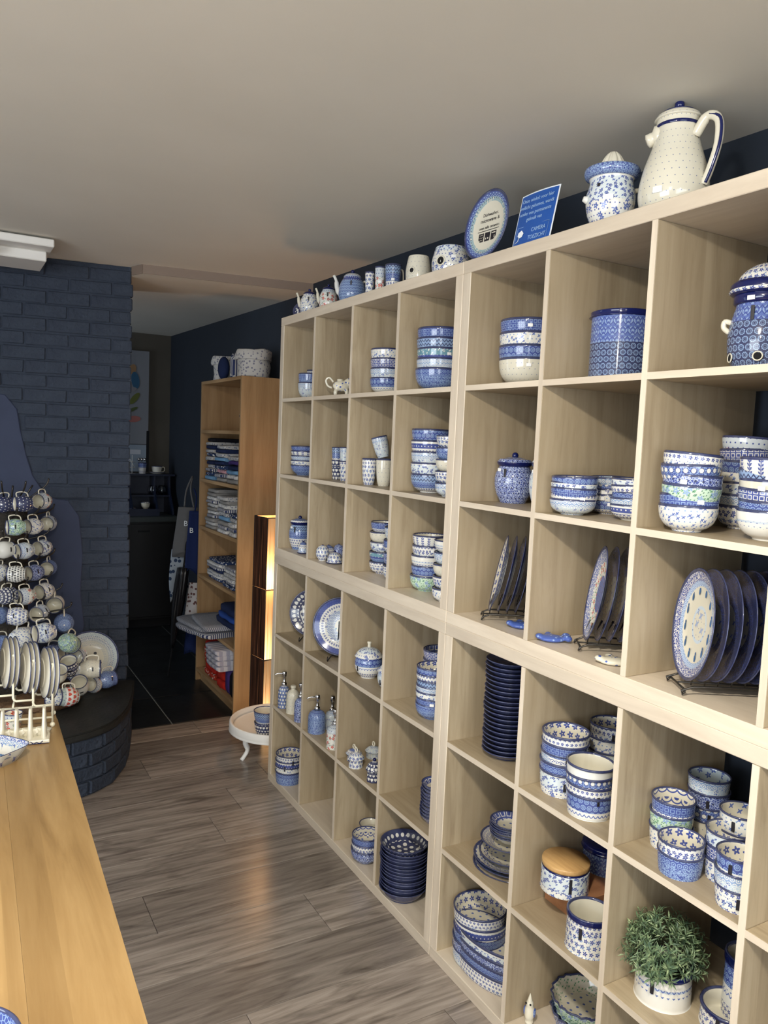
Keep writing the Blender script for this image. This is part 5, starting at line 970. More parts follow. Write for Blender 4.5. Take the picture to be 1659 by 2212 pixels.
# fabric baskets on top
def basket(x,y,z,r,h,mat,label,name='fabric_basket'):
    B=empty(name,(x,y,z),0,label,'basket'); 
    o,i=[(0,0),(.85,0),(.95,.08),(.98,.4),(.96,.62),(1.06,.64),(1.08,.85),(1.03,.98),(.99,1)],[(.97,1),(.92,.9),(.92,.3),(.8,.05),(0,.04)]
    pr,tt=prof2(sc(o,r,h),sc(i,r,h),3); bm=lathe_bm(pr,tt,28)
    for v in bm.verts: v.co+=noise.noise_vector(v.co*14+Vector((x*9,0,0)))*.012
    mesh_obj('body',bm,mat,B); return B
basket(.24,1.02,2.016,.10,.165,CL['white'],'flowered fabric basket with folded rim, right one on top of bookcase')
basket(.23,1.50,2.016,.088,.16,CL['white'],'flowered fabric basket, left one on top of the bookcase')
o=blob('cushion',[((0,0,.075),(.035,.06,.075),0)],CL['navy'],None,.008,(.16,1.345,2.014)); tag(o,'dark blue cushion standing between the two fabric baskets','cushion')
fold(.25,1.235,2.016,.16,.075,.155,CL['stripe'],'striped folded cloth standing beside the right fabric basket',None,name='striped_cloth')
# lamp between bookcase and shelving: square column of veneer panels
LM=empty('floor_lamp',(.222,.60,0),R(9),'glowing square column floor lamp with dark wood veneer side','lamp')
def veneer(name,glow):
    m,nt,b=newmat(name); E.nt=nt; co=objco(); n1=noise_tex(mapping(co,(30,30,1.0)),2.0,4,1.0)
    z=sep(co)[2]
    if glow:
        c=ramp(n1,[(.3,(.16,.045,.008)),(.40,(.55,.20,.05)),(.50,(1,.52,.20)),(.65,(1,.72,.38))]); b.inputs['Base Color'].default_value=(.5,.3,.15,1)
        nt.links.new(c.v,b.inputs['Emission Color']); 
        fz=mth('MAXIMUM',.5-z*2.4,0.0); e=mth('POWER',fz,2.0)
        nt.links.new((e*2.1+.16).v,b.inputs['Emission Strength'])
    else:
        c=ramp(n1,[(.4,(.012,.006,.004)),(.6,(.045,.018,.010)),(.7,(.30,.12,.05))]); setc(b,c); nt.links.new(c.v,b.inputs['Emission Color']); b.inputs['Emission Strength'].default_value=.25
        b.inputs['Roughness'].default_value=.3
    return m
def sin_(f): return absn(mth('SINE',f*PI))
VG=veneer('veneer_glow',True); VD=veneer('veneer_dark',False)
hw=.072; zt=1.235; sec=[.03,.44,.835,zt]
for i in range(3):
    a,b_=sec[i],sec[i+1]-.004
    box('shade_panel',(-hw,-hw,a),(-hw+.003,hw,b_),VD,LM); box('shade_panel',(hw-.003,-hw,a),(hw,hw,b_),VD,LM)
    box('shade_panel',(-hw+.003,-hw,a),(hw-.003,-hw+.003,b_),VG,LM); box('shade_panel',(-hw+.003,hw-.003,a),(hw-.003,hw,b_),VG,LM)
    for (x,y) in((1,1),(1,-1),(-1,1),(-1,-1)): sweep('seam_ring',[(x*hw,y*hw,a),(x*hw,y*hw,b_)],.0025,M['dark'],LM,seg=6)
    bm=bmesh.new()
    for q in range(4):
        P4=[(-hw,-hw),(hw,-hw),(hw,hw),(-hw,hw)]; A=P4[q];B=P4[(q+1)%4]
        sweep('',[(A[0],A[1],b_),(B[0],B[1],b_)],.003,None,seg=6,bm=bm)
    mesh_obj('cross_bar',bm,M['dark'],LM)
box('base',(-.085,-.085,0),(.085,.085,.028),M['dark'],LM,.003)
sweep('stem',[(0,0,.028),(0,0,1.0)],.006,M['chrome'],LM)
for zz in(.35,.75,1.06): ball('bulb',.028,plain('bulb_glow',(1,.8,.5),.5,emit=(1,.62,.28),es=14),LM,(0,0,zz))
pl=bpy.data.lights.new('lamp_light','POINT'); pl.energy=2.6; pl.color=(1,.62,.34); pl.shadow_soft_size=.028
po=bpy.data.objects.new('lamp_light',pl); COL.objects.link(po); po.location=(.222,.60,1.13)
pl=bpy.data.lights.new('lamp_side_light','POINT'); pl.energy=3.4; pl.color=(1,.55,.24); pl.shadow_soft_size=.05
po=bpy.data.objects.new('lamp_side_light',pl); COL.objects.link(po); po.location=(.19,.45,.9)
# round white plant stand with mugs
ST=empty('plant_stand',(.145,.262,0),0,'low round white stand with raised rim beside the far shelving end','stand')
lathe('tray',[(0,.145),(.225,.145),(.243,.152),(.246,.17),(.244,.192),(.236,.196),(.228,.19),(.222,.172),(.21,.167),(0,.167)],M['white'],ST,n=2,seg=48)
box('cross_rail',(-.12,-.02,.125),(.12,.02,.146),M['white'],ST,.003)
for a in(60,180,300):
    x,y=.17*cos(R(a)),.17*sin(R(a)); o=sweep('leg',[(x*.8,y*.8,.15),(x*1.0,y*1.0,.10),(x*.92,y*.92,.05),(x*1.1,y*1.1,0)],[.016,.014,.011,.012],M['white'],ST,n=4)
def handle(parent,r,h,mat,ang=0,z0=.2,z1=.85,out=.55,th=.09,name='handle'):
    pts=[(r*.86,0,h*z1),(r*(1+out*.75),0,h*(z1+.03)),(r*(1+out),0,h*(z0+z1)/2*1.03),(r*(1+out*.65),0,h*(z0+.08)),(r*.88,0,h*z0)]
    pts=[(x*cos(ang),x*sin(ang),z) for x,_,z in pts]; return sweep(name,pts,r*th,mat,parent,n=4,seg=8)
def mug_thing(loc,r,h,pat,label,rz=0,kind='mug',group=None,rot=None,name='mug'):
    T=empty(name,loc,rz,label,'mug',group); shape_obj('body',kind,r,h,pat+'_c',T); handle(T,r*.93,h,M['cream_gl'],th=.078)
    if rot is not None: T.rotation_mode='QUATERNION'; T.rotation_quaternion=rot
    return T
mug_thing((.038,.150,.167),.056,.068,'hearts','navy heart-patterned mug under another on the white stand',R(-50),'cup')
mug_thing((.038,.150,.222),.060,.072,'zig','zigzag-banded mug stacked on the heart mug, white stand',R(-30),'cup')
mug_thing((.115,.135,.167),.045,.082,'eyes','dark dotted jug behind the stacked mugs on the stand',R(-30),'cup')
# ================================================ POTTERY FROM THE TABLE
RIGHT=math.atan2(R0.y,R0.x); TOCAM=math.atan2(-F.y,-F.x)
def camang(x,y): return math.atan2(CP.y-y,CP.x-x)
def ring_lid(T,r,h,pat,z,dome,knob=.12,flange=1.0,mat=None,cat=None):
    L=lathe('lid',[(0,0),(r*flange,0),(r*flange,.006),(r*flange*.93,.010),(r*.72,dome*.65),(r*.4,dome*.92),(0.0,dome)],mat or pot(pat),T,n=3,loc=(0,0,z),t0=.1,t1=.9)
    ball('knob',r*knob/.5*.5+.002,M['navy_gl'],L,(0,0,dome+r*knob*.55)); return L
def build(rec):
    name,kind,x,y,z,r,h,pat,tx,ty,rz,label,group,ov=rec
    cat=name.replace('_',' ').split(' ')[-1] if name not in('cookie_jar','garlic_jar','biscuit_jar') else 'jar'
    if kind in SHAPE and kind!='crock':
        o=shape_obj(name,kind,r,h,pat,None,ov); o.location=(x,y,z); o.rotation_euler=(tx,ty,rz); tag(o,label,cat,group or None)
        hh=random.random()
        if kind in('ramekin',) and hh<.45: sticker(o,r*.965,h*.5,camang(x,y)-rz+random.uniform(-.4,.4),'black_lbl',.022,.007,vert=True)
        elif kind in('bowl','cup') and hh<.25: sticker(o,r*1.0,h*.72,camang(x,y)-rz+random.uniform(-.5,.4),'white_lbl',.014,.009)
        return o
    T=empty(name,(x,y,z),rz,label,cat,group or None); ca=camang(x,y)-rz
    if kind=='crock':
        o_,i_=SHAPE['crock']; w_=.006; inn=[(max(0,a-w_*(1 if a else 0)),max(b,.006)) for a,b in sc(i_,r,h)]
        pr,tt=prof2(sc(o_,r,h),inn,3,w_); mesh_obj('body',lathe_bm(pr,tt,48),pot(pat+'_c'),T)
        # navy collar below the rim
        lathe('rim_band',[(r*.985,h*.86),(r*1.012,h*.88),(r*1.014,h*.96),(r*1.0,h*.995)],M['navy_gl'],T,n=2,seg=48)
        sticker(T,r*1.0,h*.62,ca-.35,'black_lbl',.028,.008,vert=True)
        if name=='plant_pot': return T
    elif kind=='jar':
        pr,tt=closed(sc([(0,0),(.62,0),(.68,.03),(.9,.25),(1,.5),(.96,.72),(.80,.88),(.78,.92)],r,h),4); mesh_obj('body',lathe_bm(pr,tt,44),pot(pat),T)
        lathe('collar',sc([(.76,.90),(.86,.94),(.92,1.0),(.90,1.02),(.80,1.02)],r,h),M['navy_gl'],T,n=3,seg=40)
        ring_lid(T,r*.84,h,pat,h*1.01,h*.14,.16); sticker(T,r*.97,h*.75,ca-.5,'black_lbl',.026,.007,vert=True); sticker(T,r*.90,h*.82,ca-1.0)
    elif kind=='jarholes':
        pr,tt=closed(sc([(0,0),(.66,0),(.72,.02),(.93,.2),(1,.4),(.97,.6),(.86,.8),(.82,.86),(.82,1.0)],r,h),4); mesh_obj('body',lathe_bm(pr,tt,48),pot(pat),T)
        lathe('collar',sc([(.82,.88),(.90,.9),(.90,1.0),(.86,1.02)],r,h),M['navy_gl'],T,n=2,seg=48)
        L=lathe('lid',[(0,0),(r*.98,.0),(r*1.0,.012),(r*.96,.022),(r*.86,.026),(r*.70,.045),(r*.35,.062),(0,.068)],pot('floral'),T,n=3,seg=48,loc=(0,0,h*1.02),t0=.1,t1=.9)
        lathe('lid_band',[(r*.88,-.004),(r*1.01,.0),(r*1.02,.018),(r*.9,.026)],M['navy_gl'],L,n=2,seg=48)
        for da in(-1.15,-.1,.95):
            a=ca+da; hx=Vector((cos(a),sin(a),0))
            o=sweep('air_hole',[hx*(r*.86)+Vector((0,0,h*.20)),hx*(r*.955)+Vector((0,0,h*.20))],.0085,M['dark'],T,seg=16)
            pts=[hx*(r*.95)+Vector((-sin(a)*cos(q),cos(a)*cos(q),sin(q)))*.0095+Vector((0,0,h*.20)) for q in[2*PI*i/16 for i in range(16)]]
            sweep('hole_rim',pts,.0016,M['cream_gl'],T,seg=6,closed_=True)
        for s in(1,-1):
            a=ca+s*1.45; d=Vector((cos(a),sin(a),0)); sweep('handle',[d*r*.9+Vector((0,0,h*.66)),d*r*1.1+Vector((0,0,h*.68)),d*r*1.12+Vector((0,0,h*.60)),d*r*.96+Vector((0,0,h*.54))],.006,M['cream_gl'],T,n=4)
        sticker(T,r*.91,h*.93,ca-.45); sticker(T,r*.95,h*.74,ca-.35,'black_lbl',.03,.007,vert=True)
    elif kind=='butter':
        lathe('base',sc([(0,0),(.75,0),(1,.06),(1.02,.10),(.96,.12),(0,.10)],r,h),pot('navy'),T,n=2)
        L=lathe('lid',sc([(.0,.1),(.86,.1),(.88,.2),(.80,.5),(.55,.76),(.25,.88),(0,.9)],r,h),pot(pat),T,n=3); ball('knob',r*.15,M['navy_gl'],L,(0,0,h*.93))
    elif kind=='sphere':
        lathe('body',sc([(0,0),(.5,0),(.55,.04),(.93,.28),(1,.5),(.92,.74),(.6,.93),(.35,.97),(.33,1.0),(0,1.0)],r,h),pot(pat),T,n=3)
        o=ball('stopper',r*.18,M['navy_gl'],T,(0,0,h*.98))
    elif kind=='sugar':
        lathe('body',sc([(0,0),(.5,0),(.56,.04),(.88,.3),(1,.62),(.97,.85),(.88,1.0),(.8,1.02)],r,h),pot(pat),T,n=4,seg=40)
        L=lathe('lid',[(0,0),(r*.96,0),(r*.97,.005),(r*.88,h*.16),(r*.6,h*.34),(r*.2,h*.42),(0,h*.43)],pot('bloom'),T,n=3,seg=40,loc=(0,0,h*1.0),t0=.1,t1=.9)
        lathe('stem_knob',[(0,0),(.007,0),(.006,.012),(.009,.02),(.006,.024),(0,.024)],M['cream_gl'],L,n=2,loc=(0,0,h*.42)); sticker(T,r*.97,h*.5,ca-.9,'black_lbl',.02,.006,vert=True)
    elif kind in('dispenser','bottle'):
        b=lathe('body',sc([(0,0),(.94,0),(1,.03),(1,.6),(.96,.78),(.78,.92),(.45,1.0),(.36,1.02)],r,h),pot(pat),T,n=4,seg=36)
        if kind=='bottle':
            lathe('neck',sc([(.36,.99),(.34,1.08),(.42,1.10),(.42,1.18),(.3,1.2),(0,1.2)],r,h),M['cream_gl'],T,n=2)
        else:
            P_=lathe('pump',[(0,0),(.013,0),(.013,.014),(.009,.017),(.0055,.02),(.0055,.045),(.011,.047),(.011,.066),(.009,.069),(0,.069)],M['chrome'],T,n=1,loc=(0,0,h*1.01))
            sweep('nozzle',[(0,0,.058),(.03,0,.060),(.048,0,.053)],[.0035,.003,.0022],M['chrome'],P_,n=3)
    elif kind=='bell':
        lathe('body',sc([(0,0),(.86,0),(.92,.04),(.92,.5),(1.0,.54),(1.0,.6),(.8,.62)],r,h),pot(pat),T,n=2,seg=32,nside=8 if pat!='pale' else 0)
        L=lathe('lid',sc([(.0,.6),(1.0,.6),(.98,.68),(.72,.88),(.35,.99),(.14,1.04),(0,1.05)],r,h),pot(pat),T,n=3,seg=32)
        if pat=='hearts': ball('knob',.007,M['navy_gl'],L,(0,0,h*1.10))
        else:
            sweep('ring_handle',[(.0,.009*cos(a),h*1.05+.008+.009*sin(a)) for a in[2*PI*i/14 for i in range(14)]],.0028,M['cream_gl'],L,seg=8,closed_=True)
    elif kind=='canister':
        wl=name=='biscuit_jar'
        lathe('body',sc([(0,0),(.93,0),(.985,.02),(1,.1),(1,.9),(.97,.93)] if wl else [(0,0),(.96,0),(.995,.015),(1,.1),(1,1)],r,h),pot(pat),T,n=4,seg=56)
        if wl:
            lathe('neck_band',sc([(.95,.88),(.97,.90),(.95,1.03),(.9,1.05)],r,h),M['navy_gl'],T,n=1,seg=48)
            lathe('wooden_lid',[(0,0),(r*.98,0),(r*1.0,.004),(r*1.0,.011),(r*.985,.014),(0,.014)],M['lidwood'],T,n=1,seg=48,loc=(0,0,h*1.05)); sticker(T,r,h*.6,ca+.25,'black_lbl',.04,.008,vert=True)
        else:
            L=lathe('lid',[(0,0),(r*1.01,0),(r*1.03,.004),(r*1.03,.012),(r*1.0,.016),(r*.6,.018),(0,.018)],M['navy_gl'],T,n=2,seg=56,loc=(0,0,h))
    elif kind=='cupobj':
        shape_obj('body','tumbler',r,h,pat+'_c',T); handle(T,r*.92,h,M['cream_gl'],RIGHT-rz+.5)
        for c in T.children:
            if c.name.startswith('body'): sticker(c,r*.95,h*.5,ca,'white_lbl',.012,.008)
    elif kind=='teapot':
        H=h
        lathe('body',sc([(0,0),(.55,0),(.62,.03),(.95,.3),(1,.5),(.9,.72),(.68,.88),(.6,.92),(0,.93)],r,H),pot(pat),T,n=4,seg=40)
        L=lathe('lid',[(0,0),(r*.60,0),(r*.62,.005),(r*.42,h*.10),(0,h*.14)],M['navy_gl'] if pat!='scale' else pot('lace'),T,n=3,loc=(0,0,H*.92),t0=.1,t1=.9); ball('knob',r*.15,M['navy_gl'],L,(0,0,h*.17))
        a=RIGHT+PI-.15; d=Vector((cos(a),sin(a),0))
        sweep('spout',[d*r*.78+Vector((0,0,H*.42)),d*r*1.12+Vector((0,0,H*.58)),d*r*1.22+Vector((0,0,H*.82)),d*r*1.42+Vector((0,0,H*.98))],[r*.24,r*.17,r*.11,r*.10],pot('pale') if pat=='scale' else M['cream_gl'],T,n=4,seg=12)
        handle(T,r*.95,H,M['cream_gl'],RIGHT,.2,.8,.5,.09); sticker(T,r*.93,H*.7,ca-.1,'black_lbl',.018,.006,vert=True)
    elif kind=='warmer':
        lathe('body',sc([(0,0),(.78,0),(.9,.06),(1,.4),(.98,.65),(.84,.95),(.8,1.0),(.74,1.0),(.74,.9),(0,.88)],r,h),pot(pat),T,n=4,seg=44)
        a=ca-.55; d=Vector((cos(a),sin(a),0)); sweep('candle_hole',[d*r*.8+Vector((0,0,h*.5)),d*r*1.005+Vector((0,0,h*.5))],r*.22,M['dark'],T,seg=20)
        pts=[d*(r*.985)+Vector((-sin(a)*cos(q),cos(a)*cos(q),sin(q)))*r*.235+Vector((0,0,h*.5)) for q in[2*PI*i/18 for i in range(18)]]; sweep('hole_rim',pts,.003,M['cream_gl'],T,seg=6,closed_=True)
        if pat=='bloom': sticker(T,r*1.0,h*.62,ca+.15)
    elif kind=='juicer':
        hb=h*.93
        lathe('body',sc([(0,0),(.5,0),(.55,.03),(.85,.22),(.99,.5),(.98,.72),(.88,.9),(.90,1.0)],r,hb),pot(pat),T,n=4,seg=44)
        D_=lathe('juicer_top',[(r*.86,0),(r*1.05,.004),(r*1.12,.014),(r*1.10,.024),(r*.95,.026),(r*.7,.016),(0,.014)],pot('speck'),T,n=2,seg=44,loc=(0,0,hb))
        pts=[(r*.56,0),(r*.55,.008),(r*.46,.028),(r*.30,.046),(r*.14,.056),(0,.058)]; o_,t_=closed(pts,4)
        bm=lathe_bm(o_,t_,72)
        for v in bm.verts:
            th=math.atan2(v.co.y,v.co.x); q=1+.07*cos(12*th); v.co.x*=q; v.co.y*=q
        mesh_obj('reamer',bm,M['cream_gl'],D_,loc=(0,0,.012))
        handle(T,r*.92,hb,M['cream_gl'],RIGHT,.12,.78,.50,.11)
        a=RIGHT+PI; sweep('spout',[Vector((cos(a)*r*.86,sin(a)*r*.86,hb*.58)),Vector((cos(a)*r*1.14,sin(a)*r*1.14,hb*.62))],[r*.16,r*.10],pot('pale'),T,seg=12,n=2)
        sticker(T,r*.93,hb*.70,ca-.55,'black_lbl',.034,.008,vert=True); sticker(T,r*.985,hb*.54,ca-.1,'white_lbl',.024,.012)
    elif kind=='pitcher':
        lathe('body',sc([(0,0),(.68,0),(.76,.02),(.96,.15),(1,.3),(.90,.50),(.70,.72),(.60,.86),(.61,.95),(.60,1.0)],r,h),pot(pat),T,n=5,seg=52)
        lathe('navy_ring',sc([(.615,.915),(.627,.922),(.627,.940),(.615,.948)],r,h),M['navy_gl'],T,n=1,seg=44); lathe('foot_ring',sc([(.70,.005),(.80,.02),(.86,.045),(.83,.05)],r,h),M['navy_gl'],T,n=1,seg=44)
        L=lathe('lid',[(0,0),(r*.62,0),(r*.63,.006),(r*.56,.013),(r*.30,.022),(0,.025)],pot('mini'),T,n=3,seg=44,loc=(0,0,h*1.0),t0=.1,t1=.9)
        sweep('lid_ring',[(r*.48*cos(q),r*.48*sin(q),.0165) for q in[2*PI*i/32 for i in range(32)]],.0016,M['navy_gl'],L,seg=6,closed_=True); ball('knob',.0115,M['navy_gl'],L,(0,0,.036))
        a=RIGHT+PI-.35; d=Vector((cos(a),sin(a),0))
        sp=sweep('spout',[d*r*.40+Vector((0,0,h*.86)),d*r*.66+Vector((0,0,h*.84)),d*r*.86+Vector((0,0,h*.81))],[r*.34,r*.20,r*.10],M['cream_gl'],T,n=4,seg=16)
        a=RIGHT-.95; d=Vector((cos(a),sin(a),0)); hp=[d*r*.60+Vector((0,0,h*.80)),d*r*.95+Vector((0,0,h*.95)),d*r*1.30+Vector((0,0,h*.88)),d*r*1.34+Vector((0,0,h*.66)),d*r*1.15+Vector((0,0,h*.42)),d*r*.98+Vector((0,0,h*.28))]
        Hd=sweep('handle',hp,[r*.15,r*.13,r*.12,r*.115,r*.115,r*.12],M['cream_gl'],T,n=5,seg=12)
        tc=Vector((cos(ca),sin(ca),0))*(r*.095)
        sweep('handle_stripe',[p+Vector((cos(RIGHT-.95-.9),sin(RIGHT-.95-.9),0))*(r*.115)+d*.003 for p in hp[1:]],.0035,M['navy_gl'],Hd,n=5,seg=6); sticker(T,r*1.0,h*.22,ca-.45,'white_lbl',.022,.014)
    return T
for rec in ITEMS: build(rec)
def cream_back():
    m=pottery('glaze_cream_back',WHITE,[(.03,.93,CREAM,[])],inside=[(1.03,2.1,CREAM,[('leaf',.5,MID)])]); return m
POT['cream_back']=cream_back()
POT['backplate']=pottery('glaze_back_shaded',WHITE,[(.03,.80,(.40,.39,.35),[]),(.80,.97,NAVY,[])],inside=[(1.03,1.6,NAVY,[('crackle',1,BLUE)]),(1.6,2.1,(.25,.27,.30),[('leaf',.5,BLUE)])])  # glaze darkened to imitate the shade on the rear rack plates
POT['navy_']=POT.get('navy')
def platter_birds(o,r,ov,z):
    for i in range(12):
        a=2*PI*i/12+.26; bx,by=cos(a)*r*.60,sin(a)*r*.60*ov
        bm=bmesh.new()
        for (dx,dy,rx,ry) in((0,0,.0048,.0095),(0,.0115,.0035,.0038)):
            v=[bm.verts.new((bx+dx+rx*cos(2*PI*k/10),by+dy+ry*sin(2*PI*k/10),z)) for k in range(10)]; bm.faces.new(v)
        mesh_obj('painted_bird',bm,bpy.data.materials.get('bird_blue') or plain('bird_blue',(.03,.12,.30),.2),o)
DESCR=dict(floral='blue-flowered',speck='speckled blue',crackle='deep blue crackled',bloom='bold-blossomed')
# ---- plates standing in wire racks
def orient(o,n,up=(0,0,1)):
    """local z -> n, local y as close as possible to up"""
    n=Vector(n).normalized(); u=Vector(up); u=(u-n*u.dot(n)).normalized(); x=u.cross(n)
    o.rotation_mode='QUATERNION'; o.rotation_quaternion=Matrix(((x.x,u.x,n.x),(x.y,u.y,n.y),(x.z,u.z,n.z))).to_quaternion()
def standing(x,y,zbase,r,n,pat,label,group=None,ov=1,name='plate',kind='plate',h=None):
    n=Vector(n).normalized(); o=shape_obj(name,kind,r,h or r*.17,pat,None,ov); orient(o,n)
    lift=r*ov*math.sqrt(max(0,1-n.z*n.z)); o.location=(x,y,zbase+lift+.004); return tag(o,label,'plate',group)
def rack(x,y,z,nd,adv,n,gap,r,label,name='plate_rack'):
    T=empty(name,(x,y,z),math.atan2(adv.y,adv.x),label,'rack')   # local x = stacking direction
    L=gap*n+.02; hw_=r*.42
    for s in(-1,1):
        sweep('side_rail',[(-.03,s*hw_,.012),(-.035,s*hw_,.002+.0026),(-.012,s*hw_,.022),(L,s*hw_,.022),(L+.012,s*hw_,.005)],.0026,M['wire'],T,n=2,seg=6)
    for xx in(-.03,L): sweep('cross_wire',[(xx,-hw_,.014),(xx,hw_,.014)],.0024,M['wire'],T,seg=6)
    for i in range(n+1):
        for s in(-1,1): sweep('divider_wire',[(i*gap-.012,s*hw_*.62,.020),(i*gap-.012+.004,s*hw_*.62,.05),(i*gap+.0,s*hw_*.5,.075)],.0016,M['wire'],T,seg=6)
    sweep('floor_wire',[(-.03,0,.017),(L,0,.017)],.0022,M['wire'],T,seg=6)
    return T
for (x,y,z,adv,n,gap,r,ov,pats,lean,where) in [
  (.070,-1.612,1.151,(.81,-.58),4,.026,.088,1.36,['floral','navy','navy','navy'],.20,'third row, fifth column'),
  (.104,-1.985,1.151,(.81,-.58),4,.029,.096,1.33,['poppy','navy','navy','navy'],.16,'third row, sixth column'),
  (.070,-2.332,1.151,(.85,-.53),7,.029,.120,1.05,['birds','navy','navy','navy','navy','navy','navy'],.10,'third row, seventh column')]:
    adv=Vector((*adv,0)).normalized()
    rk=rack(x,y,z,None,adv,len(pats),gap,r,f'dark wire plate rack holding upright plates, {where}')
    for i,pt in enumerate(pats):
        c=Vector((x,y,0))+adv*gap*(i+.0)
        if c.x+.02>.40: break
        nn=-adv+Vector((0,0,lean))
        shift=adv*(r*ov*lean)   # leaning top moves along the rack
        lab={'floral':'blue-flowered oval platter, first in the wire rack','poppy':'platter with red poppies, first in the wire rack','birds':'large platter with ring of blue birds, first in the wire rack'}.get(pt,'navy-rimmed platter standing behind the patterned one in the rack')+', '+where
        o=standing(c.x+shift.x,c.y+shift.y,z+.018,r,nn,pt if pt!='navy' else 'backplate',lab,None if i==0 else f'rack platters, {where}',ov,'platter')
        if pt=='birds': platter_birds(o,r,ov,r*.17*.47)
def stand_wire(x,y,z,n,r,label):
    T=empty('plate_stand',(x,y,z),math.atan2(n[1],n[0]),label,'stand')
    for s in(-1,1): sweep('side_wire',[(.045,s*.035,.02),(.05,s*.035,.003),(-.01,s*.03,.012),(-.05,s*.02,.004),(-.035,s*.01,.08),(-.02,s*.005,.16)],.0025,M['wire'],T,n=3,seg=6)
    sweep('cross_wire',[(-.01,-.03,.012),(-.01,.03,.012)],.0025,M['wire'],T,seg=6)
standing(.135,-.178,.744,.112,(-.62,-.78,.14),'platehearts','navy plate with cream hearts on a stand, fourth row, first column'); stand_wire(.10,-.215,.74,(-.62,-.78),.1,'small dark wire stand under the navy heart plate')
standing(.118,-.512,.744,.126,(-.62,-.78,.14),'plateblue','large blue-rimmed floral plate on a stand, fourth row, second column',None,1,'plate'); stand_wire(.085,-.55,.74,(-.62,-.78),.1,'dark wire stand under the large blue-rimmed plate')
# small oval dish leaning at the far top
o=standing(.09,.028-.045,2.228,.040,(-.75,-.62,.35),'platehearts','small patterned dish leaning at the far end of the shelving top',None,1.0,'small_dish')
# plate with writing and the camera sign on top
TP=standing(.088,-1.468,2.232,.101,(-.97,-.06,.13),'platetext','oval blue-rimmed plate with printed lines and three pictograms',None,1.08,'text_plate')
for s,zz,sz in(('Dishwasher,',.032,.0145),('microwave &',.014,.0165),('oven safe ceramics',-.007,.0125)): text('lettering',s,sz,M['black_lbl'],TP,(0.002,zz,.0052))
ZP=.0052
box('underline',(-.048,-.0145,ZP),(.050,-.0128,ZP+.0006),M['black_lbl'],TP)
for i in(-1,0,1):
    p=box('pictogram',(i*.029-.0115,-.047,ZP),(i*.029+.0115,-.020,ZP+.0006),M['black_lbl'],TP)
    if i==-1: 
        for k in range(3): sweep('wave_line',[(-.008+.004*q,-.008+k*.008+.0015*(-1)**q,.0008) for q in range(5)],.0006,M['cream_gl'],p,seg=4)
    else:
        for q in(-1,1): 
            if i==0: box('pictogram_mark',(q*.005-.002,-.008,.0004),(q*.005+.002,-.003,.001),M['cream_gl'],p)
        if i==1: box('pictogram_mark',(-.008,.006,.0004),(.008,.009,.001),M['cream_gl'],p); box('pictogram_mark',(.004,-.009,.0004),(.006,.0,.001),M['cream_gl'],p)
def bend_sheet(name,w_,h_,mat,parent,zoff=0,curve=.006,inset=0,th=.0008):
    bm=bmesh.new(); n=10; g=[]
    for layer in(0,1):
        L=[]
        for i in range(n+1):
            x=-w_/2+inset+(w_-2*inset)*i/n; zz=zoff+curve*(1-(2*x/w_)**2)+(-th if layer else 0)
            L.append([bm.verts.new((x,y,zz)) for y in(-h_/2+inset,h_/2-inset)])
        g.append(L)
    A,B=g
    for i in range(n):
        bm.faces.new((A[i][0],A[i+1][0],A[i+1][1],A[i][1])); bm.faces.new((B[i][1],B[i+1][1],B[i+1][0],B[i][0]))
        bm.faces.new((A[i][1],A[i+1][1],B[i+1][1],B[i][1])); bm.faces.new((B[i][0],B[i+1][0],A[i+1][0],A[i][0]))
    bm.faces.new((A[0][0],A[0][1],B[0][1],B[0][0])); bm.faces.new((A[n][1],A[n][0],B[n][0],B[n][1]))
    return mesh_obj(name,bm,mat,parent)
SG=empty('camera_sign',(.055,-1.722,2.226),0,'blue laminated paper sign announcing camera surveillance, standing on shelving','sign')
SG.location=(.060,-1.715,2.226+.081); orient(SG,(-.97,-.04,.20))
SW,SH=.152,.160
M['signblue']=plain('sign_blue',(.015,.085,.36),.35); M['signtext']=plain('sign_text',(.30,.46,.72),.5); M['signwhite']=plain('sign_white',(.8,.84,.88),.4)
bend_sheet('paper',SW,SH,M['signwhite'],SG,0); bend_sheet('blue_print',SW,SH,M['signblue'],SG,.0007,.006,.004,.0006)
for s,yy_,sz in(('Onze winkel: voor hier',.052,.0155),('wellicht gekomen, wordt',.033,.0155),('onder een permanente',.014,.0155),('gebruik van',-.004,.0155)): text('lettering',s,sz,M['signtext'],SG,(0.002,yy_,.0074),sx=.86)
text('lettering','CAMERA',.017,M['signtext'],SG,(.028,-.040,.0072),sx=.85); text('lettering','TOEZICHT',.017,M['signtext'],SG,(.026,-.061,.0072),sx=.85)
fr=[(-.064,-.070),(.062,-.070),(.064,-.018),(-.060,-.018)]
sweep('frame_line',[(x,y,.0045+.0025*(1-abs(x)/.07)) for x,y in fr],.0006,M['signtext'],SG,seg=4,closed_=True)
bm=bmesh.new(); pts=[(-.052,-.034),(-.040,-.028),(-.030,-.038),(-.034,-.048),(-.044,-.050),(-.053,-.044)]; v=[bm.verts.new((x,y,.0072)) for x,y in pts]; bm.faces.new(v[::-1]); mesh_obj('camera_pictogram',bm,M['signwhite'],SG)
sweep('camera_bracket',[(-.047,-.048,.0065),(-.049,-.058,.0062),(-.060,-.063,.0055)],.0009,M['signwhite'],SG,seg=4)
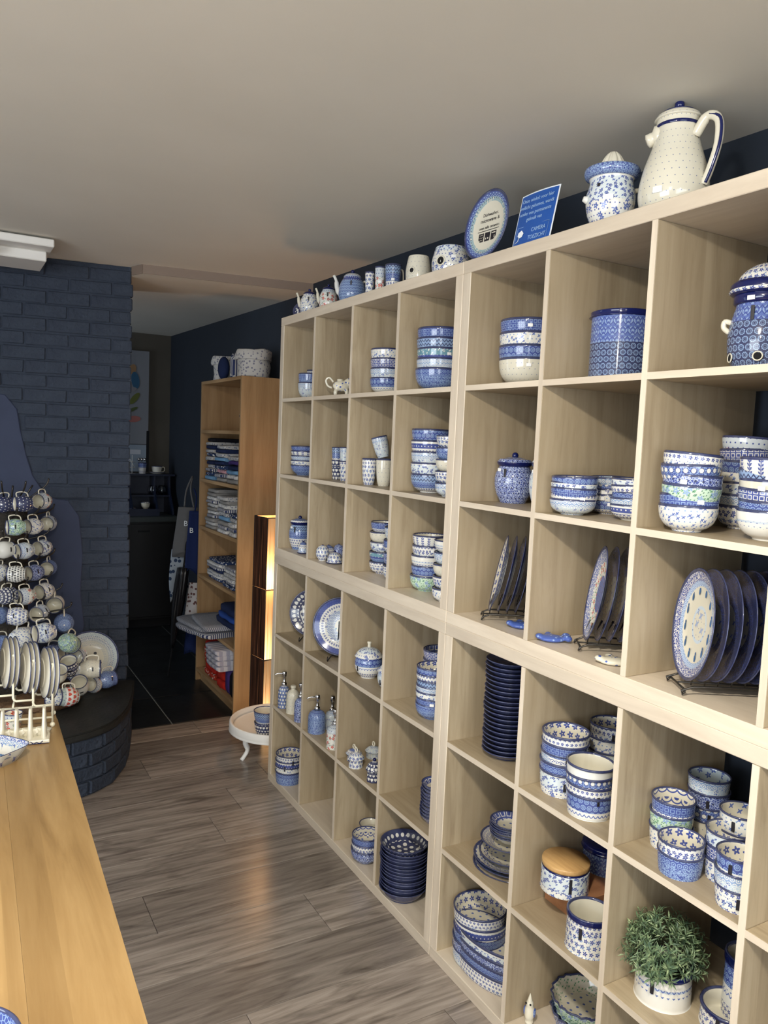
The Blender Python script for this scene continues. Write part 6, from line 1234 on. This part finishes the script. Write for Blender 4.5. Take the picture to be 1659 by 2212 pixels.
# little dishes and figures on the shelves
def fishrest(x,y,z,rz,mat,label):
    o=blob('spoon_rest',[((0,0,.009),(.038,.028,.010),0),((.040,.012,.014),(.013,.014,.009),.3),((.040,-.014,.014),(.013,.013,.009),.3),((-.008,.026,.012),(.012,.014,.008),0),((-.034,0,.013),(.012,.014,.008),0)],mat,None,.0032,(x,y,z)); o.rotation_euler=(0,0,rz); return tag(o,label,'spoon rest')
fishrest(.062,-1.885,1.151,R(-35),M['spotb'],'blue fish-shaped spoon rest at the front left, third row, sixth column')
fishrest(.055,-2.115,1.151,R(-40),M['spot'],'cream fish-shaped spoon rest at front right, third row, sixth column')
fishrest(.080,-1.735,1.151,R(-45),M['spotb'],'dark blue bird-shaped spoon rest at front, third row, fifth column')
def cow(x,y,z,s,rz,mat,label):
    e=[((0,0,.045),(.038,.022,.024),0),((.030,0,.060),(.020,.017,.020),.5),((.050,0,.066),(.018,.014,.014),.4),((.064,0,.060),(.010,.010,.009),0),((.046,.013,.080),(.005,.008,.006),0),((.046,-.013,.080),(.005,.008,.006),0)]
    for a in(-.024,.024):
        for b_ in(-.012,.012): e.append(((a,b_,.016),(.009,.008,.018),0))
    e=[(tuple(c*s for c in p),tuple(c*s for c in q),r) for p,q,r in e]
    T=empty('cow_creamer',(x,y,z),rz,label,'creamer'); blob('body',e,mat,T,.0035); sweep('tail_handle',[tuple(c*s for c in p) for p in((-.034,0,.060),(-.052,0,.078),(-.066,0,.066),(-.058,0,.044),(-.040,0,.036))],.0045*s,M['cream_gl'],T,n=4)
    lathe('filler_rim',[(0,0),(.012*s,0),(.013*s,.006*s),(.010*s,.008*s),(0,.007*s)],M['cream_gl'],T,n=2,loc=(-.006*s,0,.066*s)); return T
cow(.075,-.505,1.853,.98,R(-25),M['spot'],'cream cow-shaped creamer with blue flowers, front one, top row, second column')
cow(.155,-.600,1.853,1.15,R(-15),M['spot'],'cow-shaped creamer behind the front one, top row, second column')
BD=empty('bird_figurine',(.066,-1.885,.038),R(215),'small white bird figurine with raised beak in the lowest row','figurine')
blob('body',[((0,0,.035),(.017,.015,.028),0),((.002,0,.062),(.012,.011,.014),0),((-.012,0,.018),(.014,.012,.014),0),((0,0,.008),(.014,.013,.008),0)],M['cream_gl'],BD,.003)
lathe('beak',[(0,0),(.0075,0),(.005,.012),(0.0005,.026),(0,.026)],M['cream_gl'],BD,n=2,loc=(.003,0,.068)); ball('eye',.0028,M['dark'],BD,(.012,.004,.066)); ball('eye',.0028,M['dark'],BD,(.010,-.009,.066))
for s in(1,-1): blob('wing',[((-.003,.014*s,.035),(.012,.004,.017),.4)],M['spotb'],BD,.003)
WB=tag(box('wooden_block',(.115,-2.030,.389),(.315,-1.862,.4785),M['blockwood'],None,.002),'reddish wooden block under the biscuit jar with wooden lid','block')
# corner jar cut by the frame at the top
T=empty('sugar_pot',(.2,-2.52,2.226),0,'cream rounded pot at the far right on top of the shelving','jar'); lathe('body',sc([(0,0),(.6,0),(.9,.2),(1,.5),(.85,.85),(.75,1)],.06,.12),pot('mini'),T,n=3); lathe('lid',[(0,0),(.048,0),(.04,.02),(0,.03)],M['cream_gl'],T,n=2,loc=(0,0,.12))
# plant: leaves grow from many short stems
pr_=[t for t in bpy.data.objects if t.name=='plant_pot'][0]
PX,PY,PZ=pr_.location; rr_=[r[5] for r in ITEMS if r[0]=='plant_pot'][0]; hh_=[r[6] for r in ITEMS if r[0]=='plant_pot'][0]
PL=empty('green_plant',(PX,PY,PZ+hh_*.80),0,'bushy green artificial plant in the cream blue-banded crock','plant')
def leafmat():
    m,nt,b=newmat('leaf_green'); E.nt=nt; co=objco(); n=noise_tex(co,60,2); setc(b,ramp(n,[(.35,(.05,.095,.055)),(.52,(.13,.20,.10)),(.68,(.32,.40,.22))])); b.inputs['Roughness'].default_value=.5; return m
LM_=leafmat(); bm=bmesh.new(); stems=bmesh.new(); rg=random.Random(3)
for i in range(230):
    u=rg.uniform(0,2*PI); v_=rg.uniform(-.12,1)**.8 if 0 else rg.uniform(-.10,1.0); cz=v_; sxy=math.sqrt(max(0,1-cz*cz)); q=rg.uniform(.75,1.04)
    tip=Vector((cos(u)*sxy*rr_*1.48*q,sin(u)*sxy*rr_*1.48*q,.030+cz*.105*q)); d=(tip-Vector((0,0,-.01))).normalized()
    if tip.z<.0: tip.z*=.5
    root=tip-d*.05
    if i%2==0: sweep('',[tuple(root),tuple(tip)],.0009,None,seg=4,bm=stems)
    for k in range(11):
        base=tip-d*(k//3)*.009; a=k*2.4+rg.uniform(0,.5); s1=d.orthogonal().normalized(); s2=d.cross(s1); dir_=(s1*cos(a)+s2*sin(a))*rg.uniform(.75,1)+d*rg.uniform(.25,.8); dir_.normalize()
        L=rg.uniform(.015,.026); wd=dir_.cross(d); wd=(wd.normalized() if wd.length>.01 else s1)*.0021; cv=-d*L*.18
        p0=base; p1=base+dir_*L*.45; p2=base+dir_*L+cv
        a0=bm.verts.new(p0); b0=bm.verts.new(p1+wd); b1=bm.verts.new(p1-wd); c0_=bm.verts.new(p2); m0=bm.verts.new(p1-d*.0012)
        bm.faces.new((a0,b0,m0)); bm.faces.new((a0,m0,b1)); bm.faces.new((b0,c0_,m0)); bm.faces.new((m0,c0_,b1))
tag(mesh_obj('foliage',bm,LM_,PL),kind='stuff'); tag(mesh_obj('stems',stems,plain('stem_green',(.05,.08,.03),.7),PL),kind='stuff')
lathe('moss',[(0,0),(rr_*.9,0),(rr_*.7,.012),(0,.016)],plain('moss_dark',(.02,.03,.015),.9),PL,n=2,loc=(0,0,-.006))
# ================================================ MUG TREE
MT=empty('mug_tree',(-.985,.66,.312),0,'dark iron mug tree on bark log base, loaded with mugs','mug tree')
lathe('log_base',[(0,0),(.205,0),(.218,.01),(.225,.03),(.215,.045),(.205,.05),(0,.05)],M['bark'],MT,n=1,seg=40)
TX,TY=-.115,.05
bm=bmesh.new(); rings=[]
for k in range(15):
    rings.append([bm.verts.new((TX+cos(2*PI*i/28)*(.085+.006*noise.noise(Vector((cos(2*PI*i/28)*4,sin(2*PI*i/28)*4,k*.7)))),TY+sin(2*PI*i/28)*(.085+.006*noise.noise(Vector((cos(2*PI*i/28)*4,sin(2*PI*i/28)*4,k*.7+9)))),.05+.92*k/14)) for i in range(28)])
for k in range(14):
    for i in range(28): f=bm.faces.new((rings[k][i],rings[k][(i+1)%28],rings[k+1][(i+1)%28],rings[k+1][i])); f.smooth=True
bm.faces.new(rings[0][::-1]); bm.faces.new(rings[-1]); mesh_obj('trunk',bm,M['barkdark'],MT)
MTL=MT.location
for (c,a,h,r,pat,lab,kd) in MUGS:
    c=Vector(c); a=Vector(a).normalized(); h=Vector(h); h=(h-a*h.dot(a)).normalized(); H=r*1.95
    y_=a.cross(h); q=Matrix(((h.x,y_.x,a.x),(h.y,y_.y,a.y),(h.z,y_.z,a.z))).to_quaternion()
    base=c-a*(H*.5)
    T=mug_thing(base,r,H,pat,lab,0,'mug','mugs on the mug tree',q)
    rnd_=random.random()
    if rnd_<.75:
        # black label on the side that faces the room
        tocam=(CP-c).normalized(); lx,ly=tocam.dot(h),tocam.dot(y_); sticker(T,r*.985,H*.62,math.atan2(ly,lx)+.05,'black_lbl',.020,.006)
    # iron hook from trunk to this mug's handle when it hangs
    hp_=c+h*(r*1.38)
    if h.z>.6 and hp_.z>.72:
        st=Vector((MTL.x+TX,MTL.y+TY,min(hp_.z-.03,1.26))); tip=hp_+(hp_-st).normalized()*.035+Vector((0,0,.035))
        sweep('hook',[tuple(st-MTL),tuple(hp_+Vector((0,0,.004))-MTL),tuple(tip-MTL)],.0042,M['wire'],MT,n=3,seg=6)
for a,b_ in(((-.075,-.05),.02),((.012,-.03),.03),((.085,.0),.06)): 
    sweep('hook',[(TX,TY,.93),(TX+a[0]*.7,TY+a[1],1.0),(TX+a[0]*1.25,TY+a[1]*1.4,1.075)],.0045,M['wire'],MT,n=3,seg=6)
o=standing(-.705,.800,.318,.145,(-.20,-.965,.20),'platter','large cream platter with grey dotted rim leaning against the brick chimney',None,1,'serving_platter')
# ================================================ TABLE AND WHAT STANDS ON IT
TBT=.78
TB=empty('shop_table',(-1.075,-.95,0),R(-1.55),'golden oak counter table in the lower left foreground','table')
for i in range(5):
    w_=.16; box('plank',(-w_*(i+1)+.0001,-3.0,TBT-.034),(-w_*i-.0001,0,TBT),M['table'],TB,.0004)
box('end_board',(-.80,.002,TBT-.034),(0,.085,TBT-.004),M['table'],TB,.002)
box('apron',(-.78,-2.95,TBT-.12),(-.745,.0,TBT-.034),M['table'],TB); box('apron',(-.065,-2.95,TBT-.12),(-.03,.0,TBT-.034),M['table'],TB)
for x in(-.76,-.04):
    for y in(-.05,-2.9): box('leg',(x-.03,y-.03,0),(x+.03,y+.03,TBT-.034),M['table'],TB,.003)
# cream wire plate rack with stepped front
dR=Vector((.99,-.14,0)); nrm=Vector((-.14,-.99,0))
PRK=empty('wire_plate_rack',(-1.097,-1.015,TBT),math.atan2(dR.y,dR.x),'cream wire plate rack with stepped front at the left end of the table','rack')
# local x to the right along the front, local y away from camera
def wf_(name,pts,rad_=.0034): return sweep(name,pts,rad_,M['wire_cream'],PRK,n=0,seg=8)
dp=.105
for y in(0,dp):
    wf_('side_post',[(0,y,.0),(0,y,.175),(0,y,.190),(-.002,y,.195)]); ball('ball_foot',.0075,M['wire_cream'],PRK,(0,y,.0075))
    for i in range(4):
        x1=-.0535*i-.001; x0=x1-.052; zb=.068+.0095*i*2
        wf_('step_wire',[(x1 if i==0 else x1,y,zb+.0),(x0+.008,y,zb),(x0+.003,y,zb+.003),(x0,y,zb+.010),(x0,y,zb+.125),(x0+.001,y+.0,zb+.135)])
        ball('tip_ball',.0048,M['wire_cream'],PRK,(x0+.001,y,zb+.137))
    wf_('base_wire',[(0,y,.030),(-.26,y,.030)])
for x in(0,-.0535,-.107,-.16,-.26): wf_('cross_wire',[(x,0,.030 if x in(0,-.26) else .07),(x,dp,.030 if x in(0,-.26) else .07)],.0028)
ax=dR
rk0=Vector((-1.097,-1.015,0))
def rplate(off,zb,pat,lab,lean=.08,r=.080,step='right'):
    pos=rk0+ax*off-nrm*(dp*.5); o=standing(pos.x,pos.y,TBT+zb,r,Vector((.97,.10,-lean)),'cream_back',lab,f'saucers in the {step} step of the wire rack',1,'saucer','plate',r*.13); return o
for j,(base,step) in enumerate(((-.030,'right'),(-.083,'middle'),(-.137,'third'),(-.190,'leftmost'))):
    for i in range(3):
        rplate(base+.0125*i-.004,.066+.019*j+.004,'x','cream saucer with navy rim standing on edge in the '+step+' step of the rack',.06,.078,step)
# toast rack: cream ceramic with arched dividers
TRK=empty('toast_rack',(-1.175,-1.085,TBT),math.atan2(dR.y,dR.x),'cream ceramic toast rack with tall arches in front of the wire rack','rack')
box('base',(-.105,-.050,0),(.064,.030,.012),M['cream_gl'],TRK,.004,2)
bm=bmesh.new()
for i in range(5):
    x=.048-.036*i; prev=None
    for (z,hw_,hd) in((.010,.010,.036),(.022,.0085,.034),(.05,.0065,.028),(.085,.0052,.020),(.094,.004,.015)):
        ring=[bm.verts.new((x+hw_*cos(a_)*(abs(cos(a_))**-.3 if abs(cos(a_))>.01 else 1),-.008+hd*sin(a_),z)) for a_ in[2*PI*k/12 for k in range(12)]]
        if prev:
            for k in range(12): f=bm.faces.new((prev[k],prev[(k+1)%12],ring[(k+1)%12],ring[k])); f.smooth=True
        prev=ring
    bm.faces.new(prev)
mesh_obj('dividers',bm,M['cream_gl'],TRK)
for i in range(4):
    x=.030-.036*i; sweep('valley',[(x-.018,-.008,.032),(x-.010,-.008,.016),(x,-.008,.011),(x+.010,-.008,.016),(x+.018,-.008,.032)],.008,M['cream_gl'],TRK,n=3,flat=3.6,seg=10)
for i in range(3):
    x=.030-.045*i
    for s in(-1,1): sweep('painted_swirl',[(x,-.0512,.0065),(x+s*.008,-.0512,.003),(x+s*.016,-.0512,.009)],.0012,M['navy_gl'],TRK,n=3,seg=5)
sweep('painted_edge',[(-.10,-.0512,.002),(.062,-.0512,.002)],.0009,M['navy_gl'],TRK,seg=5)
# little jar with yellow flowers between the racks
T=shape_obj('small_pot','tumbler',.026,.045,'redfl',None); T.location=(-1.20,-.975,TBT); tag(T,'small flowered pot standing behind the plate rack on the table','pot')
# square bird dish
def square_dish(loc,rz,s,h,label):
    bm=bmesh.new(); u1=bm.loops.layers.uv.new('cell'); u2=bm.loops.layers.uv.new('band'); rings=[]; ts=[0,0,.5,.96,1.0,1.05,1.45,1.5,2]
    def sqp(a,hw,corner):  # rounded square
        c,s_=cos(a),sin(a); e=corner; return (abs(c)**e*math.copysign(hw,c),abs(s_)**e*math.copysign(hw,s_))
    prof=[(0,0),(.62,0),(.80,.5),(.99,.95),(1,1),(.96,.97),(.70,.25),(.6,.16),(0,.16)]; seg=56
    for (r_,z_) in prof:
        if r_==0: rings.append([bm.verts.new((0,0,z_*h))]); continue
        rings.append([bm.verts.new((*(q*(1+(.035*sin(16*2*PI*i/seg) if .7<r_<.97 and z_>.3 and r_!=.96 else 0)) for q in sqp(2*PI*(i+.5)/seg,s*r_,.42)),z_*h)) for i in range(seg)])
    for k in range(len(prof)-1):
        A,B=rings[k],rings[k+1]
        for i in range(seg):
            j=(i+1)%seg
            if len(A)==1: vs,uu=[A[0],B[j],B[i]],[k,k+1,k+1]
            elif len(B)==1: vs,uu=[A[i],A[j],B[0]],[k,k,k+1]
            else: vs,uu=[A[i],A[j],B[j],B[i]],[k,k,k+1,k+1]
            f=bm.faces.new(vs); f.smooth=True
            for l,kk in zip(f.loops,uu): l[u1].uv=(l.vert.co.x*90+40,l.vert.co.y*90+40); l[u2].uv=(ts[kk],0)
    m=pottery('glaze_birddish',WHITE,[(.03,.9,(.6,.63,.6),[('leaf',.5,MID)])],inside=[(1.03,1.14,MID,[('crackle',1,WHITE)]),(1.14,1.3,LBLUE,[('ring',1,WHITE)]),(1.3,2.1,WHITE,[('dots',.25,BLUE)])])
    o=mesh_obj('square_dish',bm,m,None,loc=loc); o.rotation_euler=(0,0,rz); tag(o,label,'dish')
    for bx,by,ba in((-.30,.34,.5),(.12,.42,.5),(.42,.05,.3),(-.35,-.2,.5),(.1,-.1,.4)):
        cx,cy=bx*s,by*s; zz=h*.17 if max(abs(bx),abs(by))<.5 else h*.3
        e=[((cx,cy,zz),(.0065,.010,.0015),0),((cx+.002,cy+.011,zz),(.004,.004,.0015),0)]; blob('painted_bird',e,plain('bird_blue',(.06,.2,.5),.2) if 'bird_blue' not in bpy.data.materials else bpy.data.materials['bird_blue'],o,.0013)
    return o
square_dish((-1.262,-1.225,TBT),R(38),.068,.045,'square fluted dish with painted blue birds at left table edge')
T=shape_obj('bowl','bowl',.085,.07,'crackle',None); T.location=(-1.372,-2.36,TBT); tag(T,'deep blue bowl rim at the bottom left corner, on the table','bowl')
# ================================================ BAGS AND APRONS HANGING BEHIND THE BOOKCASE
HB=empty('coat_hooks',(.405,2.0,1.44),0,'dark hook rail on the navy wall behind the bookcase','hook rail'); box('rail',(-.005,-.30,-.02),(.012,.30,.02),M['dark'],HB)
for y in(-.24,-.12,0,.12): sweep('hook',[(0,y,0),(-.05,y,-.01),(-.06,y,.02)],.004,M['wire'],HB,n=2,seg=6)
def drape(name,x,y,zt_,zb_,w0,w1,th,mat,label,cat,rz=0,folds=4,seed=0,taper=0):
    bm=bmesh.new(); NZ,NW=16,26; rings=[]
    for k in range(NZ+1):
        t=k/NZ; w_=w0+(w1-w0)*t**.8; w_*=1-taper*max(0,t-.6); ring=[]
        for i in range(NW):
            a=2*PI*i/NW; rx=th*(.5+.5*t)*(1+.25*sin(a*folds+seed+t*1.5)); ring.append(bm.verts.new((cos(a)*rx+.01*sin(t*5+seed),sin(a)*w_/2*(1+.06*sin(a*folds*2+seed)),zt_+(zb_-zt_)*t-(.02*cos(a*3+seed) if k==NZ else 0)))) 
        rings.append(ring)
    for k in range(NZ):
        for i in range(NW):
            f=bm.faces.new((rings[k][i],rings[k][(i+1)%NW],rings[k+1][(i+1)%NW],rings[k+1][i])); f.smooth=True
    bm.faces.new(rings[0]); bm.faces.new(rings[-1][::-1]); bmesh.ops.recalc_face_normals(bm,faces=bm.faces)
    for v in bm.verts: v.co.z-=zb_
    T=empty(name,(x,y,zb_),rz,label,cat); mesh_obj('body',bm,mat,T); return T
CL['tote']=cloth('cloth_tote',(.13,.13,.135)); CL['deepnavy']=cloth('cloth_deep_navy',(.012,.022,.085)); CL['flower']=cloth('cloth_flower',(.33,.37,.42),(.03,.05,.10),26); CL['brown']=cloth('cloth_brown_dot',(.45,.43,.44),(.12,.06,.06),40)
def on(px,py,ax_,v): return None
T=drape('tote_bag',.095,1.86,1.165,.835,.13,.20,.022,CL['tote'],'grey tote bag with white letters hanging behind the bookcase','bag',R(60),2,.3)
sweep('strap',[(.02,.03,.33),(.06,.03,.44),(.10,.0,.54)],.006,CL['tote'],T,n=3,seg=6); sweep('strap',[(.0,-.04,.33),(.06,-.0,.45),(.11,.0,.54)],.006,CL['tote'],T,n=3,seg=6)
text('lettering','Bu',.052,M['signwhite'],T,(-.050,-.012,.205),(R(90),0,R(-90)))
T=drape('apron',.11,1.745,1.15,.735,.08,.12,.028,CL['deepnavy'],'dark blue apron with white letter hanging beside the tote','apron',R(62),3,1.1)
sweep('strap',[(.0,.0,.41),(.05,0,.50),(.10,.03,.56)],.005,CL['deepnavy'],T,n=3,seg=6)
text('lettering','B',.050,M['signwhite'],T,(-.040,.012,.270),(R(90),0,R(-90)))
T=drape('flowered_apron',.062,1.93,.86,.50,.12,.15,.018,CL['flower'],'pale flowered apron hanging below the grey tote','apron',R(60),3,2.0,.4)
T=drape('spotted_bag',.11,1.72,.66,.40,.07,.12,.022,CL['brown'],'pale spotted fabric bag low behind the bookcase edge','bag',R(60),2,.7)
T=drape('navy_sack',.12,1.75,.40,.17,.09,.12,.03,CL['deepnavy'],'dark blue cloth hanging lowest behind the bookcase edge','cloth',R(60),2,.9)
UMB=empty('umbrella',(-.015,1.79,.0),0,'closed black umbrella leaning in front of the flowered apron','umbrella'); 
bm=bmesh.new(); rings=[]
for k in range(13):
    t=k/12; c=Vector((.0+.06*t,.0-.02*t,.20+.56*t)); rr=.008+.036*math.sin(min(1,t*1.25)*PI*.5)*(1-.25*t); rings.append([bm.verts.new(c+Vector((cos(2*PI*i/24),sin(2*PI*i/24),0))*rr*(1+.22*cos(8*2*PI*i/24+t*3))) for i in range(24)])
for k in range(12):
    for i in range(24): f=bm.faces.new((rings[k][i],rings[k][(i+1)%24],rings[k+1][(i+1)%24],rings[k+1][i])); f.smooth=True
bm.faces.new(rings[0][::-1]); bm.faces.new(rings[-1]); mesh_obj('canopy',bm,plain('umbrella_black',(.006,.006,.008),.35),UMB)
sweep('shaft',[(-.022,.008,0),(.075,-.025,.88)],.006,M['dark'],UMB,seg=8); sweep('handle',[(.075,-.025,.88),(.08,-.027,.93),(.10,-.03,.95),(.115,-.03,.92)],.009,M['dark'],UMB,n=4)
# ================================================ FAR ROOM: cabinet, hutch, picture
KC=empty('kitchen_cabinet',(-.50,3.42,0),0,'black base cabinet with grey counter in the far room','cabinet'); 
box('body',(-.75,-.22,.08),(.86,.26,.915),M['blackcab'],KC); box('worktop',(-.77,-.24,.915),(.88,.27,.958),M['counter'],KC,.003); box('plinth',(-.73,-.18,0),(.84,.24,.08),M['dark'],KC)
for i in range(3): 
    d=box('door',(-.74+.533*i,-.236,.10),(-.74+.533*i+.525,-.2205,.90),M['blackcab'],KC,.003); box('handle',(-.05,-.02,.33),(.05,-.0085,.345),M['dark'],d)
HU=empty('hutch',(-.10,3.40,.958),0,'dark blue open hutch with curved dividers on the counter','hutch')
def curved_side(name,x):
    pts=[(.20,0),(-.11,0),(-.11,.02),(-.10,.06),(-.06,.11),(-.005,.15),(.03,.20),(.045,.25),(.045,.335),(.20,.335)]
    pts=[(.20,0)]+crom([(-.12,0),(-.12,.02),(-.10,.07),(-.055,.12),(-.01,.17),(.02,.23),(.03,.335)],3)+[(.20,.335)]
    bm=bmesh.new(); a=[bm.verts.new((x-.007,y,z)) for y,z in pts]; b_=[bm.verts.new((x+.007,y,z)) for y,z in pts]; n=len(pts); bm.faces.new(a[::-1]); bm.faces.new(b_)
    for i in range(n): bm.faces.new((a[i],a[(i+1)%n],b_[(i+1)%n],b_[i]))
    bmesh.ops.recalc_face_normals(bm,faces=bm.faces); return mesh_obj(name,bm,M['hutch'],HU)
for x in(-.36,-.10,.12,.33,.46): curved_side('divider',x)
box('top_board',(-.40,.0,.335),(.50,.20,.35),M['hutch'],HU); box('back_board',(-.38,.19,0),(.47,.20,.335),M['hutch'],HU); box('shelf_board',(-.36,.0,.155),(.46,.19,.167),M['hutch'],HU); box('front_lip',(-.37,-.135,0),(.34,-.12,.06),M['hutch'],HU)
T=mug_thing((.265,3.50,1.309),.046,.060,'cream','white cup on a saucer on top of the dark blue hutch',0,'cup',name='cup')
o=shape_obj('saucer','plate',.075,.014,'cream',None); o.location=(.265,3.50,1.308-.0); T.location.z=1.314; tag(o,'white saucer under the cup on the hutch','saucer')
for c in T.children: 
    if c.name.startswith('handle'): c.rotation_euler=(0,0,-.3)
o=shape_obj('mug','tumbler',.038,.095,'garland',None); o.location=(.135,3.48,1.308); tag(o,'patterned beaker holding spoons on top of the hutch','mug')
for i,(dx,dy) in enumerate(((-.03,0),(-.005,.01),(.02,0))): sp=tag(sweep('spoon',[(.135,3.48,1.33),(.135+dx,3.48+dy,1.42)],.003,M['chrome'],n=0),'metal spoon standing in the patterned beaker on the hutch','spoon','spoons in the beaker'); lathe('bowl_end',[(0,0),(.012,.008),(.013,.02),(.006,.03),(0,.031)],M['chrome'],sp,n=2,loc=(.135+dx,3.48+dy,1.415))
G=plain('clear_glass',(.9,.95,1),.03,trans=1)
for i,x in enumerate((.262,.335-.045+.02+.03)):
    o=lathe('tumbler_glass',[(0,0),(.02,0),(.036,.02),(.036,.05),(.03,.075),(.028,.075),(.033,.05),(.033,.022),(.018,.005),(0,.005)],G,None,n=2,loc=(x-.115+.08,3.47,1.1255)); tag(o,'clear round glass on the hutch shelf, '+('left' if i==0 else 'right')+' one','glass')
for (x,z,pt,r,h,lb) in((.02,.959,'lace',.045,.06,'patterned bowl in the left lower hutch compartment'),(.10+.05,.959,'lace',.05,.05,'patterned shallow bowl low in the hutch'),(.14,1.012,'mini',.038,.055,'round pale mug stacked on the bowl in the hutch')):
    o=shape_obj('bowl','bowl',r,h,pt,None); o.location=(x,3.36,z); tag(o,lb,'bowl')
# bird canvas and its window-like lower part on the far wall
CV=empty('bird_canvas',(-.02,3.69,1.98),0,'tall pale canvas with painted tropical bird on the far wall','picture')
box('canvas',(-.24,-.022,-.42),(.243,.008,.40),plain('canvas_pale',(.20,.215,.25),.7),CV)
def flat(name,pts,mat,parent,y):
    bm=bmesh.new(); a=[bm.verts.new((x,y,z)) for x,z in pts]; b_=[bm.verts.new((x,y+.0025,z)) for x,z in pts]; n=len(pts); bm.faces.new(a); bm.faces.new(b_[::-1])
    for i in range(n): bm.faces.new((a[i],b_[i],b_[(i+1)%n],a[(i+1)%n]))
    bmesh.ops.recalc_face_normals(bm,faces=bm.faces); return mesh_obj(name,bm,mat,parent)
def ell(cx,cz,rx,rz_,a=0,n=16): return [(cx+rx*cos(q)*cos(a)-rz_*sin(q)*sin(a),cz+rx*cos(q)*sin(a)+rz_*sin(q)*cos(a)) for q in[2*PI*i/n for i in range(n)]]
flat('painted_body',ell(.125,.14,.035,.075,.15),plain('paint_blue',(.02,.10,.20),.7),CV,-.026); flat('painted_head',ell(.10,.235,.03,.045,-.3),plain('paint_ochre',(.30,.18,.09),.7),CV,-.0255)
flat('painted_leaf',ell(.12,-.02,.065,.025,.9),plain('paint_olive',(.12,.14,.03),.7),CV,-.026); flat('painted_leaf',ell(.10,-.12,.055,.014,.5),plain('paint_green',(.07,.10,.03),.7),CV,-.0265); flat('painted_flower',ell(.115,-.20,.06,.028,.1),plain('paint_pink',(.36,.13,.12),.7),CV,-.026); flat('painted_wing',ell(.09,.055,.05,.02,.3),plain('paint_grey',(.22,.22,.24),.7),CV,-.027)
MN=empty('mirror_panel',(-.03,3.685,1.44),0,'tall reflective glass panel below the bird canvas, behind the wire organiser','panel')
box('glass',(-.23,-.015,-.125),(.238,.01,.115),plain('pale_glass',(.28,.34,.42),.12),MN); box('frame',(.238,-.02,-.125),(.262,.01,.24),M['dark'],MN)
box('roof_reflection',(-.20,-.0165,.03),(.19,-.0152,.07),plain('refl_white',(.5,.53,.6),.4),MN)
WO=empty('wire_organiser',(.02,3.47,1.308),0,'white wire organiser on the left of the hutch top','rack')
for z in(.01,.06,.11): sweep('wire',[(-.06,-.03,z),(.05,-.03,z-.01)],.003,M['white'],WO,seg=5); 
for x in(-.06,-.02,.02): sweep('wire',[(x,-.03,.0),(x,-.03,.16)],.003,M['white'],WO,seg=5)
sweep('wire',[(-.02,-.03,.16),(.045,-.03,.05)],.003,M['white'],WO,seg=5); box('paper_box',(-.05,-.02,.0),(.0,.03,.15),plain('paper_lilac',(.42,.44,.58),.6),WO)
# ceiling lamps out of frame
for i,(x,y) in enumerate(LP):
    T=empty('ceiling_lamp',(x,y,zc(y)-.045),0,'small white ceiling spot lamp behind the viewpoint','lamp','ceiling lamps behind the viewpoint'); lathe('canopy',[(0,.0),(.045,.0),(.05,.01),(.05,.044),(0,.044)],M['white'],T,n=1)

o=shape_obj('cup','cup',.032,.082,'pale_c',None); o.location=(.125,-.800,1.502+.110); o.rotation_euler=(R(-9),R(-12),0); tag(o,'pale grey floral cup tilted on top of the two standing cups','cup')
zo=.038
for i,(pt,lb) in enumerate((('floral','lowest'),('speck','second'),('crackle','third'),('bloom','topmost'))):
    o=shape_obj('dish','dish',.142,.055,pt,None,.54); o.location=(.092,-1.668,zo); o.rotation_euler=(0,0,R(98)); tag(o,DESCR[pt]+' oval dish, '+lb+' of the oval dishes, bottom row','dish','oval dishes in the bottom row'); zo+=.027
